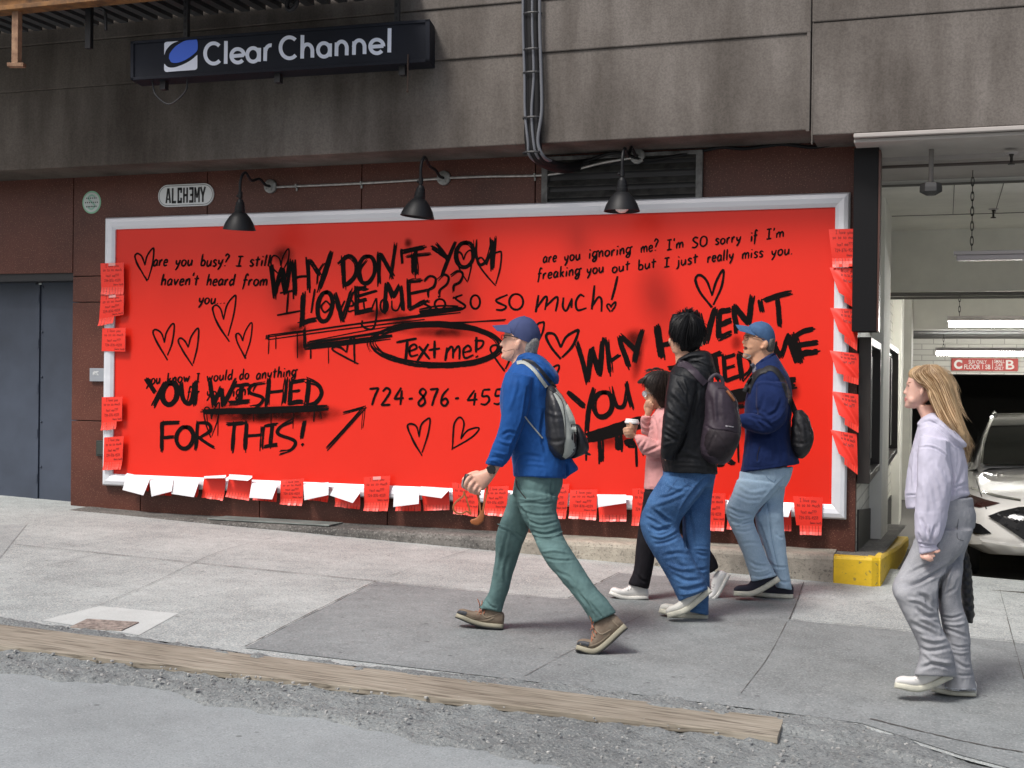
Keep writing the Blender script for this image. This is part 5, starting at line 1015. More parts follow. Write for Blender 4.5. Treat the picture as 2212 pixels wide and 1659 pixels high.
# red floor sign with white letters
f0_, f1_ = onwall(2055, 800, 14.55), onwall(2199, 773, 14.55)
FS = thing('floor_sign', 'red garage sign reading C SUV ONLY FLOOR 1 SB and SMALL CAR ONLY B', 'sign', ((f0_[0]+f1_[0])/2, 14.55, f0_[2]))
fx0, fx1 = f0_[0], onwall(2199, 790, 14.55)[0]; fz0, fz1 = onwall(2128, 801, 14.55)[2], onwall(2128, 774, 14.55)[2]
mb = MB(); mb.bb((fx0, 14.55, fz0), (fx1, 14.59, fz1)); FB = obj('sign_plate', mb, mat('sign_red', (.42, .018, .008), .5), FS, bevel=.004)
M_sw = mat('sign_letter_white', (.75, .74, .70), .5)
def ftext(txt, u0, u1, v0, v1, bold):
    cu = bpy.data.curves.new('sign_text', 'FONT'); cu.body = txt; cu.offset = bold; cu.extrude = .004; to = bpy.data.objects.new('tmp', cu); C.objects.link(to)
    bpy.context.view_layer.update(); me = bpy.data.meshes.new_from_object(to.evaluated_get(bpy.context.evaluated_depsgraph_get())); bpy.data.objects.remove(to)
    v = np.array([p.co[:] for p in me.vertices]); mn, mx = v.min(0), v.max(0)
    X = fx0+(fx1-fx0)*(u0+(u1-u0)*(v[:, 0]-mn[0])/(mx[0]-mn[0])); Z = fz0+(fz1-fz0)*(v0+(v1-v0)*(v[:, 1]-mn[1])/(mx[1]-mn[1]))
    mb = MB(); mb.add(np.stack([X, 14.545-v[:, 2]*.5-.002, Z], 1), [tuple(p.vertices) for p in me.polygons]); bpy.data.meshes.remove(me); return obj('sign_letter', mb, M_sw, FB)
ftext('C', .04, .165, .13, .87, .05); ftext('SUV ONLY', .26, .535, .55, .86, .012); ftext('FLOOR 1 SB', .195, .59, .13, .50, .012); ftext('SMALL', .645, .80, .63, .9, .01); ftext('CAR', .67, .775, .36, .6, .01); ftext('ONLY', .655, .79, .08, .32, .01); ftext('B', .82, .945, .13, .87, .015)
mb = MB(); mb.bb((fx0+(fx1-fx0)*.618, 14.54, fz0+.03), (fx0+(fx1-fx0)*.626, 14.549, fz1-.03)); obj('divider', mb, M_sw, FB)
# ceiling camera and sprinkler heads
cc = onplane(2012, 322, (0, 0, 1), 3.02); c2 = cc+np.array([0, 0, -.26]); CMR = thing('ceiling_sensor', 'dark sensor box on a short ceiling pole in the garage mouth', 'sensor', cc)
mb = MB(); mb.tube([cc, c2], .017, 8); obj('pole', mb, mat('grey_pole', (.12, .11, .10), .5), CMR)
mb = MB(); mb.lathe([(0, .03), (.07, .03), (.075, .0), (.075, -.03), (.03, -.055), (0, -.058)], c2+np.array([0, 0, -.01]), (0, 0, 1), 6); obj('sensor_head', mb, mat('sensor_black', (.04, .04, .04), .4), CMR)
for k, (px, py, zc, lb) in enumerate(((2185, 330, 3.02, 'sprinkler head in the nearer garage ceiling'), (2146, 451, 2.98, 'sprinkler head by the second ceiling joint'))):
    p = onplane(px, py, (0, 0, 1), zc); r = thing('sprinkler', lb, 'sprinkler', p, 'garage ceiling sprinklers')
    mb = MB(); mb.lathe([(0, 0), (.045, 0), (.04, -.008), (0, -.01)], p, (0, 0, 1), 16); obj('rose', mb, M_fix, r)
    mb = MB(); mb.lathe([(.018, -.01), (.010, -.03), (.009, -.07), (.024, -.078), (.024, -.084), (0, -.085)], p, (0, 0, 1), 10); obj('nozzle', mb, M_chain, r)
bp_ = MB(); bp_.tube([(-.55, 4.27, 2.31), (6, 4.27, 2.30)], .022, 8); bp_.tube([(-.55, 4.25, 2.27), (6, 4.25, 2.27)], .014, 8)
o = obj('beam_conduit', bp_, mat('grey_conduit', (.16, .155, .145), .5), loc=(0, 4.27, 2.3)); tag(o, 'grey conduits clipped along the foot of the garage beam', 'conduit')
# ------------------------------------------------------------------ building figures: rings read off the photo, given real depth
def proj(V):
    V = np.asarray(V, float)-CAM; z = V@FWD; return np.stack([1106+FOC*(V@RIGHT)/z, 829.5-FOC*(V@UP)/z], -1)
def lofts(mb, D, z, rings, n=2.3, seg=26, sub=5, m=0):
    """rings: (xL, yL, xR, yR, half thickness m, offset towards the street m)"""
    A = np.array([[*zp(z, r[0], r[1]), *zp(z, r[2], r[3]), r[4], r[5] if len(r) > 5 else 0.0] for r in rings], float)
    Q = crspline(list(A), sub) if len(A) > 2 else list(A)
    vs = []
    for q in Q:
        L, R = at(q[0], q[1], D, q[5]), at(q[2], q[3], D, q[5]); c = (L+R)/2; a = (R-L)/2; b = CAM-c; b = b/np.linalg.norm(b)*max(.003, q[4])
        for k in range(seg):
            t = 2*math.pi*k/seg; co, si = math.cos(t), math.sin(t)
            vs.append(c + a*math.copysign(abs(co)**(2/n), co) + b*math.copysign(abs(si)**(2/n), si))
    N = len(Q); fs = [(i*seg+k, i*seg+(k+1) % seg, (i+1)*seg+(k+1) % seg, (i+1)*seg+k) for i in range(N-1) for k in range(seg)]
    fs += [tuple(range(seg))[::-1], tuple(range((N-1)*seg, N*seg))]
    return mb.add(vs, fs, m)
def chainz(mb, D, z, pts, r0, r1, seg=10, sub=4):
    """tapered limb or finger along (x, y, w) points"""
    P = crspline([at(*zp(z, p[0], p[1]), D, p[2] if len(p) > 2 else 0) for p in pts], sub); n = len(P)
    rs = [(r0+(r1-r0)*i/(n-1))*(1 if 0 < i < n-1 else .75) for i in range(n)]
    t = P[-1]-P[-2]; t /= np.linalg.norm(t)+1e-9; P = P+[P[-1]+t*r1*.5]; rs = rs+[r1*.35]
    return mb.tube(P, rs, seg)
def ellz(mb, D, z, cx, cy, rx, ry, ht, w=0.0, tilt=0.0, seg=16):
    c = at(*zp(z, cx, cy), D, w); e = 100.0
    ex = at(*zp(z, cx+e*math.cos(math.radians(tilt)), cy+e*math.sin(math.radians(tilt))), D, w)-c; ey = at(*zp(z, cx-e*math.sin(math.radians(tilt)), cy+e*math.cos(math.radians(tilt))), D, w)-c
    ex, ey = ex/e*rx, ey/e*ry; b = CAM-c; b = b/np.linalg.norm(b)*ht; vs, fs = [], []; R = seg//2
    for i in range(R+1):
        th = math.pi*i/R
        for k in range(seg):
            ph = 2*math.pi*k/seg; vs.append(c+ey*math.cos(th)+(ex*math.cos(ph)+b*math.sin(ph))*math.sin(th))
    for i in range(R):
        for k in range(seg): fs.append((i*seg+k, (i+1)*seg+k, (i+1)*seg+(k+1) % seg, i*seg+(k+1) % seg))
    return mb.add(vs, fs)
def fused(mb, voxel, smooth):
    """one continuous skin over overlapping closed shapes"""
    me = bpy.data.meshes.new('tmp'); me.from_pydata(mb.v, [], mb.f)
    bm = bmesh.new(); bm.from_mesh(me); bmesh.ops.recalc_face_normals(bm, faces=bm.faces); bm.to_mesh(me); bm.free()
    o = bpy.data.objects.new('tmp', me); C.objects.link(o); md = o.modifiers.new('r', 'REMESH'); md.mode = 'VOXEL'; md.voxel_size = voxel; md.adaptivity = 0
    dg = bpy.context.evaluated_depsgraph_get(); ev = bpy.data.meshes.new_from_object(o.evaluated_get(dg))
    bpy.data.objects.remove(o); bpy.data.meshes.remove(me)
    n = len(ev.vertices); V = np.empty(n*3); ev.vertices.foreach_get('co', V); V = V.reshape(-1, 3)
    E = np.empty(len(ev.edges)*2, int); ev.edges.foreach_get('vertices', E); E = E.reshape(-1, 2)
    deg = np.bincount(E.ravel(), minlength=n).astype(float); deg[deg == 0] = 1
    for _ in range(smooth):
        S = np.stack([np.bincount(E[:, 0], V[E[:, 1], k], n)+np.bincount(E[:, 1], V[E[:, 0], k], n) for k in range(3)], 1)/deg[:, None]
        V = V+.55*(S-V)
    ev.vertices.foreach_set('co', V.ravel()); ev.update(); return ev, V, E, deg
def normals(me):
    n = len(me.vertices); N = np.empty(n*3); me.vertices.foreach_get('normal', N); return N.reshape(-1, 3)
def crease(me, V, folds, amp=.004, scale=9.0, stretch=(1, 1, 1), seed=0.0, fine=.0012):
    N = normals(me); out = V.copy(); st = np.array(stretch)
    d = np.zeros(len(V))
    if amp:
        for i, p in enumerate(V*st):
            q = Vector((p[0]*scale+seed, p[1]*scale, p[2]*scale))
            a = noise.noise(q); b = noise.noise(q*2.3+Vector((a*1.4, 5, a)))
            c = noise.noise(q*3.7+Vector((b, a, 7))); d[i] = amp*((1-abs(a)*2.6)*.6+.6*b+.55*(.3-abs(c))) + fine*noise.noise(q*9)
    pix = proj(V); face = np.clip(((CAM-V)*N).sum(1)/np.linalg.norm(CAM-V, axis=1), 0, 1)**.5
    for f in folds:
        z, pts, wd, am = f[0], f[1], f[2], f[3]
        P = np.array(crspline([np.array(zp(z, *p)) for p in pts], 6)); best = np.full(len(V), 1e9); ta = np.zeros(len(V))
        for i in range(len(P)-1):
            a, b = P[i], P[i+1]; ab = b-a; L2 = ab@ab+1e-9; t = np.clip(((pix-a)@ab)/L2, 0, 1); dd = np.linalg.norm(pix-(a+t[:, None]*ab), axis=1); k = dd < best; best[k] = dd[k]; ta[k] = (i+t[k])/(len(P)-1)
        x = best/(wd*.78); taper = np.clip(4*np.minimum(ta, 1-ta)+.25, 0, 1)
        d += .82*am*face*taper*(np.exp(-x*x*1.5)-.45*np.exp(-(x-1.5)**2*2))
    out = V+N*d[:, None]; me.vertices.foreach_set('co', out.ravel()); me.update(); return out
def put_mesh(name, me, m, parent):
    off = root_loc(parent); n = len(me.vertices); V = np.empty(n*3); me.vertices.foreach_get('co', V); V = V.reshape(-1, 3)-off; me.vertices.foreach_set('co', V.ravel())
    me.materials.clear(); me.materials.append(m); me.polygons.foreach_set('use_smooth', [True]*len(me.polygons)); me.update(); me.name = name
    o = bpy.data.objects.new(name, me); C.objects.link(o); o.parent = parent; return o
def garment(name, D, parts, m, parent, voxel=.008, smooth=3, folds=(), amp=.004, scale=9.0, stretch=(1, 1, 1), seed=0.0, n=2.3, extra=None):
    mb = MB()
    for z, rings in parts: lofts(mb, D, z, rings, n)
    if extra: extra(mb)
    me, V, E, deg = fused(mb, voxel, smooth); crease(me, V, folds, amp, scale, stretch, seed)
    o = put_mesh(name, me, m, parent); return o, bvh_of(o)
def bvh_of(o):
    off = root_loc(o.parent) if o.parent else np.array(o.location)
    n = len(o.data.vertices); V = np.empty(n*3); o.data.vertices.foreach_get('co', V); V = V.reshape(-1, 3)+off
    return BVHTree.FromPolygons(V.tolist(), [tuple(p.vertices) for p in o.data.polygons])
def cast(b, px, py):
    d = Vector(ray(px, py)).normalized(); h = b.ray_cast(Vector(CAM), d); return None if h[0] is None else np.array(h[0])
def laid(name, bvhs, z, pts, width, m, parent, thick=.006, sub=8, D=None, wdef=.2, tap=None):
    """a strap, seam or pocket edge lying on whatever is nearest the camera there"""
    bvhs = bvhs if isinstance(bvhs, (list, tuple)) else [bvhs]
    s = ZONES[z][2]; Q = crspline([np.array(zp(z, *p)) for p in pts], sub); wd = width*s/2; rows = []; last = None
    for i, q in enumerate(Q):
        t = Q[min(i+1, len(Q)-1)]-Q[max(i-1, 0)]; t /= np.linalg.norm(t)+1e-9; nn = np.array([-t[1], t[0]]); row = []
        k = wd*(tap(i/(len(Q)-1)) if tap else 1)
        for u in (-1, -.5, 0, .5, 1):
            p = q+nn*u*k; best = None
            for b in bvhs:
                h = cast(b, *p)
                if h is not None and (best is None or depth_of(h) < best): best = depth_of(h)
            row.append((p, best))
        rows.append(row)
    dl = [r[1] for row in rows for r in row if r[1] is not None]
    base = np.median(dl) if dl else (D-wdef)
    vs = []
    dm = np.array([[r[1] if r[1] is not None else np.nan for r in row] for row in rows])
    for i in range(len(rows)):
        v = dm[max(0, i-2):i+3]; fill = np.nanmean(v) if np.isfinite(v).any() else base
        for j in range(5):
            if not np.isfinite(dm[i, j]): dm[i, j] = fill
    K = np.ones(5)/5; sm = np.stack([np.convolve(np.pad(dm[:, j], 2, mode='edge'), K, 'valid') for j in range(5)], 1); sm = np.minimum(sm, dm+.004)
    for i, row in enumerate(rows):
        for j in range(5):
            p = row[j][0]; vs.append(at(p[0], p[1], sm[i, j]-thick*(1 if 0 < j < 4 else .6)))
        for j in (4, 0): p = row[j][0]; vs.append(at(p[0], p[1], sm[i, j]+.012))
    n = len(rows); mb = MB(); mb.add(vs, [(i*7+k, i*7+(k+1) % 7, (i+1)*7+(k+1) % 7, (i+1)*7+k) for i in range(n-1) for k in range(7)]+[tuple(range(7))[::-1], tuple(range((n-1)*7, n*7))])
    return obj(name, mb, m, parent, smooth='auto')
def spot(name, b, z, pts, m, parent, off=.003, sub=4, D=None, w=.1):
    """a small flat shape (eye, mouth, logo) laid on a surface"""
    Q = crspline([np.array(zp(z, *p)) for p in list(pts)+[pts[0]]], sub)[:-1]; vs = []; c0 = sum(Q)/len(Q)
    for q in Q:
        h = None; t = 1.0
        while h is None and t > 0: r_ = c0+(q-c0)*t; h = cast(b, *r_); t -= .08
        if h is None: h = at(r_[0], r_[1], D, w)
        vs.append(at(r_[0], r_[1], depth_of(h)-off))
    c = sum(vs)/len(vs); c = c-FWD*off*.5; n = len(vs); mb = MB(); mb.add(vs+[c], [(i, (i+1) % n, n) for i in range(n)]); return obj(name, mb, m, parent, smooth=True)
def shoe(D, z, pts, w, parent, mu, ms, hw=.044, collar=.36, toe_m=None, lace_m=None, soleh=.10, low=1.0, name='shoe'):
    """pts: heel, ball, toe on the sole line (photo); a real shoe volume on that line"""
    P = [np.array(zp(z, *p)) for p in pts]; L = sum(np.linalg.norm(P[i+1]-P[i]) for i in range(len(P)-1)); Q = crspline(P, 10); cum = [0]
    for i in range(len(Q)-1): cum.append(cum[-1]+np.linalg.norm(Q[i+1]-Q[i]))
    cum = np.array(cum)/cum[-1]; QA = np.array(Q)
    sgn = 1 if P[-1][0] < P[0][0] else -1
    def S(u):
        p = np.array([np.interp(u, cum, QA[:, 0]), np.interp(u, cum, QA[:, 1])]); e = .04
        t = np.array([np.interp(min(1, u+e), cum, QA[:, k])-np.interp(max(0, u-e), cum, QA[:, k]) for k in (0, 1)]); t /= np.linalg.norm(t)+1e-9
        nn = np.array([t[1], -t[0]]); nn = nn if nn[1] < 0 else -nn; return p, nn
    U = [0, .03, .10, .22, .34, .46, .58, .70, .82, .92, .98, 1.0]
    H = [.26, .33, .37, collar, collar*.98, .36, .30, .255, .235, .215, .175, .12]; Wd = [.35, .62, .78, .8, .76, .78, .88, .98, 1.0, .82, .5, .22]
    r = bpy.data.objects.new(name, None)
    up, so, tc = [], [], []
    for u, h, wd in zip(U, H, Wd):
        p, nn = S(u); so.append((*p, *(p+nn*L*soleh*(1.0 if u < .9 else .9)), hw*(wd*.97+.06), w)); up.append((*(p+nn*L*soleh*.55), *(p+nn*L*max(h*low, soleh+.03)), hw*wd*.96, w))
        if u >= .78: tc.append((*(p+nn*L*soleh*.7), *(p+nn*L*(soleh+(max(h, soleh)-soleh)*.86)), hw*wd*1.07, w))
    mb = MB(); lofts(mb, D, 'P', up, 2.2, 18, 4); sh = obj(name, mb, mu, parent, smooth='auto')
    mb = MB(); lofts(mb, D, 'P', so, 4.0, 18, 4); obj('sole', mb, ms, sh, smooth='auto')
    if toe_m: mb = MB(); lofts(mb, D, 'P', tc, 2.2, 18, 3); obj('toe_cap', mb, toe_m, sh, smooth='auto')
    if lace_m:
        mb = MB(); b = bvh_of(sh)
        for k in range(4):
            u = .42+.075*k; p, nn = S(u); hh = np.interp(u, U, H)*low; c = p+nn*L*(hh-.01); c2 = p+nn*L*(hh*.62+.03)
            t = at(*c, D, w+.006); e = at(*(c2+np.array([-.02*L, 0])), D, w+hw*.80); mb.tube(crspline([at(*c, D, w-.02), t+np.array([0, 0, .003]), (t+e)/2-FWD*.006, e], 3), .0035, 6)
        obj('lace', mb, lace_m, sh)
    return sh
def strands(D, z, guides, n, r, jit, seed=1, bv=None):
    """hair strands between neighbouring guide lines; guide points are (x, y, w)"""
    rg = random.Random(seed); mb = MB(); G = [[np.array(p, float) for p in g] for g in guides]
    for k in range(n):
        f = rg.random()*(len(G)-1); i = min(int(f), len(G)-2); t = f-i; a = rg.uniform(0, .12); b = rg.uniform(.82, 1.04); j = [rg.gauss(0, jit), rg.gauss(0, jit), rg.gauss(0, .006)]
        P = [G[i][q]*(1-t)+G[i+1][q]*t for q in range(len(G[i]))]; m_ = len(P)
        P = [p+np.array([j[0]*(.3+q/m_), j[1]*(.3+q/m_), j[2]]) for q, p in enumerate(P)]
        Q = crspline(P, 5); Q = Q[int(a*len(Q)):max(4, int(b*len(Q)))]
        ph = rg.uniform(0, 6); X = [at(*zp(z, q[0]+jit*.35*math.sin(ph+.5*s_), q[1]), D, q[2]) for s_, q in enumerate(Q)]
        rr = r*rg.uniform(.5, 1.2); mb.tube(X, [rr*min(1, .4+2*s_/len(X), 2.4*(1-s_/len(X))+.08) for s_ in range(len(X))], 4, cap=False)
    return mb
def gw(D, z, x, y): return D-depth_of(onground(*zp(z, x, y)))
def skin(name, c): return mat(name, c, .5, spec=.35, var=.08, vscale=25, sss=.12)
def fabric(name, c, rough=.85, var=.12, vscale=18, bump=.25, bscale=420, sheen=.0, **k): return mat(name, c, rough, var=var, vscale=vscale, bump=bump, bscale=bscale, spec=k.pop('spec', .12), sheen=sheen, **k)
def person(label, D, z, x, y):
    p = onground(*zp(z, x, y)); return thing('person', label, 'person', p)
def body(D, shapes, m, parent, voxel=.0048, smooth=2):
    mb = MB(); shapes(mb); me, V, E, d = fused(mb, voxel, smooth); o = put_mesh('body', me, m, parent); return o, bvh_of(o)
M_dk = mat('dark_line', (.015, .013, .012), .5); M_frame = mat('spectacle_frame', (.02, .018, .018), .3); M_lens = mat('spectacle_lens', (.5, .5, .52), .1, spec=.6)
def cap_(D, z, rings, brim, m, parent, seam=None):
    mb = MB(); lofts(mb, D, z, rings, 2.1, 28, 6); cp_ = obj('cap', mb, m, parent, smooth='auto')
    mb = MB(); F = brim
    vs, fs = [], []; nu, ns = 8, 12
    for side in (0, 1):
        for i in range(nu+1):
            for j in range(ns+1): x, y, w_ = F(i/nu, -1+2*j/ns); vs.append(at(*zp(z, x, y), D, w_)+np.array([0, 0, -.004*side]))
    M = (nu+1)*(ns+1)
    for i in range(nu):
        for j in range(ns):
            a = i*(ns+1)+j; fs += [(a, a+1, a+ns+2, a+ns+1), (M+a, M+a+ns+1, M+a+ns+2, M+a+1)]
    edge = [i*(ns+1) for i in range(nu+1)]+[nu*(ns+1)+j for j in range(1, ns+1)]+[i*(ns+1)+ns for i in range(nu-1, -1, -1)]
    for a, b in zip(edge, edge[1:]): fs.append((a, b, M+b, M+a))
    mb.add(vs, fs); obj('brim', mb, m, cp_, smooth='auto')
    mb = MB(); mb.sphere(at(*zp(z, seam[0], seam[1]+5), D, 0), .007, 8); obj('button', mb, m, cp_, smooth=True)
    return cp_, bvh_of(cp_)
def shrink(rings, k=.80): return [((a+c)/2+(a-c)/2*k, (b+d)/2+(b-d)/2*k, (a+c)/2-(a-c)/2*k, (b+d)/2-(b-d)/2*k, h*k, *( [r] if r is not None else [])) for a, b, c, d, h, r in [(x+(0,))[:6] if len(x) == 5 else x for x in rings]]

# ================================================================== 1: the man in blue, striding
D = 6.87
P1 = person('man in bright blue jacket, navy cap and green hiking trousers striding past the billboard', D, 'L', 760, 1420)
SK1 = skin('pale_skin', (.62, .36, .27))
wF, wB = gw(D, 'L', 260, 1318), gw(D, 'L', 1110, 1518)
tor = [(600, 560, 830, 520, .10), (548, 640, 925, 620, .19), (503, 740, 955, 740, .215), (479, 860, 970, 880, .215), (488, 1000, 985, 1020, .205), (516, 1150, 1000, 1180, .195), (556, 1300, 1050, 1330, .19), (590, 1440, 1105, 1450, .19), (606, 1592, 1085, 1612, .195)]
armN = [(535, 650, 790, 690, .075, .18), (505, 760, 765, 800, .08, .20), (494, 950, 738, 985, .073, .21), (486, 1080, 692, 1142, .07, .21), (452, 1220, 640, 1275, .062, .20), (398, 1360, 572, 1432, .056, .19), (347, 1478, 505, 1512, .046, .18)]
armF = [(640, 680, 860, 700, .075, -.18), (690, 900, 880, 900, .07, -.21), (740, 1100, 900, 1100, .065, -.21), (800, 1300, 940, 1300, .055, -.2), (850, 1450, 960, 1450, .045, -.19)]
pel = [(566, 40, 945, 60, .165), (552, 120, 940, 150, .17), (535, 220, 900, 240, .165, .0)]
legN = [(552, 180, 905, 240, .11, .07), (580, 320, 892, 345, .10, .08), (640, 450, 922, 460, .092, .09), (702, 560, 948, 560, .085, .10), (748, 662, 1004, 660, .08, wB*.65), (822, 790, 1082, 780, .075, wB*.75), (922, 910, 1162, 902, .07, wB*.85), (1014, 1022, 1240, 1008, .066, wB*.92), (1102, 1135, 1318, 1098, .064, wB), (1186, 1278, 1378, 1182, .062, wB)]
legF = [(515, 220, 800, 260, .11, -.07), (470, 360, 700, 400, .10, -.08), (416, 500, 655, 545, .092, -.09), (398, 620, 606, 650, .085, -.10), (394, 740, 574, 760, .078, wF*.7), (372, 890, 534, 880, .072, wF*.8), (346, 1010, 500, 1010, .068, wF*.9), (300, 1092, 468, 1100, .066, wF), (256, 1146, 450, 1182, .064, wF)]
def b1(mb):
    lofts(mb, D, 'M', shrink(tor)); lofts(mb, D, 'M', shrink(armN, .7)); lofts(mb, D, 'M', shrink(armF, .7)); lofts(mb, D, 'L', shrink(pel)); lofts(mb, D, 'L', shrink(legN, .62)); lofts(mb, D, 'L', shrink(legF, .62))
    # neck, skull, jaw and face
    lofts(mb, D, 'M', [(600, 640, 800, 620, .07), (585, 560, 800, 540, .058), (585, 500, 800, 480, .056), (580, 430, 800, 400, .06)])
    lofts(mb, D, 'M', [(545, 545, 600, 548, .018), (518, 530, 650, 540, .034), (503, 505, 690, 520, .045), (506, 475, 720, 490, .055), (510, 440, 775, 450, .064), (510, 400, 815, 400, .070), (512, 360, 832, 340, .074), (516, 320, 842, 300, .076), (530, 270, 828, 262, .072), (570, 222, 800, 225, .058), (630, 190, 750, 190, .035)], 2.2)
    lofts(mb, D, 'M', [(516, 345, 545, 345, .008), (498, 365, 540, 365, .010), (482, 388, 540, 385, .013), (475, 403, 540, 402, .016), (490, 414, 540, 414, .014)], 2.0)
    ellz(mb, D, 'M', 505, 440, 10, 7, .016); ellz(mb, D, 'M', 504, 458, 11, 8, .015); ellz(mb, D, 'M', 512, 505, 22, 24, .022); ellz(mb, D, 'M', 520, 335, 16, 9, .045)
    ellz(mb, D, 'M', 648, 388, 27, 48, .016, .072, 12); ellz(mb, D, 'M', 640, 430, 14, 14, .012, .070)
    # wrist, palm and fingers closed round the camera
    lofts(mb, D, 'L', [(345, -60, 440, -10, .034, .18), (320, 8, 398, 60, .030, .18), (262, 30, 352, 128, .036, .18), (205, 48, 308, 180, .036, .18), (196, 66, 290, 196, .028, .18)])
    for pts, r0, r1 in (([(200, 72, .20), (168, 100, .225), (148, 150, .215), (165, 186, .19)], .0125, .009), ([(222, 104, .20), (192, 145, .228), (186, 188, .21), (204, 206, .185)], .0125, .009), ([(250, 140, .198), (226, 178, .222), (224, 206, .20), (240, 216, .18)], .012, .0085), ([(278, 170, .195), (262, 198, .21), (262, 216, .19), (272, 222, .175)], .0105, .0075), ([(262, 40, .16), (205, 52, .14), (160, 76, .145), (128, 104, .16)], .0135, .010)): chainz(mb, D, 'L', pts, r0, r1)
BODY1, bB1 = body(D, b1, SK1, P1)
MJ1 = fabric('blue_grid_fleece', (.014, .072, .25), .7, sheen=.08, bump=.35, bscale=160)
JK1, bJ1 = garment('jacket', D, [('M', tor), ('M', armN), ('M', armF), ('M', [(1000, 1400, 1085, 1370, .10), (1030, 1480, 1140, 1440, .11), (1075, 1602, 1194, 1525, .10)]),
    ('M', [(600, 575, 665, 468, .06), (690, 560, 762, 466, .10), (780, 580, 862, 508, .12), (838, 635, 945, 585, .125), (888, 710, 1012, 680, .12), (940, 765, 1012, 752, .08)])], MJ1, P1, .006, 2,
    [('M', [(735, 790), (715, 950), (690, 1100), (640, 1210)], 5, -.016), ('M', [(640, 700), (610, 850), (560, 1000)], 6, .004), ('M', [(690, 1150), (600, 1300), (575, 1420)], 5, -.014), ('M', [(640, 1210), (560, 1190), (490, 1230)], 5, -.008), ('M', [(610, 1280), (540, 1290), (450, 1260)], 5, .007), ('M', [(520, 1440), (450, 1420), (390, 1420)], 4, -.008), ('M', [(540, 1400), (480, 1385), (410, 1370)], 4, .007), ('M', [(500, 1490), (440, 1455), (370, 1450)], 3.5, .006), ('M', [(640, 540), (720, 500), (800, 500)], 4, -.010), ('M', [(800, 560), (880, 640), (960, 720)], 5, -.012), ('M', [(760, 530), (850, 580), (940, 660)], 4, .009), ('M', [(880, 1000), (860, 1200), (900, 1380)], 6, -.010), ('M', [(600, 1440), (700, 1400), (860, 1420)], 6, -.006), ('M', [(620, 1500), (760, 1480), (900, 1500)], 5, .004), ('M', [(650, 1380), (620, 1450), (600, 1520)], 4, -.008), ('M', [(720, 1000), (780, 1150), (860, 1300)], 6, -.008), ('M', [(1080, 1480), (1090, 1550), (1085, 1600)], 4, -.012)], .0035, 8, (1, 1, .6), 3)
MT1 = fabric('green_hiking_cloth', (.10, .17, .168), .75, var=.16)
TR1, bT1 = garment('trousers', D, [('L', pel), ('L', legN), ('L', legF)], MT1, P1, .0058, 2,
    [('L', [(560, 300), (680, 290), (800, 300), (880, 280)], 4, -.007), ('L', [(560, 250), (680, 265), (820, 250)], 3, .006), ('L', [(600, 350), (720, 390), (880, 385)], 4, -.007), ('L', [(640, 420), (760, 470), (910, 440)], 4, -.008), ('L', [(690, 520), (800, 545), (930, 510)], 4, -.011), ('L', [(700, 545), (820, 575), (940, 540)], 3, .010), ('L', [(720, 600), (830, 590), (960, 600)], 4, -.009), ('L', [(760, 690), (880, 680), (1000, 700)], 4, .007), ('L', [(800, 740), (900, 760), (1040, 760)], 4, -.007), ('L', [(900, 850), (1000, 900), (1060, 980)], 5, -.007), ('L', [(1050, 980), (1100, 1060), (1180, 1150)], 4, -.008), ('L', [(1100, 1050), (1160, 1140), (1200, 1230)], 4, -.010), ('L', [(1150, 1080), (1220, 1170), (1280, 1240)], 3.5, -.009), ('L', [(860, 760), (960, 880), (1080, 1010)], 8, .005), ('L', [(560, 290), (640, 390), (660, 520), (600, 640)], 5, -.014), ('L', [(415, 470), (500, 500), (620, 570)], 3, .008), ('L', [(410, 490), (500, 525), (610, 600)], 3, -.008), ('L', [(500, 520), (470, 640), (450, 760)], 5, -.008), ('L', [(440, 640), (420, 760), (390, 900)], 5, .007), ('L', [(520, 700), (480, 800), (470, 950)], 6, -.006), ('L', [(310, 1080), (350, 1130), (400, 1150)], 3.5, -.009), ('L', [(290, 1120), (330, 1150), (340, 1170)], 3, .007), ('L', [(570, 110), (600, 180), (640, 250)], 3, -.010), ('L', [(860, 120), (850, 200), (870, 260)], 4, -.008)], .003, 9, (1, 1, .7), 11)
for z, pts in (('L', [(412, 462), (500, 496), (616, 566)]), ('L', [(745, 572), (840, 566), (944, 524)])): laid('seam', bT1, z, pts, 7, MT1, TR1, .003)
laid('cuff_seam', bJ1, 'M', [(352, 1462), (420, 1478), (505, 1492)], 4, MJ1, JK1, .003); laid('hem_seam', bJ1, 'M', [(612, 1572), (800, 1588), (1070, 1590)], 4, MJ1, JK1, .003)
laid('belt_cord', [bT1, bJ1], 'L', [(563, 95), (570, 150), (600, 200), (645, 255)], 9, M_dk, TR1, .004)
CAPM1 = fabric('navy_cap_cloth', (.055, .070, .155), .8, var=.08)
hr = MB(); lofts(hr, D, 'M', [(690, 520, 815, 490, .050), (672, 455, 822, 440, .064), (668, 400, 838, 380, .072), (690, 360, 838, 335, .073)])
me, V, E, dg_ = fused(hr, .006, 2); crease(me, V, (), .003, 60, (1, 1, .4), 2, .002); put_mesh('hair', me, mat('grey_hair', (.23, .22, .21), .7, var=.4, vscale=90, bump=.5, bscale=300), P1)
CAP1, bC1 = cap_(D, 'M', [(540, 300, 826, 414, .080), (534, 262, 849, 332, .086), (546, 222, 842, 268, .085), (578, 184, 810, 205, .074), (626, 157, 764, 160, .048), (672, 141, 708, 141, .012)],
    lambda u, s: (560-148*u*(1-.28*s*s)+20*s*s*(1-u), 214+(78-34*u)*abs(s)**2.2+10*u, s*.078), CAPM1, P1, (700, 141))
laid('cap_seam', bC1, 'M', [(690, 150), (640, 210), (600, 300)], 4, CAPM1, CAP1, .002); laid('cap_seam', bC1, 'M', [(720, 150), (770, 220), (760, 360)], 4, CAPM1, CAP1, .002)
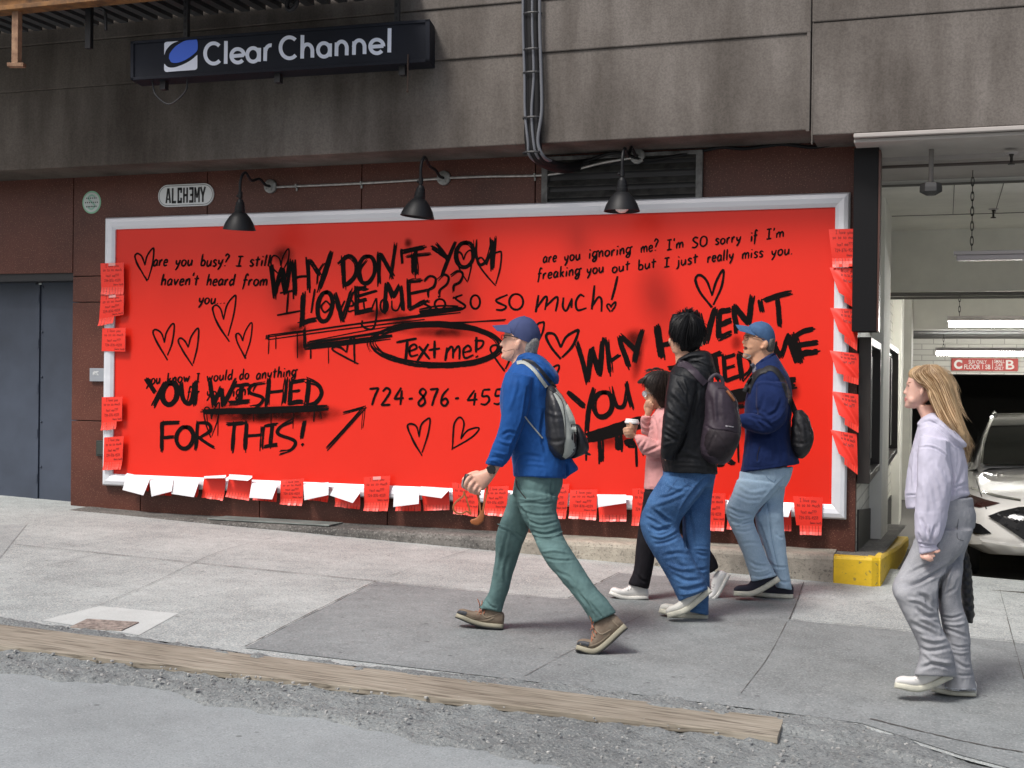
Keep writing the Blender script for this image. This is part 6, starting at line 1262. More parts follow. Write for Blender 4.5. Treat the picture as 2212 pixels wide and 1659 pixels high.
GL1 = MB(); GL1.tube([at(*zp('M', *p), D, w_) for p, w_ in (((520, 312), .064), ((580, 320), .078), ((645, 338), .082))], .0028, 6); GL1.tube([at(*zp('M', 506+14*math.cos(a), 330+20*math.sin(a)), D, .05) for a in np.linspace(0, 2*math.pi, 14)], .0022, 5, cap=False)
obj('glasses', GL1, M_frame, P1)
spot('eye', bB1, 'M', [(522, 334), (532, 331), (540, 335), (531, 338)], M_dk, P1, D=D); spot('eyebrow', bB1, 'M', [(516, 318), (535, 312), (556, 318), (535, 317)], mat('grey_brow', (.2, .16, .13), .8), P1, D=D)
spot('mouth', bB1, 'M', [(499, 448), (515, 450), (530, 454), (514, 453)], mat('lip', (.35, .12, .10), .5), P1, D=D)
spot('stubble', bB1, 'M', [(500, 470), (540, 455), (590, 440), (612, 440), (600, 490), (560, 535), (520, 530), (502, 505)], mat('stubble', (.47, .285, .215), .7, var=.25, vscale=300), P1, .0022, D=D)
M_wt = mat('watch_black', (.012, .012, .013), .3)
wc = at(*zp('L', 362, 18), D, .225); mb = MB(); mb.lathe([(0, .012), (.020, .012), (.0225, .009), (.0225, -.004), (0, -.004)], wc, CAM-wc, 24); WT = obj('wristwatch', mb, M_wt, P1, smooth='auto')
mb = MB(); lofts(mb, D, 'L', [(330, -8, 402, 44, .037, .18), (318, 8, 390, 62, .037, .18)]); obj('watch_band', mb, M_wt, WT, smooth='auto')
MU1 = mat('brown_suede', (.15, .105, .075), .85, col2=(.21, .17, .125), vscale=40, bump=.3, bscale=200); MS1 = mat('shoe_rubber_pale', (.30, .28, .21), .7); MTC = mat('grey_toe_rubber', (.035, .04, .048), .6); ML1 = mat('rust_lace', (.30, .12, .07), .8); MOUT = mat('black_outsole', (.015, .016, .017), .7)
for pts, w_ in (([(458, 1322), (255, 1296), (66, 1222)], wF), ([(1476, 1312), (1230, 1518), (1048, 1490)], wB)):
    s_ = shoe(D, 'L', pts, w_, P1, MU1, MS1, .050, .44, MTC, ML1)
    mb = MB(); q = [np.array(zp('L', *p)) for p in pts]; Q = crspline(q, 8); lofts(mb, D, 'P', [(*(p+np.array([0, -1.2])), *(p+np.array([0, 1.6])), .046*k, w_) for p, k in zip(Q, [.6]+[1]*(len(Q)-2)+[.5])], 4, 16, 1); obj('outsole', mb, MOUT, s_, smooth='auto')
    a, b = np.array(pts[0], float), np.array(pts[2], float); d = (b-a); nn = np.array([d[1], -d[0]]); nn = nn if nn[1] < 0 else -nn
    mb = MB(); base = a+d*.56+nn*.30
    for e_ in ((-20, -75), (18, -60), (10, 40), (-12, 45)): mb.tube(crspline([at(*zp('L', *base), D, w_+.02), at(*zp('L', *(base+np.array(e_)*.5+np.array([6, 4]))), D, w_+.035), at(*zp('L', *(base+np.array(e_))), D, w_+.03)], 3), .0028, 6)
    obj('lace_bow', mb, ML1, s_)
MTN = mat('tan_overlay', (.25, .20, .145), .8, var=.2, vscale=40); bS_ = [bvh_of(o) for o in P1.children if o.name.startswith('shoe')]
for k, L_ in enumerate(([(100, 1232), (160, 1246), (250, 1256), (330, 1250), (385, 1225)], [(282, 1196), (318, 1226), (372, 1214), (430, 1190)], [(150, 1205), (190, 1226), (225, 1240)], [(1085, 1440), (1160, 1462), (1245, 1432), (1330, 1365)], [(1212, 1320), (1262, 1362), (1340, 1326)], [(1345, 1225), (1362, 1262), (1400, 1300)])): laid('shoe_overlay', bS_, 'L', L_, 15 if k % 3 == 0 else 11, MTN, [o for o in P1.children if o.name.startswith('shoe')][k//3], .003)
# camera and its strap
CM = thing('compact_camera', 'small black camera with brown leather strap held by the man in blue', 'camera', at(*zp('L', 175, 180), D, .19))
mb = MB(); lofts(mb, D, 'L', [(150, 52, 208, 62, .018, .185), (138, 80, 212, 100, .024, .185), (130, 130, 200, 150, .024, .185), (135, 175, 185, 190, .018, .185)], 3.0); obj('camera_body', mb, mat('camera_black', (.018, .018, .02), .35), CM, smooth='auto')
mb = MB(); lofts(mb, D, 'L', [(124, 100, 140, 104, .016, .185), (116, 140, 134, 146, .018, .185), (126, 168, 140, 170, .014, .185)], 2.4); obj('lens', mb, mat('camera_silver', (.45, .45, .45), .3, metal=.8), CM, smooth='auto')
M_lea = mat('tan_leather', (.28, .085, .022), .55, var=.2, vscale=30)
mb = MB()
for pts, r in (([(140, 195), (130, 235), (72, 285), (50, 330), (72, 368), (120, 378), (160, 360), (195, 385)], .0055), ([(140, 200), (160, 260), (180, 330), (195, 385)], .0045), ([(330, 155), (326, 200), (305, 290), (296, 350), (298, 380)], .006), ([(248, 215), (262, 270), (270, 330), (272, 352)], .006)): mb.tube(crspline([at(*zp('L', *p), D, .19) for p in pts], 6), r, 6, flat=.45, flatdir=(0, 1, 0))
obj('strap', mb, M_lea, CM, smooth='auto')
mb = MB(); lofts(mb, D, 'L', [(268, 345, 300, 360, .006, .19), (262, 385, 306, 392, .008, .19), (232, 415, 296, 440, .009, .19), (200, 425, 250, 474, .009, .19), (188, 440, 200, 462, .006, .19)], 3); obj('strap_pad', mb, M_lea, CM, smooth='auto')
# his backpack
BP1 = thing('backpack', 'black and pale grey lightweight backpack on the man in blue', 'backpack', at(*zp('M', 1030, 1440), D, .1))
M_pkb = fabric('black_ripstop', (.016, .017, .021), .45, spec=.5, bump=.15); M_pkg = fabric('pale_grey_ripstop', (.36, .38, .35), .45, spec=.5, var=.06)
PKr = [(908, 778, 962, 775, .05, .12), (896, 860, 1032, 850, .10, .12), (888, 960, 1094, 950, .125, .12), (888, 1080, 1142, 1060, .135, .12), (892, 1200, 1170, 1170, .14, .12), (908, 1310, 1176, 1290, .135, .12), (960, 1400, 1160, 1380, .11, .12), (1030, 1444, 1120, 1425, .06, .12)]
PK1, bP1 = garment('bag', D, [('M', PKr)], M_pkb, BP1, .007, 3, [('M', [(930, 900), (960, 1100), (1000, 1300)], 8, -.006), ('M', [(900, 1250), (980, 1280), (1060, 1260)], 6, -.006), ('M', [(900, 1000), (980, 1040), (1060, 1030)], 6, .005)], .005, 10, (1, 1, 1), 5)
laid('grey_panel', bP1, 'M', [(985, 830), (1042, 920), (1085, 1010), (1112, 1100), (1122, 1200), (1120, 1300), (1098, 1375), (1062, 1425)], 104, M_pkg, BP1, .004, 10, tap=lambda u: min(1, .45+1.3*u, 2.6*(1-u)+.35))
laid('piping', bP1, 'M', [(925, 800), (1000, 850), (1048, 920), (1065, 1010), (1074, 1120), (1074, 1250), (1050, 1350), (1030, 1420)], 6, M_pkb, BP1, .008, 10)
PQ, _ = garment('side_pocket', D, [('M', [(1150, 1120, 1185, 1120, .05, .02), (1160, 1200, 1240, 1190, .08, .02), (1150, 1300, 1280, 1300, .09, .02), (1130, 1400, 1270, 1370, .07, .02), (1110, 1430, 1160, 1430, .03, .02)])], M_pkb, BP1, .007, 2, (), .005, 12)
mb = MB(); chainz(mb, D, 'M', [(1220, 1360, .03), (1260, 1380, .03), (1300, 1398, .03)], .010, .006); obj('cord_end', mb, M_pkb, BP1)
laid('shoulder_strap', [bJ1], 'M', [(632, 562), (690, 556), (748, 590), (800, 640), (848, 705), (905, 785)], 32, M_pkg, BP1, .010, 10)
laid('shoulder_strap', [bJ1], 'M', [(680, 540), (770, 560), (840, 620), (900, 690), (985, 790)], 34, M_pkb, BP1, .007, 10)
laid('lower_strap', [bJ1, bP1], 'M', [(706, 1050), (760, 1120), (810, 1180), (868, 1248)], 13, M_pkg, BP1, .006, 8)
laid('lower_strap', [bP1], 'M', [(985, 790), (1060, 900), (1110, 1010)], 14, M_pkg, BP1, .012, 8)
# ================================================================== 2: the small woman in pink with a paper cup
ZONES['X'] = ZONES['T']
D = 8.14
P2 = person('short woman in pink fleece and black trousers with paper cup, hand at her face', D, 'K', 250, 1350)
SK2 = skin('tan_skin', (.56, .32, .21))
wn = gw(D, 'K', 250, 1352)
tor = [(420, 985, 560, 960, .07), (395, 1045, 610, 1030, .15), (372, 1120, 640, 1110, .18), (350, 1250, 650, 1240, .18), (335, 1400, 655, 1390, .18), (322, 1550, 660, 1540, .185), (316, 1650, 668, 1640, .19), (313, 1712, 670, 1715, .19)]
armN = [(455, 1060, 600, 1060, .06, .17), (440, 1180, 590, 1200, .065, .19), (432, 1300, 570, 1330, .062, .20), (420, 1280, 470, 1420, .055, .20), (340, 1230, 380, 1415, .052, .20), (268, 1212, 300, 1385, .046, .19), (222, 1222, 262, 1330, .040, .18)]
armF = [(420, 1050, 560, 1060, .06, -.12), (395, 1150, 500, 1180, .06, -.14), (300, 1210, 420, 1260, .055, -.12), (285, 1150, 400, 1165, .05, -.06), (278, 1080, 385, 1085, .045, -.02), (295, 1042, 380, 1050, .040, .0)]
pel = [(385, 310, 720, 310, .17), (384, 380, 715, 380, .175), (378, 450, 690, 450, .165)]
legN = [(380, 400, 610, 410, .12, .06), (362, 520, 560, 540, .10, .07), (345, 620, 520, 640, .09, .08), (330, 740, 492, 760, .085, wn), (315, 860, 474, 890, .08, wn), (300, 980, 470, 1000, .076, wn), (282, 1100, 448, 1120, .074, wn), (240, 1215, 415, 1262, .072, wn)]
legF = [(520, 420, 700, 420, .11, -.08), (600, 600, 760, 580, .095, -.1), (700, 760, 850, 730, .085, -.12), (820, 920, 940, 880, .075, -.14), (930, 1050, 1010, 985, .065, -.14), (962, 1120, 1038, 1070, .06, -.14)]
def b2(mb):
    for z, R in (('T', shrink(tor)), ('T', shrink(armN, .7)), ('T', shrink(armF, .7)), ('K', shrink(pel)), ('K', shrink(legN, .62)), ('K', shrink(legF, .62))): lofts(mb, D, z, R)
    lofts(mb, D, 'T', [(440, 1040, 560, 1030, .055), (430, 980, 555, 960, .048), (425, 930, 555, 910, .048)])
    lofts(mb, D, 'T', [(350, 985, 420, 985, .022), (338, 955, 450, 965, .036), (332, 930, 480, 935, .047), (330, 890, 520, 890, .058), (327, 850, 560, 850, .065), (322, 800, 575, 800, .070), (324, 760, 575, 760, .070), (345, 710, 555, 700, .062), (400, 660, 510, 655, .04)], 2.2)
    lofts(mb, D, 'T', [(325, 832, 350, 830, .008), (316, 855, 345, 855, .011), (309, 878, 345, 876, .014), (318, 892, 345, 890, .012)], 2.0)
    ellz(mb, D, 'T', 334, 920, 11, 8, .017); ellz(mb, D, 'T', 334, 940, 11, 8, .016); ellz(mb, D, 'T', 345, 970, 17, 17, .02)
    # near hand round the cup
    lofts(mb, D, 'T', [(236, 1240, 300, 1300, .026, .18), (220, 1195, 282, 1255, .028, .18), (190, 1165, 262, 1225, .030, .18), (172, 1150, 240, 1228, .026, .18)])
    for pts, r0, r1 in (([(208, 1172, .20), (168, 1158, .225), (140, 1160, .21), (128, 1172, .18)], .0105, .008), ([(214, 1195, .20), (172, 1184, .228), (142, 1186, .21), (130, 1196, .18)], .0105, .008), ([(220, 1218, .20), (180, 1208, .225), (150, 1210, .208), (138, 1218, .18)], .010, .0075), ([(230, 1240, .195), (192, 1232, .215), (165, 1234, .2), (154, 1240, .18)], .009, .007), ([(222, 1180, .20), (205, 1140, .215), (188, 1112, .215), (180, 1098, .21)], .0115, .0085)): chainz(mb, D, 'T', pts, r0, r1)
    # far hand at the mouth
    lofts(mb, D, 'T', [(318, 1050, 370, 1052, .024, .0), (322, 1010, 388, 1015, .026, .01), (326, 970, 402, 985, .026, .015), (335, 948, 398, 965, .022, .02)])
    for pts, r0, r1 in (([(338, 962, .03), (332, 935, .035), (336, 915, .04), (345, 905, .04)], .0095, .0075), ([(352, 960, .035), (350, 930, .045), (356, 912, .05), (364, 908, .05)], .0095, .0075), ([(370, 964, .04), (372, 940, .052), (378, 925, .058), (384, 922, .058)], .009, .007), ([(388, 972, .04), (392, 952, .055), (396, 942, .06), (402, 940, .06)], .008, .0065), ([(330, 1000, .02), (322, 970, .02), (324, 945, .025), (330, 930, .03)], .0105, .008)): chainz(mb, D, 'T', pts, r0, r1)
BODY2, bB2 = body(D, b2, SK2, P2)
MP2 = fabric('pink_fleece', (.58, .29, .285), .9, sheen=.08, bump=.3, bscale=240, var=.06)
JP2, bJ2 = garment('fleece', D, [('T', tor), ('T', armN), ('T', armF), ('T', [(385, 1040, 470, 985, .05, .04), (420, 1010, 520, 960, .075), (470, 1000, 590, 960, .08)])], MP2, P2, .0065, 2,
    [('T', [(270, 1215), (360, 1260), (460, 1290)], 4, .004), ('T', [(300, 1380), (380, 1350), (470, 1310)], 5, -.009), ('T', [(240, 1330), (270, 1300), (300, 1260)], 4, -.008), ('T', [(280, 1380), (310, 1330), (340, 1270)], 4, -.007), ('T', [(285, 1100), (330, 1130), (390, 1110)], 4, -.010), ('T', [(290, 1160), (340, 1180), (400, 1160)], 4, -.009), ('T', [(400, 1060), (420, 1120), (430, 1200)], 4, -.008), ('T', [(330, 1420), (400, 1440), (480, 1430)], 4, -.010), ('T', [(330, 1500), (400, 1520), (480, 1500)], 5, -.004), ('T', [(322, 1690), (400, 1700), (480, 1695)], 3, -.004)], .003, 10, (1, 1, 1), 21)
MB2 = fabric('black_trouser_cloth', (.013, .012, .015), .8)
TB2, bT2 = garment('trousers', D, [('K', pel), ('K', legN), ('K', legF)], MB2, P2, .007, 2, [('K', [(330, 1160), (370, 1190), (420, 1190)], 4, -.006), ('K', [(300, 1120), (340, 1160), (380, 1200)], 4, -.006)], .004, 9, (1, 1, .5), 31)
MWS = mat('white_leather', (.66, .65, .63), .5, var=.05, vscale=20); MWR = mat('white_rubber', (.62, .61, .57), .6, var=.12, vscale=30)
for pts, w_, c in (([(420, 1352), (200, 1356), (64, 1304)], wn, .44), ([(1148, 1136), (1040, 1330), (945, 1388)], -.14, .40)): shoe(D, 'K', pts, w_, P2, MWS, MWR, .043, c, None, MWS, .10)
HB2 = mat('dark_brown_hair', (.020, .012, .009), .5, var=.5, vscale=60, spec=.4, bump=.4, bscale=250)
mb = MB(); lofts(mb, D, 'T', [(470, 1000, 560, 985, .05), (440, 940, 600, 930, .085), (400, 880, 610, 860, .098), (372, 820, 612, 800, .100), (340, 765, 605, 745, .098), (318, 722, 590, 700, .090), (330, 672, 560, 655, .075), (385, 640, 520, 635, .04)])
lofts(mb, D, 'T', [(345, 700, 360, 770, .06), (300, 705, 312, 752, .05), (268, 722, 280, 748, .035), (250, 738, 258, 748, .015)])
me, V, E, dg_ = fused(mb, .006, 2); crease(me, V, (), .005, 30, (1, 1, .5), 8, .003); hb = put_mesh('hair', me, HB2, P2)
mb = strands(D, 'T', [[(420, 640, .05), (330, 690, .07), (285, 725, .06), (250, 742, .04)], [(440, 632, .07), (360, 690, .095), (345, 760, .10), (380, 830, .10)], [(470, 635, .08), (420, 720, .115), (400, 820, .12), (430, 920, .11)], [(500, 640, .08), (480, 740, .12), (470, 860, .12), (490, 985, .09)], [(540, 660, .07), (560, 760, .11), (565, 880, .10), (545, 1000, .07)]], 360, .0019, 11, 5); obj('hair_strand', mb, HB2, hb)
mb = strands(D, 'T', [[(380, 640, .0), (360, 625, .0), (330, 640, 0), (300, 640, .0)], [(440, 630, .02), (430, 615, .02), (400, 612, .02), (370, 618, .02)], [(500, 636, .02), (480, 622, .02), (450, 620, .02), (420, 626, .02)]], 40, .0018, 8, 6); obj('flyaway_hair', mb, HB2, hb)
g2 = MB(); g2.tube([at(*zp('T', 318+20*math.cos(a), 845+26*math.sin(a)), D, .05) for a in np.linspace(0, 2*math.pi, 14)], .003, 5, cap=False); g2.tube([at(*zp('T', *p), D, w_) for p, w_ in (((334, 835), .052), ((400, 840), .078))], .0028, 6); G2 = obj('glasses', g2, mat('silver_frame', (.5, .5, .52), .3, metal=.7), P2)
mb = MB(); ellz(mb, D, 'T', 318, 845, 17, 23, .002, .05); obj('lens', mb, M_lens, G2)
mb = MB(); lofts(mb, D, 'T', [(312, 1040, 372, 1056, .032, .0), (310, 1052, 372, 1070, .033, .0)]); obj('bracelet', mb, mat('jade_green', (.16, .28, .24), .4), P2, smooth='auto')
CUP = thing('paper_cup', 'white-lidded brown paper coffee cup held by the woman in pink', 'cup', at(*zp('T', 198, 1240), D, .18))
mb = MB(); lofts(mb, D, 'T', [(166, 1245, 228, 1252, .030, .175), (150, 1118, 258, 1128, .042, .175)], 2, 24, 3); obj('cup_body', mb, mat('kraft_paper', (.42, .27, .18), .7), CUP, smooth='auto')
mb = MB(); lofts(mb, D, 'T', [(140, 1110, 268, 1122, .047, .175), (136, 1096, 272, 1108, .048, .175), (142, 1090, 268, 1100, .045, .175), (146, 1074, 262, 1084, .042, .175), (152, 1068, 256, 1077, .038, .175)], 2, 24, 3); obj('lid', mb, mat('white_plastic', (.75, .75, .74), .4), CUP, smooth='auto')

# ================================================================== 3: the young man in the black shell jacket
D = 7.56
P3 = person('young man in black shell jacket and baggy blue jeans, head turned to the billboard', D, 'K', 800, 1500)
SK3 = skin('warm_skin', (.55, .32, .22))
wf = gw(D, 'K', 900, 1530)-.03; wn = wf+.14
tor = [(600, 570, 905, 520, .10), (552, 645, 930, 630, .20), (526, 760, 945, 760, .225), (508, 900, 950, 900, .225), (492, 1050, 955, 1050, .22), (478, 1200, 962, 1200, .215), (465, 1370, 970, 1380, .215), (474, 1470, 976, 1480, .215), (490, 1552, 978, 1574, .21)]
armN = [(556, 660, 792, 720, .08, .19), (527, 790, 772, 850, .088, .22), (506, 950, 742, 1000, .082, .235), (484, 1100, 702, 1150, .078, .24), (470, 1240, 645, 1290, .070, .23), (466, 1350, 585, 1400, .06, .20), (476, 1425, 580, 1455, .05, .18)]
armF = [(660, 660, 860, 680, .08, -.19), (640, 850, 820, 870, .08, -.22), (620, 1050, 790, 1070, .075, -.23), (580, 1250, 740, 1290, .065, -.22), (560, 1360, 680, 1400, .055, -.2)]
pel = [(548, 190, 1018, 205, .17), (545, 260, 1008, 270, .175), (520, 330, 985, 360, .165)]
legN = [(545, 250, 950, 300, .125, .06), (482, 345, 890, 410, .115, .08), (405, 480, 795, 530, .108, .09), (350, 612, 712, 640, .10, wn*.7), (348, 700, 688, 725, .096, wn*.8), (378, 800, 712, 800, .096, wn*.9), (430, 900, 760, 890, .096, wn), (505, 1020, 818, 1000, .096, wn), (575, 1140, 884, 1105, .096, wn), (640, 1260, 936, 1205, .094, wn), (688, 1372, 948, 1262, .085, wn)]
legF = [(680, 300, 1012, 260, .12, -.08), (715, 450, 982, 420, .11, -.09), (722, 600, 968, 590, .105, wf), (726, 800, 966, 800, .10, wf), (735, 1000, 963, 1000, .10, wf), (752, 1200, 958, 1200, .10, wf), (772, 1350, 952, 1370, .098, wf), (786, 1462, 950, 1492, .095, wf)]
def b3(mb):
    for z, R in (('T', shrink(tor)), ('T', shrink(armN, .7)), ('T', shrink(armF, .7)), ('K', shrink(pel)), ('K', shrink(legN, .62)), ('K', shrink(legF, .62))): lofts(mb, D, z, R)
    lofts(mb, D, 'T', [(600, 620, 850, 590, .075), (598, 530, 815, 500, .062), (590, 470, 805, 450, .060), (580, 420, 810, 420, .062)])
    lofts(mb, D, 'T', [(572, 470, 690, 500, .05), (560, 430, 780, 470, .066), (556, 380, 810, 400, .074), (552, 320, 830, 330, .077), (556, 260, 838, 250, .078), (575, 195, 820, 180, .072), (620, 145, 770, 135, .05)], 2.2)
    ellz(mb, D, 'T', 545, 365, 11, 30, .02, -.03); ellz(mb, D, 'T', 836, 385, 13, 34, .018, .02); lofts(mb, D, 'T', [(548, 330, 600, 330, .03, -.05), (543, 385, 600, 385, .035, -.05), (556, 430, 620, 440, .03, -.05)], 2)
    lofts(mb, D, 'T', [(490, 1300, 570, 1350, .034, .18), (490, 1350, 565, 1390, .034, .16), (500, 1390, 560, 1410, .03, .15)])
    for k in range(4): chainz(mb, D, 'T', [(502+14*k, 1390, .15-.01*k), (504+13*k, 1415, .145), (508+12*k, 1435, .135), (512+11*k, 1450, .13)], .0095, .0075)
    chainz(mb, D, 'T', [(510, 1370, .16), (500, 1400, .15), (500, 1420, .14)], .011, .008)
BODY3, bB3 = body(D, b3, SK3, P3)
MJ3 = fabric('black_shell', (.0085, .0095, .0115), .6, spec=.3, bump=.1, bscale=500, var=.05)
JK3, bJ3 = garment('shell_jacket', D, [('T', tor), ('T', armN), ('T', armF), ('T', [(596, 580, 640, 510, .08), (640, 560, 760, 462, .12), (740, 570, 905, 466, .13), (800, 640, 955, 610, .13), (860, 700, 968, 680, .11)])], MJ3, P3, .006, 2,
    [('T', [(640, 650), (720, 750), (800, 850)], 6, .007), ('T', [(620, 720), (700, 850), (730, 960)], 5, -.013), ('T', [(560, 820), (640, 900), (720, 1010)], 7, .010), ('T', [(520, 1000), (600, 1060), (690, 1130)], 6, -.012), ('T', [(510, 900), (560, 1000), (600, 1070)], 6, .007), ('T', [(500, 1130), (580, 1180), (650, 1230)], 5, .009), ('T', [(490, 1200), (560, 1240), (640, 1270)], 5, -.012), ('T', [(470, 1320), (520, 1300), (600, 1280)], 5, .008), ('T', [(590, 1400), (650, 1300), (700, 1160)], 6, -.015), ('T', [(800, 800), (760, 950), (740, 1080)], 6, -.012), ('T', [(640, 560), (740, 520), (860, 510)], 4, -.012), ('T', [(690, 600), (780, 600), (880, 640)], 4, -.010), ('T', [(700, 540), (800, 545), (900, 590)], 4, .009), ('T', [(520, 1440), (650, 1420), (850, 1450)], 6, -.006), ('T', [(500, 1500), (700, 1490), (960, 1510)], 4, .004), ('T', [(600, 1330), (720, 1380), (820, 1420)], 6, .005), ('T', [(660, 700), (690, 800), (700, 880)], 4, .008)], .005, 8, (1, 1, .8), 41)
MD3 = mat('blue_denim', (.060, .150, .32), .85, col2=(.026, .068, .17), vscale=7, speck=.25, speck_scale=210, speck_col=(.16, .27, .46), speck_thr=.52, bump=.35, bscale=380, spec=.2)
JN3, bN3 = garment('jeans', D, [('K', pel), ('K', legN), ('K', legF)], MD3, P3, .0058, 2,
    [('K', [(460, 560), (540, 620), (620, 680)], 6, -.018), ('K', [(400, 600), (480, 640), (600, 720)], 5, .010), ('K', [(420, 700), (500, 740), (640, 700)], 6, -.016), ('K', [(440, 780), (540, 800), (680, 730)], 5, .012), ('K', [(470, 860), (560, 850), (690, 800)], 5, -.010), ('K', [(560, 300), (640, 360), (780, 380)], 5, .006), ('K', [(440, 520), (600, 470), (760, 400)], 6, .007), ('K', [(500, 450), (620, 430), (800, 330)], 5, -.006), ('K', [(560, 960), (680, 940), (780, 960)], 6, -.009), ('K', [(600, 1040), (700, 1080), (850, 1080)], 6, .009), ('K', [(640, 1130), (740, 1180), (880, 1180)], 6, -.010), ('K', [(690, 1260), (780, 1260), (920, 1220)], 6, -.012), ('K', [(700, 1310), (800, 1300), (930, 1250)], 4, .008), ('K', [(600, 880), (700, 1000), (860, 1120)], 8, .008), ('K', [(720, 620), (735, 760), (760, 900)], 5, -.016), ('K', [(760, 540), (800, 700), (830, 900)], 6, -.006), ('K', [(840, 940), (890, 960), (950, 960)], 5, -.010), ('K', [(820, 900), (890, 900), (955, 910)], 4, .008), ('K', [(830, 1080), (890, 1090), (955, 1070)], 5, -.008), ('K', [(960, 260), (880, 330), (740, 520), (680, 680)], 6, -.018), ('K', [(800, 1420), (870, 1440), (945, 1440)], 4, -.010), ('K', [(790, 1380), (870, 1390), (948, 1400)], 4, .008)], .0035, 8, (1, 1, .7), 51)
MST = mat('denim_seam', (.030, .075, .19), .8)
laid('pocket_seam', bN3, 'K', [(738, 285), (745, 315), (815, 362), (835, 335)], 5, MST, JN3, .002); laid('inseam', bN3, 'K', [(740, 720), (745, 850), (760, 930)], 5, mat('pale_seam', (.10, .2, .36), .8), JN3, .002); laid('side_seam', bN3, 'K', [(700, 250), (640, 330), (560, 440)], 4, MST, JN3, .002)
MCS = mat('off_white_canvas', (.62, .61, .56), .75, var=.06, vscale=25); MCR = mat('cream_rubber', (.55, .54, .45), .6, var=.15, vscale=25)
shoe(D, 'K', [(985, 1285), (760, 1470), (588, 1520)], wn, P3, MCS, MCR, .046, .36, None, MCS, .12); shoe(D, 'K', [(948, 1532), (700, 1522), (506, 1470)], wf, P3, MCS, MCR, .046, .34, None, MCS, .11)
MH3 = mat('black_hair', (.006, .006, .007), .5, spec=.25, var=.4, vscale=60, bump=.3, bscale=250)
mb = MB(); lofts(mb, D, 'T', [(612, 478, 770, 470, .055), (585, 430, 815, 430, .076), (568, 370, 845, 370, .088), (546, 300, 862, 310, .094), (545, 230, 868, 250, .095), (560, 165, 835, 170, .086), (610, 122, 775, 122, .06), (660, 108, 740, 108, .03)])
lofts(mb, D, 'T', [(660, 130, 770, 135, .04), (685, 95, 760, 105, .026), (695, 76, 740, 82, .012)]); lofts(mb, D, 'T', [(565, 170, 625, 140, .04), (572, 138, 612, 125, .028), (580, 122, 600, 120, .012)]); lofts(mb, D, 'T', [(820, 220, 860, 300, .06), (860, 262, 880, 312, .03), (878, 290, 886, 305, .01)])
me, V, E, dg_ = fused(mb, .006, 2); crease(me, V, (), .006, 22, (1, 1, .5), 18, .003); hm = put_mesh('hair', me, MH3, P3)
mb = strands(D, 'T', [[(700, 120, .06), (600, 170, .085), (555, 250, .08), (550, 330, .05)], [(710, 118, .08), (640, 190, .105), (590, 290, .105), (590, 400, .09)], [(720, 118, .085), (690, 200, .115), (660, 310, .115), (660, 440, .09)], [(730, 118, .085), (750, 200, .115), (745, 310, .115), (730, 450, .085)], [(735, 120, .08), (810, 190, .09), (840, 280, .09), (815, 400, .075)], [(735, 122, .05), (830, 190, .03), (865, 270, .0), (870, 320, -.02)]], 560, .0019, 11, 8); obj('hair_strand', mb, MH3, hm)
mb = strands(D, 'T', [[(640, 140, .02), (610, 120, .02), (590, 115, .02), (572, 122, .02)], [(700, 120, .02), (690, 95, .02), (700, 78, .02), (712, 66, .02)], [(730, 115, .02), (738, 95, .02), (745, 85, .02), (752, 78, .02)], [(760, 125, .02), (785, 115, .02), (800, 112, .02), (812, 130, .02)], [(800, 170, .03), (850, 210, .02), (875, 240, .01), (888, 275, 0)]], 140, .0017, 12, 9); obj('hair_tuft', mb, MH3, hm)
BP3 = thing('backpack', 'large dark purple backpack on the young man in the black jacket', 'backpack', at(*zp('T', 1000, 1480), D, .12))
M_pur = fabric('dark_purple_nylon', (.034, .024, .035), .6, spec=.4, bump=.2, bscale=400); M_pur2 = fabric('darker_purple_nylon', (.019, .014, .018), .65, spec=.3, bump=.2, bscale=400)
PK3r = [(868, 745, 1000, 735, .09, .10), (858, 830, 1090, 810, .13, .11), (858, 930, 1152, 900, .14, .12), (850, 1040, 1178, 1020, .145, .12), (832, 1140, 1192, 1140, .15, .12), (812, 1240, 1186, 1240, .15, .12), (806, 1340, 1150, 1340, .145, .12), (830, 1420, 1098, 1440, .12, .12), (900, 1474, 1040, 1482, .07, .12)]
PK3, bP3 = garment('bag', D, [('T', PK3r)], M_pur, BP3, .007, 3, [('T', [(900, 850), (930, 1000), (930, 1120)], 7, -.007), ('T', [(990, 820), (985, 960), (1000, 1100)], 7, -.007), ('T', [(870, 1130), (950, 1180), (1070, 1190), (1185, 1215)], 4, -.008), ('T', [(945, 1180), (920, 1280), (890, 1370)], 5, -.006), ('T', [(950, 1190), (1010, 1290), (1040, 1400)], 5, .005), ('T', [(870, 1380), (950, 1400), (1060, 1390)], 6, -.005)], .0035, 9, (1, 1, 1), 61)
PF, bPF = garment('front_pocket', D, [('T', [(870, 1150, 1180, 1205, .09, .185), (850, 1240, 1178, 1260, .10, .185), (850, 1330, 1142, 1340, .10, .18), (870, 1410, 1090, 1420, .085, .165), (920, 1455, 1040, 1462, .05, .16)])], M_pur2, BP3, .007, 2, [('T', [(960, 1200), (920, 1290), (890, 1370)], 4, -.006), ('T', [(960, 1200), (1040, 1300), (1080, 1390)], 4, -.005)], .003, 10)
laid('shoulder_strap', [bJ3], 'T', [(618, 566), (690, 580), (760, 636), (810, 690), (872, 752)], 62, M_pur, BP3, .012, 10)
mb = MB(); mb.tube(crspline([at(*zp('T', *p), D, .16) for p in ((885, 745), (920, 700), (962, 672), (1005, 690), (1025, 730), (1030, 775))], 6), .011, 8, flat=.5, flatdir=(0, 1, 0)); obj('top_handle', mb, M_pur, BP3, smooth='auto')
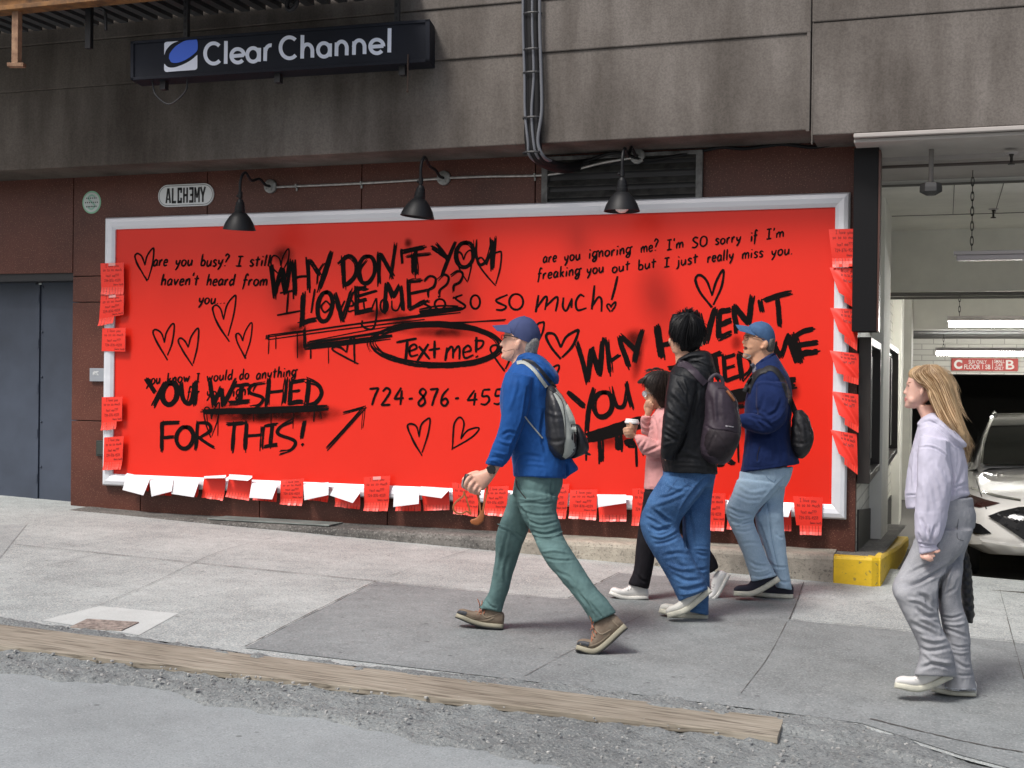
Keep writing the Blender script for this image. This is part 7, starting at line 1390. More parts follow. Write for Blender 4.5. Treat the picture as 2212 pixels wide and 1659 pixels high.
mb = MB(); p0 = cast(bP3, *zp('T', 1062, 815)); p1 = cast(bP3, *zp('T', 1128, 905)); mb.tube(crspline([p0-FWD*.012, (p0+p1)/2-FWD*.02, p1-FWD*.012], 6), .0085, 8); obj('zip_pull', mb, mat('copper_pull', (.38, .15, .07), .35, metal=.4), BP3, smooth='auto')
laid('zip', bP3, 'T', [(985, 790), (1050, 800), (1110, 850), (1145, 920)], 7, M_pur2, BP3, .004)
for k, (x0, x1) in enumerate(((1052, 1072), (1078, 1126))): laid('small_logo', [bP3, bPF], 'T', [(x0, 1132+6*k), (x0*.5+x1*.5, 1140+3*k), (x1, 1140+6*k)], 9 if k else 14, mat('grey_print', (.3, .29, .31), .6) if not k else bpy.data.materials['grey_print'], BP3, .004)

# ================================================================== 4: the older man in the navy fleece
D = 8.35
P4 = person('older man in washed blue cap, navy fleece and pale jeans looking up and talking', D, 'K', 1600, 1345)
SK4 = skin('ruddy_skin', (.55, .30, .19))
wf = gw(D, 'K', 1640, 1350)-.02; wn = wf+.13
tor = [(1300, 610, 1510, 490, .09), (1285, 690, 1580, 600, .17), (1262, 770, 1632, 700, .20), (1238, 870, 1655, 850, .21), (1226, 980, 1655, 980, .205), (1228, 1100, 1645, 1110, .20), (1226, 1230, 1650, 1240, .20), (1215, 1380, 1680, 1360, .20), (1202, 1480, 1710, 1430, .20), (1186, 1562, 1722, 1478, .195)]
armN = [(1336, 740, 1600, 740, .075, .18), (1330, 860, 1618, 880, .08, .21), (1332, 960, 1616, 1000, .08, .215), (1350, 1040, 1580, 1120, .078, .22), (1310, 1020, 1440, 1208, .07, .22), (1240, 1020, 1300, 1190, .06, .20), (1180, 1035, 1200, 1145, .05, .18)]
armF = [(1330, 760, 1500, 760, .07, -.18), (1330, 900, 1490, 920, .07, -.2), (1330, 1020, 1470, 1080, .065, -.2), (1270, 1060, 1350, 1180, .06, -.19), (1180, 1060, 1210, 1150, .05, -.17)]
pel = [(1232, 215, 1700, 175, .165), (1220, 280, 1680, 270, .17), (1195, 350, 1640, 350, .16)]
legN = [(1205, 290, 1600, 330, .115, .06), (1160, 410, 1500, 450, .105, .08), (1112, 530, 1400, 555, .096, .09), (1112, 620, 1352, 640, .09, wn*.7), (1148, 710, 1366, 710, .088, wn*.8), (1202, 820, 1402, 800, .085, wn), (1250, 940, 1450, 920, .083, wn), (1292, 1060, 1492, 1030, .083, wn), (1328, 1195, 1560, 1142, .082, wn)]
legF = [(1400, 330, 1640, 300, .11, -.08), (1385, 480, 1616, 470, .10, -.09), (1366, 600, 1614, 600, .094, wf), (1380, 720, 1620, 720, .09, wf), (1430, 860, 1634, 860, .088, wf), (1480, 1000, 1648, 1000, .086, wf), (1520, 1120, 1668, 1120, .086, wf), (1545, 1245, 1692, 1268, .086, wf)]
def b4(mb):
    for z, R in (('T', shrink(tor)), ('T', shrink(armN, .7)), ('T', shrink(armF, .7)), ('K', shrink(pel)), ('K', shrink(legN, .62)), ('K', shrink(legF, .62))): lofts(mb, D, z, R)
    lofts(mb, D, 'T', [(1320, 660, 1520, 610, .07), (1290, 575, 1500, 530, .060), (1285, 520, 1492, 480, .058), (1280, 470, 1485, 440, .06)])
    lofts(mb, D, 'T', [(1222, 522, 1290, 540, .020), (1212, 498, 1360, 520, .040), (1216, 470, 1420, 480, .055), (1222, 440, 1470, 445, .064), (1222, 400, 1488, 410, .071), (1222, 360, 1496, 360, .075), (1226, 310, 1484, 312, .072), (1250, 270, 1470, 272, .064), (1310, 236, 1420, 238, .04)], 2.2)
    lofts(mb, D, 'T', [(1228, 328, 1260, 330, .009), (1216, 350, 1258, 352, .012), (1202, 372, 1256, 372, .016), (1205, 388, 1256, 386, .016), (1220, 396, 1256, 395, .012)], 2.0)
    ellz(mb, D, 'T', 1222, 408, 14, 8, .018); ellz(mb, D, 'T', 1224, 446, 14, 8, .017); ellz(mb, D, 'T', 1230, 500, 24, 24, .022); ellz(mb, D, 'T', 1236, 318, 16, 10, .05); ellz(mb, D, 'T', 1290, 420, 40, 34, .03, .034)
    ellz(mb, D, 'T', 1415, 398, 26, 40, .016, .074, 14); ellz(mb, D, 'T', 1385, 428, 12, 12, .012, .074)
    lofts(mb, D, 'T', [(1225, 1040, 1240, 1140, .034, .18), (1180, 1045, 1195, 1130, .032, .17), (1140, 1050, 1150, 1125, .03, .16), (1110, 1055, 1118, 1115, .026, .15)])
    for k in range(4): chainz(mb, D, 'T', [(1130, 1060+18*k, .17), (1095, 1060+18*k, .18), (1072, 1066+17*k, .17), (1066, 1076+16*k, .15)], .010, .0078)
    chainz(mb, D, 'T', [(1165, 1050, .14), (1130, 1036, .13), (1100, 1040, .125)], .0115, .009)
BODY4, bB4 = body(D, b4, SK4, P4)
MN4 = fabric('navy_fleece', (.011, .022, .080), .9, sheen=.06, bump=.3, bscale=240, var=.1)
JK4, bJ4 = garment('fleece', D, [('T', tor), ('T', armN), ('T', armF), ('T', [(1290, 640, 1340, 560, .07), (1320, 590, 1440, 490, .085), (1380, 560, 1505, 470, .09)])], MN4, P4, .006, 2,
    [('T', [(1330, 760), (1420, 740), (1560, 780)], 4, .005), ('T', [(1310, 1010), (1390, 1030), (1470, 1090)], 5, .009), ('T', [(1330, 1060), (1400, 1090), (1480, 1150)], 5, -.012), ('T', [(1260, 1040), (1330, 1080), (1380, 1150)], 5, -.010), ('T', [(1560, 900), (1520, 1000), (1440, 1050)], 6, -.010), ('T', [(1600, 960), (1550, 1050), (1470, 1110)], 5, .008), ('T', [(1400, 850), (1380, 950), (1350, 1000)], 6, -.008), ('T', [(1250, 1200), (1380, 1220), (1480, 1210)], 7, -.014), ('T', [(1340, 1380), (1345, 1450), (1365, 1330)], 4, -.010), ('T', [(1480, 1230), (1500, 1350), (1500, 1480)], 8, -.008), ('T', [(1560, 1200), (1590, 1320), (1600, 1450)], 8, .006), ('T', [(1620, 1250), (1640, 1350), (1650, 1440)], 6, -.006), ('T', [(1200, 1530), (1400, 1530), (1620, 1490)], 4, .004), ('T', [(1300, 640), (1340, 580), (1400, 540)], 4, -.008)], .0035, 8, (1, 1, .8), 71)
laid('grey_collar', bJ4, 'T', [(1288, 570), (1310, 600), (1312, 650)], 34, mat('grey_lining', (.14, .14, .17), .9, var=.4, vscale=60), JK4, .004); laid('pocket_zip', bJ4, 'T', [(1366, 1320), (1345, 1390), (1338, 1460)], 5, M_dk, JK4, .002)
MD4 = mat('pale_denim', (.36, .485, .60), .85, col2=(.26, .37, .49), vscale=7, speck=.25, speck_scale=210, speck_col=(.48, .60, .70), speck_thr=.52, bump=.3, bscale=380, spec=.2)
JN4, bN4 = garment('jeans', D, [('K', pel), ('K', legN), ('K', legF)], MD4, P4, .0056, 2,
    [('K', [(1130, 540), (1220, 580), (1340, 600)], 5, -.012), ('K', [(1130, 600), (1220, 640), (1340, 620)], 4, .010), ('K', [(1150, 660), (1240, 680), (1350, 660)], 4, -.012), ('K', [(1190, 700), (1270, 670), (1350, 640)], 3, .008), ('K', [(1180, 740), (1280, 750), (1370, 720)], 4, -.007), ('K', [(1240, 860), (1320, 850), (1420, 860)], 5, -.006), ('K', [(1310, 1010), (1380, 1050), (1480, 1060)], 5, -.009), ('K', [(1320, 1090), (1400, 1110), (1500, 1080)], 4, .007), ('K', [(1330, 1140), (1420, 1150), (1540, 1110)], 4, -.008), ('K', [(1200, 330), (1320, 400), (1480, 380)], 6, .005), ('K', [(1180, 420), (1300, 470), (1420, 470)], 5, -.005), ('K', [(1640, 270), (1560, 350), (1440, 490), (1370, 580)], 5, -.014), ('K', [(1470, 480), (1490, 640), (1520, 850), (1560, 1060)], 4, -.009), ('K', [(1550, 760), (1580, 800), (1625, 800)], 4, -.006), ('K', [(1480, 1000), (1540, 1060), (1650, 1070)], 4, -.007), ('K', [(1560, 1180), (1620, 1200), (1680, 1190)], 4, -.008), ('K', [(1380, 640), (1440, 800), (1500, 1000)], 5, -.008)], .003, 9, (1, 1, .7), 81)
MS4 = mat('denim_seam_pale', (.16, .25, .36), .8); laid('pocket_seam', bN4, 'K', [(1460, 255), (1480, 280), (1530, 310), (1545, 290)], 5, MS4, JN4, .002); laid('side_seam', bN4, 'K', [(1475, 500), (1490, 640), (1522, 860), (1570, 1080)], 4, MS4, JN4, .002)
MNU = mat('navy_knit', (.020, .020, .034), .85, bump=.4, bscale=300)
shoe(D, 'K', [(1590, 1190), (1360, 1320), (1174, 1322)], wn, P4, MNU, MCR, .046, .40, None, None, .12); shoe(D, 'K', [(1702, 1350), (1500, 1340), (1330, 1318)], wf, P4, MNU, MCR, .046, .40, None, None, .12)
CAPM4 = fabric('washed_denim_cap', (.058, .115, .225), .85, var=.15, vscale=30)
mb = MB(); lofts(mb, D, 'T', [(1420, 470, 1490, 460, .055), (1400, 440, 1498, 420, .068), (1420, 400, 1504, 380, .074), (1440, 350, 1502, 340, .076)]); me, V, E, dg_ = fused(mb, .006, 2); put_mesh('hair', me, mat('salt_pepper_hair', (.09, .085, .08), .7, var=.5, vscale=120), P4)
CAP4, bC4 = cap_(D, 'T', [(1300, 306, 1490, 420, .074), (1262, 288, 1504, 370, .082), (1254, 262, 1502, 315, .086), (1268, 226, 1486, 260, .080), (1312, 198, 1448, 212, .056), (1358, 187, 1400, 190, .014)],
    lambda u, s: (1290-146*u*(1-.25*s*s)+34*s*s*(1-u), 238-36*u*(1-u*.1)+(76-22*u)*abs(s)**2.0+12*u*u, s*.076), CAPM4, P4, (1378, 188))
laid('cap_seam', bC4, 'T', [(1370, 192), (1310, 240), (1272, 290)], 4, CAPM4, CAP4, .002); laid('cap_seam', bC4, 'T', [(1385, 192), (1440, 260), (1450, 390)], 4, CAPM4, CAP4, .002)
g4 = MB(); g4.tube([at(*zp('T', *p), D, w_) for p, w_ in (((1232, 312), .05), ((1300, 322), .078), ((1408, 350), .085))], .0028, 6); g4.tube([at(*zp('T', 1236+22*math.cos(a), 336+24*math.sin(a)), D, .055) for a in np.linspace(0, 2*math.pi, 14)], .002, 5, cap=False); obj('glasses', g4, mat('brown_frame', (.10, .05, .03), .3), P4)
spot('mouth', bB4, 'T', [(1214, 418), (1234, 416), (1250, 426), (1246, 438), (1228, 442), (1216, 436)], mat('mouth_dark', (.05, .012, .010), .6), P4, .004, D=D)
spot('eye', bB4, 'T', [(1236, 334), (1248, 331), (1258, 336), (1247, 339)], M_dk, P4, D=D)
spot('goatee', bB4, 'T', [(1206, 490), (1225, 478), (1262, 486), (1284, 500), (1262, 522), (1225, 526), (1208, 512)], mat('grey_beard', (.46, .44, .42), .85, var=.4, vscale=250, bump=.6, bscale=300), P4, .005, D=D)
SB4 = thing('sling_bag', 'small black sling bag hanging behind the older man in navy fleece', 'bag', at(*zp('T', 1750, 1430), D, .1))
M_sb = fabric('black_bag_nylon', (.012, .012, .014), .6, spec=.4)
SG4, bS4 = garment('bag', D, [('T', [(1690, 1000, 1745, 990, .05, .1), (1664, 1060, 1795, 1045, .08, .1), (1655, 1150, 1830, 1130, .095, .1), (1650, 1240, 1850, 1220, .10, .1), (1660, 1330, 1838, 1310, .095, .1), (1690, 1400, 1790, 1390, .07, .1), (1715, 1432, 1755, 1428, .03, .1)])], M_sb, SB4, .006, 2, [('T', [(1680, 1100), (1720, 1200), (1730, 1330)], 6, -.008), ('T', [(1770, 1060), (1790, 1180), (1800, 1280)], 6, -.007), ('T', [(1660, 1280), (1740, 1300), (1840, 1260)], 5, -.006)], .006, 14, (1, 1, 1), 91)
laid('zip', bS4, 'T', [(1720, 1010), (1780, 1080), (1820, 1180), (1838, 1250)], 7, M_dk, SB4, .004)
laid('shoulder_strap', [bJ4], 'T', [(1395, 640), (1440, 612), (1500, 625), (1562, 700), (1600, 790), (1640, 900), (1690, 1025)], 50, M_sb, SB4, .009, 10)
laid('front_strap', [bJ4], 'T', [(1410, 630), (1350, 650), (1300, 700), (1262, 770), (1240, 830)], 62, M_sb, SB4, .014, 10, tap=lambda u: .7+.5*u)

# ================================================================== 5: the girl in the lavender hoodie
D = 6.06
P5 = person('long-haired blonde girl in lavender hoodie and wide grey jeans walking past the garage', D, 'H', 700, 1560)
SK5 = skin('fair_skin', (.66, .40, .32))
wf = gw(D, 'H', 800, 1572); wn = wf+.12
tor = [(478, 660, 690, 600, .08), (448, 725, 770, 690, .16), (420, 820, 850, 800, .185), (396, 900, 882, 900, .19), (372, 1000, 902, 1010, .19), (350, 1130, 910, 1140, .185), (336, 1250, 914, 1250, .185), (326, 1340, 916, 1310, .185), (330, 1420, 922, 1350, .18), (338, 1478, 740, 1455, .17)]
armN = [(468, 800, 735, 850, .08, .18), (448, 930, 742, 1000, .092, .20), (442, 1080, 762, 1120, .095, .21), (437, 1220, 768, 1230, .095, .215), (428, 1380, 748, 1400, .09, .215), (420, 1560, 712, 1560, .085, .215)]
armN2 = [(383, 0, 665, 20, .088, .215), (384, 110, 642, 130, .085, .215), (386, 190, 612, 220, .078, .215), (408, 250, 566, 278, .055, .215), (418, 290, 562, 286, .045, .215), (422, 362, 592, 322, .046, .215)]
armF = [(560, 800, 760, 830, .08, -.18), (560, 1000, 760, 1040, .08, -.2), (580, 1200, 780, 1220, .078, -.2), (620, 1380, 790, 1380, .07, -.19), (700, 1500, 820, 1480, .055, -.18)]
pel = [(470, -60, 890, -30, .15), (455, 60, 902, 40, .155), (430, 150, 892, 140, .15)]
legN = [(410, 160, 880, 150, .12, .06), (345, 320, 830, 290, .112, .08), (252, 500, 710, 430, .105, .09), (197, 610, 610, 560, .10, wn*.8), (202, 690, 585, 680, .098, wn), (250, 800, 582, 800, .098, wn), (300, 900, 592, 900, .10, wn), (365, 1020, 625, 1010, .102, wn), (415, 1130, 672, 1110, .105, wn), (428, 1230, 705, 1210, .105, wn), (405, 1310, 720, 1310, .105, wn), (376, 1385, 730, 1400, .10, wn)]
legF = [(580, 250, 850, 240, .115, -.08), (585, 380, 805, 360, .105, -.09), (585, 520, 788, 520, .10, wf), (580, 680, 780, 680, .10, wf), (585, 800, 792, 800, .10, wf), (610, 930, 834, 930, .10, wf), (640, 1080, 852, 1080, .102, wf), (660, 1250, 864, 1250, .104, wf), (650, 1380, 884, 1380, .104, wf), (630, 1505, 908, 1520, .10, wf)]
def b5(mb):
    for z, R in (('G', shrink(tor)), ('G', shrink(armN, .6)), ('H', shrink(armN2, .6)), ('G', shrink(armF, .65)), ('H', shrink(pel)), ('H', shrink(legN, .58)), ('H', shrink(legF, .58))): lofts(mb, D, z, R)
    lofts(mb, D, 'G', [(478, 700, 680, 680, .062), (478, 640, 640, 620, .050), (448, 570, 610, 560, .046), (430, 520, 605, 510, .048)])
    lofts(mb, D, 'G', [(336, 545, 420, 548, .020), (326, 528, 450, 535, .032), (330, 500, 500, 515, .044), (336, 470, 540, 480, .054), (338, 430, 600, 440, .062), (340, 390, 660, 390, .068), (342, 345, 690, 340, .072), (348, 300, 705, 290, .073), (368, 245, 700, 235, .070), (420, 190, 660, 180, .055)], 2.2)
    lofts(mb, D, 'G', [(340, 345, 368, 345, .007), (328, 368, 365, 368, .009), (314, 390, 362, 390, .011), (306, 402, 360, 402, .013), (318, 414, 360, 414, .012)], 2.0)
    ellz(mb, D, 'G', 330, 448, 11, 8, .014); ellz(mb, D, 'G', 330, 474, 11, 8, .013); ellz(mb, D, 'G', 342, 522, 20, 20, .018); ellz(mb, D, 'G', 352, 315, 14, 9, .042); ellz(mb, D, 'G', 400, 470, 45, 50, .03, .028)
    ellz(mb, D, 'G', 488, 387, 24, 48, .015, .078, 10); ellz(mb, D, 'G', 478, 425, 13, 13, .011, .078)
    # hand showing from the cuff, fingers loosely curled
    lofts(mb, D, 'H', [(440, 280, 550, 290, .028, .215), (432, 330, 572, 312, .028, .215), (430, 356, 566, 338, .024, .215), (440, 372, 540, 362, .018, .215)])
    for pts, r0, r1 in (([(446, 358, .225), (440, 376, .23), (455, 392, .235), (480, 400, .235)], .0085, .007), ([(468, 360, .235), (470, 384, .245), (492, 404, .248), (522, 416, .242)], .0088, .0068), ([(492, 358, .24), (500, 380, .25), (518, 396, .25), (540, 408, .244)], .0085, .0066), ([(520, 352, .235), (530, 366, .24), (545, 374, .24), (556, 374, .235)], .0075, .006), ([(545, 325, .235), (565, 338, .245), (582, 336, .245), (598, 322, .24)], .0095, .007)): chainz(mb, D, 'H', pts, r0, r1)
BODY5, bB5 = body(D, b5, SK5, P5, .0045)
ML5 = fabric('lavender_sweat_cloth', (.50, .485, .585), .92, sheen=.06, bump=.25, bscale=300, var=.05)
HD5, bH5 = garment('hoodie', D, [('G', tor), ('G', armN), ('H', armN2), ('G', armF),
    ('G', [(440, 690, 480, 720, .05, .02), (500, 625, 570, 700, .12, 0), (590, 588, 640, 720, .155, 0), (680, 625, 690, 770, .17, 0), (770, 700, 760, 850, .17, 0), (850, 775, 820, 905, .15, 0), (915, 835, 880, 925, .11, 0), (932, 875, 900, 922, .06, 0)])], ML5, P5, .0056, 2,
    [('G', [(455, 915), (540, 905), (640, 935), (722, 1005)], 3, -.007), ('G', [(470, 900), (560, 890), (650, 920), (725, 985)], 3, .004), ('G', [(460, 730), (570, 700), (680, 770), (790, 880), (890, 925)], 4, -.012), ('G', [(600, 600), (700, 680), (800, 790), (880, 850)], 5, -.010), ('G', [(560, 640), (680, 720), (790, 830), (870, 890)], 4, .008), ('G', [(722, 1010), (765, 1150), (770, 1280), (740, 1420)], 5, -.014), ('G', [(720, 840), (725, 930), (730, 1000)], 4, -.008), ('G', [(440, 950), (430, 1100), (432, 1300)], 5, -.012), ('G', [(420, 800), (390, 950), (365, 1100)], 5, .005), ('G', [(360, 1060), (380, 1150), (370, 1280)], 5, -.006), ('G', [(335, 1355), (380, 1350), (430, 1350)], 3, -.008), ('G', [(760, 1300), (840, 1260), (915, 1235)], 3.5, -.008), ('G', [(790, 1270), (850, 1180), (880, 1050)], 6, -.006), ('G', [(520, 1100), (600, 1300), (620, 1480)], 8, -.005), ('G', [(600, 1060), (690, 1230), (700, 1400)], 8, .006), ('G', [(480, 1200), (520, 1380), (520, 1560)], 8, .005), ('H', [(440, 60), (480, 150), (520, 240)], 5, -.010), ('H', [(560, 120), (540, 190), (530, 250)], 5, -.012), ('H', [(500, 120), (500, 190), (505, 250)], 4, .008), ('H', [(410, 180), (430, 230), (450, 258)], 4, -.010), ('H', [(400, 258), (480, 275), (566, 284)], 3, -.012), ('H', [(600, 100), (590, 160), (570, 230)], 4, .007)], .0028, 8, (1, 1, .6), 101)
laid('drawstring', bH5, 'G', [(452, 735), (448, 780), (455, 840)], 8, mat('pale_cord', (.55, .52, .62), .8), HD5, .004)
for k in range(0): pass
MG5 = mat('grey_denim', (.36, .365, .385), .88, col2=(.215, .22, .24), vscale=6, speck=.22, speck_scale=210, speck_col=(.42, .43, .45), speck_thr=.52, bump=.35, bscale=360, spec=.2)
JN5, bN5 = garment('jeans', D, [('G', [(640, 1400, 955, 1375, .14), (560, 1480, 965, 1450, .148)]), ('H', pel), ('H', legN), ('H', legF)], MG5, P5, .0056, 2,
    [('H', [(310, 630), (420, 600), (560, 520), (700, 430)], 6, -.020), ('H', [(250, 590), (380, 560), (520, 470)], 6, .010), ('H', [(280, 560), (420, 480), (580, 420)], 5, -.008), ('H', [(420, 700), (480, 730), (500, 780)], 7, -.016), ('H', [(330, 740), (430, 760), (560, 850)], 5, .010), ('H', [(400, 820), (480, 880), (570, 890)], 6, -.016), ('H', [(420, 900), (500, 930), (600, 990)], 6, .012), ('H', [(350, 940), (450, 990), (600, 1060)], 7, -.012), ('H', [(440, 1060), (540, 1090), (650, 1080)], 6, .012), ('H', [(420, 1150), (520, 1180), (690, 1150)], 6, -.010), ('H', [(470, 1200), (560, 1270), (700, 1280)], 6, .010), ('H', [(430, 1330), (560, 1290), (700, 1330)], 6, -.012), ('H', [(700, 420), (640, 540), (600, 600), (585, 780)], 6, -.022), ('H', [(700, 480), (660, 600), (620, 760)], 5, .008), ('H', [(760, 560), (720, 650), (640, 700)], 5, -.008), ('H', [(600, 880), (700, 900), (800, 870)], 4, -.010), ('H', [(610, 940), (720, 960), (820, 940)], 4, .009), ('H', [(620, 980), (720, 1020), (830, 1060)], 5, -.010), ('H', [(690, 1130), (760, 1150), (850, 1140)], 4, -.008), ('H', [(680, 1180), (770, 1200), (858, 1190)], 4, .007), ('H', [(720, 1260), (790, 1310), (870, 1320)], 5, -.009), ('H', [(740, 1380), (800, 1390), (890, 1380)], 4, -.007), ('H', [(480, 120), (560, 200), (600, 330)], 7, .005), ('H', [(630, 40), (590, 150), (520, 260)], 6, -.008), ('H', [(660, 120), (620, 230), (520, 360)], 6, .006)], .0035, 8, (1, 1, .7), 111)
MS5 = mat('grey_seam', (.11, .115, .13), .85); laid('pocket_seam', bN5, 'H', [(755, 60), (745, 160), (750, 225), (800, 245)], 5, MS5, JN5, .002); laid('side_seam', bN5, 'H', [(590, 580), (583, 700), (580, 850)], 4, MS5, JN5, .002)
hm_ = MB()
laid('frayed_hem', bN5, 'H', [(640, 1495), (760, 1512), (905, 1510)], 22, mat('frayed_denim', (.42, .44, .48), .9, var=.5, vscale=180), JN5, .003)
shoe(D, 'H', [(712, 1418), (440, 1530), (206, 1496)], wn, P5, MWS, MCR, .046, .40, None, MWS, .11); shoe(D, 'H', [(908, 1572), (700, 1562), (520, 1525)], wf, P5, MWS, MCR, .044, .36, None, None, .11)
MH5 = mat('blonde_hair', (.50, .345, .19), .5, col2=(.27, .17, .085), vscale=26, vstretch=(1, 1, .12), spec=.4, bump=.4, bscale=180)
mb = MB(); lofts(mb, D, 'G', [(880, 1010, 915, 1015, .012, .03), (855, 930, 935, 920, .05, .03), (810, 840, 940, 860, .09, .03), (750, 740, 905, 770, .115, .03), (660, 640, 870, 660, .118, .02), (600, 560, 835, 560, .112, .01), (565, 480, 808, 480, .106), (540, 420, 790, 410, .098), (520, 360, 772, 340, .092), (470, 300, 745, 280, .088), (400, 240, 705, 215, .080), (375, 200, 660, 165, .066), (420, 158, 610, 140, .045)])
lofts(mb, D, 'G', [(368, 205, 420, 175, .05), (362, 240, 450, 240, .055), (400, 285, 500, 280, .066), (470, 318, 560, 320, .068)])
me, V, E, dg_ = fused(mb, .0055, 3); crease(me, V, (), .004, 16, (1.6, 1.6, .35), 28, .002); h5 = put_mesh('hair', me, MH5, P5)
MH5b = mat('golden_strand', (.62, .45, .28), .5, var=.35, vscale=8, spec=.5); MH5c = mat('brown_strand', (.22, .12, .055), .45, var=.3, vscale=8, spec=.4)
GD = [[(500, 150, .05), (400, 215, .07), (450, 295, .085), (545, 345, .10), (590, 500, .12), (690, 690, .13), (830, 860, .10), (900, 1040, .05)], [(520, 145, .06), (440, 210, .085), (500, 300, .10), (580, 400, .115), (650, 540, .128), (750, 720, .14), (870, 870, .09), (905, 1050, .05)], [(540, 142, .065), (520, 210, .095), (590, 300, .11), (650, 410, .12), (710, 560, .13), (800, 730, .13), (900, 880, .08), (912, 1020, .04)], [(560, 145, .065), (600, 210, .09), (660, 300, .105), (710, 420, .11), (770, 570, .115), (845, 730, .11), (920, 870, .07), (925, 960, .03)], [(580, 150, .05), (660, 210, .06), (715, 300, .07), (760, 430, .06), (810, 570, .055), (880, 740, .05), (940, 870, .03), (950, 900, .02)]]
obj('hair_strand', strands(D, 'G', GD, 420, .0018, 11, 12), MH5b, h5); obj('hair_strand', strands(D, 'G', GD, 300, .0018, 12, 13), MH5c, h5); obj('hair_strand', strands(D, 'G', GD, 300, .0018, 13, 15), MH5, h5)
obj('flyaway_hair', strands(D, 'G', [[(560, 135, 0), (680, 165, 0), (760, 240, 0), (800, 330, 0), (815, 420, 0)], [(600, 140, 0), (720, 220, 0), (790, 340, 0), (820, 470, 0), (850, 580, 0)], [(700, 250, .02), (780, 400, .02), (830, 560, .02), (880, 640, .02), (930, 700, .02)]], 60, .0008, 15, 14), MH5b, h5)
spot('eye', bB5, 'G', [(350, 338), (360, 333), (370, 338), (360, 342)], mat('eye_grey', (.10, .06, .05), .4), P5, D=D); spot('eyebrow', bB5, 'G', [(348, 312), (364, 303), (388, 304), (366, 309)], mat('brow_brown', (.25, .13, .07), .8), P5, D=D)
spot('lips', bB5, 'G', [(318, 452), (334, 448), (352, 462), (335, 476), (320, 476)], mat('pink_lips', (.48, .17, .16), .45), P5, .002, D=D)
PJ = thing('puffer_jacket', 'black quilted puffer jacket dangling behind the girl in lavender', 'jacket', at(*zp('H', 850, 940), D, -.12))
rings = []
for k in range(19):
    t = k/18; y = 300+640*t; xl = np.interp(t, [0, .2, .6, .85, 1], [770, 772, 776, 792, 828]); xr = np.interp(t, [0, .25, .6, .9, 1], [830, 868, 884, 896, 880]); q = 8 if k % 2 else 0
    rings.append((xl+q*.4, y, xr-q, y+6, .075*(1 if t < .9 else .7)-(.012 if k % 2 == 0 else 0), -.15))
garment('quilted_sleeve', D, [('H', rings)], fabric('black_quilt_nylon', (.010, .010, .012), .5, spec=.45), PJ, .0055, 1, (), .002, 20)
# ------------------------------------------------------------------ silver white car coming up the ramp
CX, CY = 1.02, .80; PIT = math.radians(-3.8); CZ0 = -.135
CAR = thing('parked_car', 'silver white saloon car with large dark grille facing out of the garage', 'car', (CX, CY, CZ0))
M_cpaint = mat('pearl_white_paint', (.60, .59, .56), .3, spec=.5, coat=.4); M_cglass = mat('car_glass', (.008, .010, .009), .06, spec=.35); M_cblack = mat('gloss_black_trim', (.008, .008, .009), .25); M_chrome = mat('chrome', (.75, .75, .75), .12, metal=1.0); M_rub = mat('tyre_rubber', (.015, .015, .015), .8)
def cw(x, y, z): return np.array([CX+x, CY+y*math.cos(PIT)-z*math.sin(PIT)*0, CZ0+z+y*math.sin(PIT)])
ST_ = [(-.005, .50, .26, .44, .535), (.03, .62, .23, .47, .56), (.10, .74, .21, .51, .60), (.22, .83, .20, .56, .655), (.40, .89, .20, .61, .71), (.75, .925, .20, .68, .79), (1.25, .935, .20, .78, .90), (2.4, .935, .22, .84, .95), (3.7, .93, .22, .88, .99), (4.5, .88, .25, .88, 1.0), (4.8, .78, .3, .75, .85)]
def cring(y, w, zb, zs, zt):
    h = [(0, zb), (w*.8, zb), (w*.97, zb+.07), (w, (zb+zs)*.5), (w*.985, zs-.02), (w*.93, zs+.035), (w*.80, zs+(zt-zs)*.62), (w*.55, zt-.012), (w*.25, zt), (0, zt+.004)]
    return [cw(x, y, z) for x, z in h]+[cw(-x, y, z) for x, z in h[-2:0:-1]]
fine = []
A_ = np.array(ST_); tt = np.linspace(0, len(ST_)-1, (len(ST_)-1)*4+1)
for t in tt: fine.append([np.interp(t, range(len(ST_)), A_[:, k]) for k in range(5)])
mb = MB(); R_ = [cring(*f) for f in fine]; n = len(R_[0]); vs = [p for r in R_ for p in r]
mb.add(vs, [(i*n+k, i*n+(k+1) % n, (i+1)*n+(k+1) % n, (i+1)*n+k) for i in range(len(R_)-1) for k in range(n)]+[tuple(range(n))[::-1], tuple(range(len(vs)-n, len(vs)))])
BODYC = obj('body', mb, M_cpaint, CAR, smooth='auto')
def bvh_of(o):
    vs = [o.matrix_world @ v.co for v in o.data.vertices] if False else [Vector(v.co)+Vector(root_loc(o)) for v in o.data.vertices]
    return BVHTree.FromPolygons(vs, [tuple(p.vertices) for p in o.data.polygons])
CB_ = bvh_of(BODYC)
def onbvh(b, px, py, off=.004, fallback=None):
    d = Vector(ray(px, py)); d.normalize(); h = b.ray_cast(Vector(CAM), d)
    if h[0] is None: return fallback
    return np.array(h[0]-d*off)
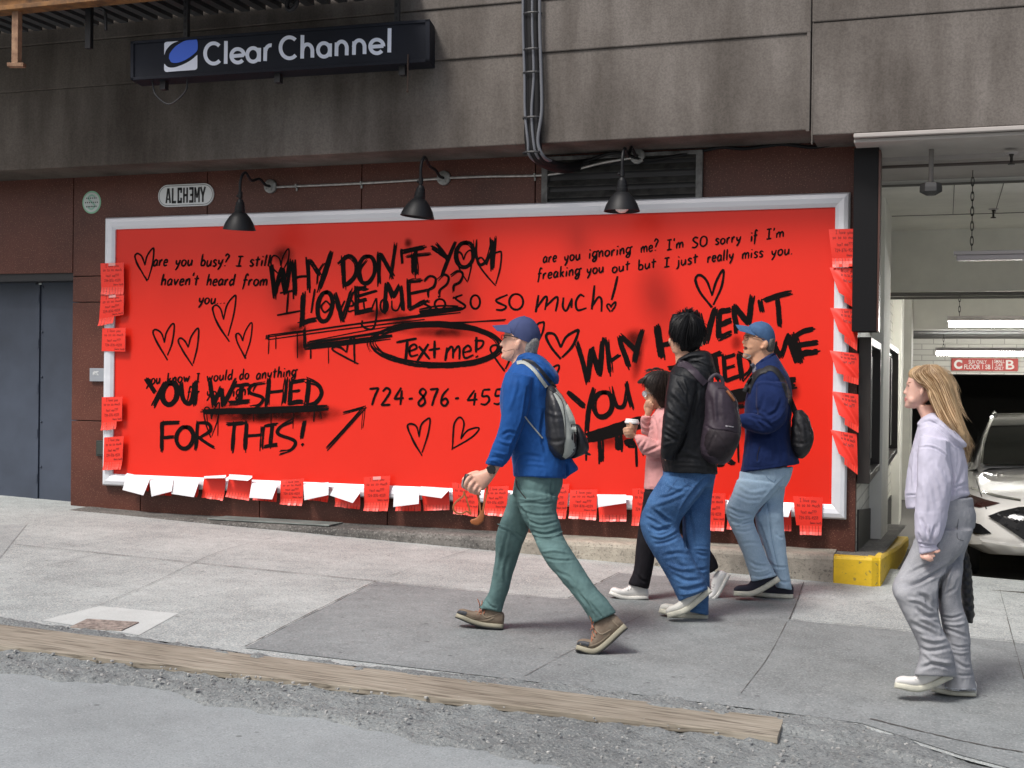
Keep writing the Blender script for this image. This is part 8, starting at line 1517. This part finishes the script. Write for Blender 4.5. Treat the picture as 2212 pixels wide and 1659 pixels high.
# greenhouse
cab = [(1.18, .78, .70, .885), (1.55, .80, .68, 1.07), (2.05, .80, .62, 1.30), (2.35, .80, .58, 1.385), (2.9, .80, .57, 1.41), (3.4, .79, .56, 1.37), (3.9, .77, .58, 1.18), (4.35, .72, .62, .99)]
mb = MB(); rr = []
for (y, wb, wt, z) in cab:
    h = [(wb, .86 if y < 4 else .95), (wb*.6+wt*.4, .86+(z-.86)*.45), (wt+.03, z-.05), (wt-.05, z-.008), (wt*.5, z+.012), (0, z+.018)]
    rr.append([cw(x, y, zz) for x, zz in h]+[cw(-x, y, zz) for x, zz in h[-2::-1]])
n = len(rr[0]); vs = [p for r in rr for p in r]
mb.add(vs, [(i*n+k, (i+1)*n+k, (i+1)*n+k+1, i*n+k+1) for i in range(len(rr)-1) for k in range(n-1)])
ROOF = obj('roof', mb, M_cpaint, CAR, smooth='auto')
mb = MB(); g = []
for (y, wt, z) in ((1.20, .70, .893), (1.55, .675, 1.08), (2.02, .605, 1.297), (2.27, .55, 1.372)):
    g.append([cw(x*wt, y-.03-.03*(1-x*x), z+.014+.012*(1-x*x)) for x in (-1, -.6, 0, .6, 1)])
vs = [p for r in g for p in r]; mb.add(vs, [(i*5+k, i*5+k+1, (i+1)*5+k+1, (i+1)*5+k) for i in range(3) for k in range(4)]); WSH = obj('windscreen', mb, M_cglass, CAR, smooth=True)
mb = MB(); mb.tube([cw(x*.60, 2.24-.02*(1-x*x), 1.375+.018*(1-x*x)) for x in (-1, -.5, 0, .5, 1)], .016, 8); obj('chrome_trim', mb, M_chrome, WSH)
for s in (-1, 1):
    mb = MB(); mb.tube([cw(s*.70, 1.22, .90), cw(s*.675, 1.6, 1.10), cw(s*.61, 2.05, 1.315), cw(s*.57, 2.4, 1.40), cw(s*.56, 3.3, 1.40)], .022, 8); obj('roof_rail', mb, M_chrome, ROOF, smooth='auto')
    mb = MB(); mb.add([cw(s*.80, 1.5, .93), cw(s*.805, 3.8, 1.0), cw(s*.665, 3.35, 1.31), cw(s*.665, 2.35, 1.325)], [(0, 1, 2, 3)]); obj('side_window', mb, M_cglass, ROOF)
    for y in (.86, 3.75):
        r0 = .335; c = cw(s*.84, y, .20+.135); mb = MB(); mb.lathe([(.20, -.11), (.31, -.11), (.335, -.08), (.335, .08), (.31, .11), (.20, .11)], c, (1, 0, 0), 28); wh = obj('wheel', mb, M_rub, CAR, smooth='auto')
        mb = MB(); mb.lathe([(0, .02), (.20, .02), (.205, .10), (.19, .10), (.18, .03), (0, .03)], c+np.array([s*.0, 0, 0]), (s, 0, 0), 20); obj('rim', mb, M_chrome, wh)
    mb = MB(); mb.sphere(cw(s*.93, 1.66, .95), (.09, .06, .065), 14); mb.tube([cw(s*.8, 1.6, .9), cw(s*.9, 1.64, .94)], .02, 8); obj('side_mirror', mb, M_cpaint, CAR, smooth=True)
# front furniture: shapes on the nose, laid onto the body surface, both sides
def nose(name, pts, m, off, parent, mirror=True, thick=.012):
    """pts (x across, z up) on the car's front; found on the body by looking straight back along the car"""
    for s in ((-1, 1) if mirror else (1,)):
        bm = bmesh.new(); bm.faces.new([bm.verts.new((x, 0, z)) for x, z in pts]); bmesh.ops.triangulate(bm, faces=bm.faces[:])
        for _ in range(8):
            lg = [e for e in bm.edges if e.calc_length() > .022]
            if not lg: break
            bmesh.ops.subdivide_edges(bm, edges=lg, cuts=1); bmesh.ops.triangulate(bm, faces=[f for f in bm.faces if len(f.verts) > 3])
        bm.verts.index_update(); P = []
        for v in bm.verts:
            h = CB_.ray_cast(Vector(cw(s*v.co.x, -1.0, v.co.z)), Vector((0, 1, 0))); k = np.array(h[0]) if h[0] is not None else cw(s*v.co.x, .45, v.co.z)
            nn = np.array(h[1]) if h[0] is not None else np.array([s, 0, 0]); nn = nn if nn[1] < 0 or h[0] is None else -nn; P.append(k+nn*off*.4+np.array([0, -off, 0]))
        mb = MB(); mb.add(P, [tuple(v.index for v in f.verts) for f in bm.faces]); bm.free(); o = obj(name, mb, m, parent)
    return o
gr = [(0, .53), (.28, .525), (.47, .505), (.60, .47), (.69, .43), (.60, .38), (.52, .33), (.44, .275), (.30, .265), (0, .262)]
GRL = nose('grille', gr+[(-x, z) for x, z in gr[-2:0:-1]], M_cblack, .016, CAR, mirror=False)
mb = MB()
for s in (-1, 1):
    for k in range(9):
        for j in range(4):
            x = .06+.07*k; z = .29+.058*j+(.029 if k % 2 else 0)
            if x > .58 or z > .49-.12*max(0, x-.3) or z < .295+.5*max(0, x-.40): continue
            h = CB_.ray_cast(Vector(cw(s*x, -1, z)), Vector((0, 1, 0)))
            if h[0] is None: continue
            p = np.array(h[0])+np.array(h[1])*.022*(1 if h[1][1] < 0 else -1); mb.add([p+np.array(q) for q in ((-.024, .004, 0), (0, .004, -.018), (.024, .004, 0), (0, .004, .018), (0, -.010, 0))], [(0, 1, 4), (1, 2, 4), (2, 3, 4), (3, 0, 4)])
obj('grille_mesh', mb, mat('grille_black', (.02, .02, .022), .2), GRL)
nose('headlight', [(.60, .525), (.70, .54), (.80, .56), (.865, .575), (.87, .53), (.83, .49), (.75, .485), (.68, .50)], mat('smoked_lens', (.035, .012, .010), .1, spec=.6), .008, CAR)
nose('chrome_trim', [(.45, .545), (.62, .56), (.80, .595), (.80, .605), (.61, .575), (.45, .56)], M_chrome, .006, CAR)
nose('fog_recess', [(.66, .30), (.74, .36), (.80, .37), (.82, .30), (.78, .275)], M_cblack, .006, CAR)
nose('lower_lip', [(0, .215), (.5, .22), (.72, .235), (.80, .262), (.72, .257), (.5, .245), (0, .24)], M_cpaint, .03, CAR)
for s in (-1, 1):
    P = [onp for onp in [CB_.ray_cast(Vector(cw(s*x, y, 1.6)), Vector((0, 0, -1)))[0] for x, y in ((.70, .12), (.735, .4), (.755, .8), (.77, 1.2))] if onp is not None]
    mb = MB(); mb.tube([np.array(p) for p in P], .006, 6); obj('bonnet_seam', mb, M_cblack, BODYC)
mb = MB(); p = cw(.42, 1.95, 1.30); mb.box(cw(.36, 2.02, 1.315), (.16, .03, .03)); obj('sticker', mb, mat('pale_green_sticker', (.22, .36, .24), .5), WSH)
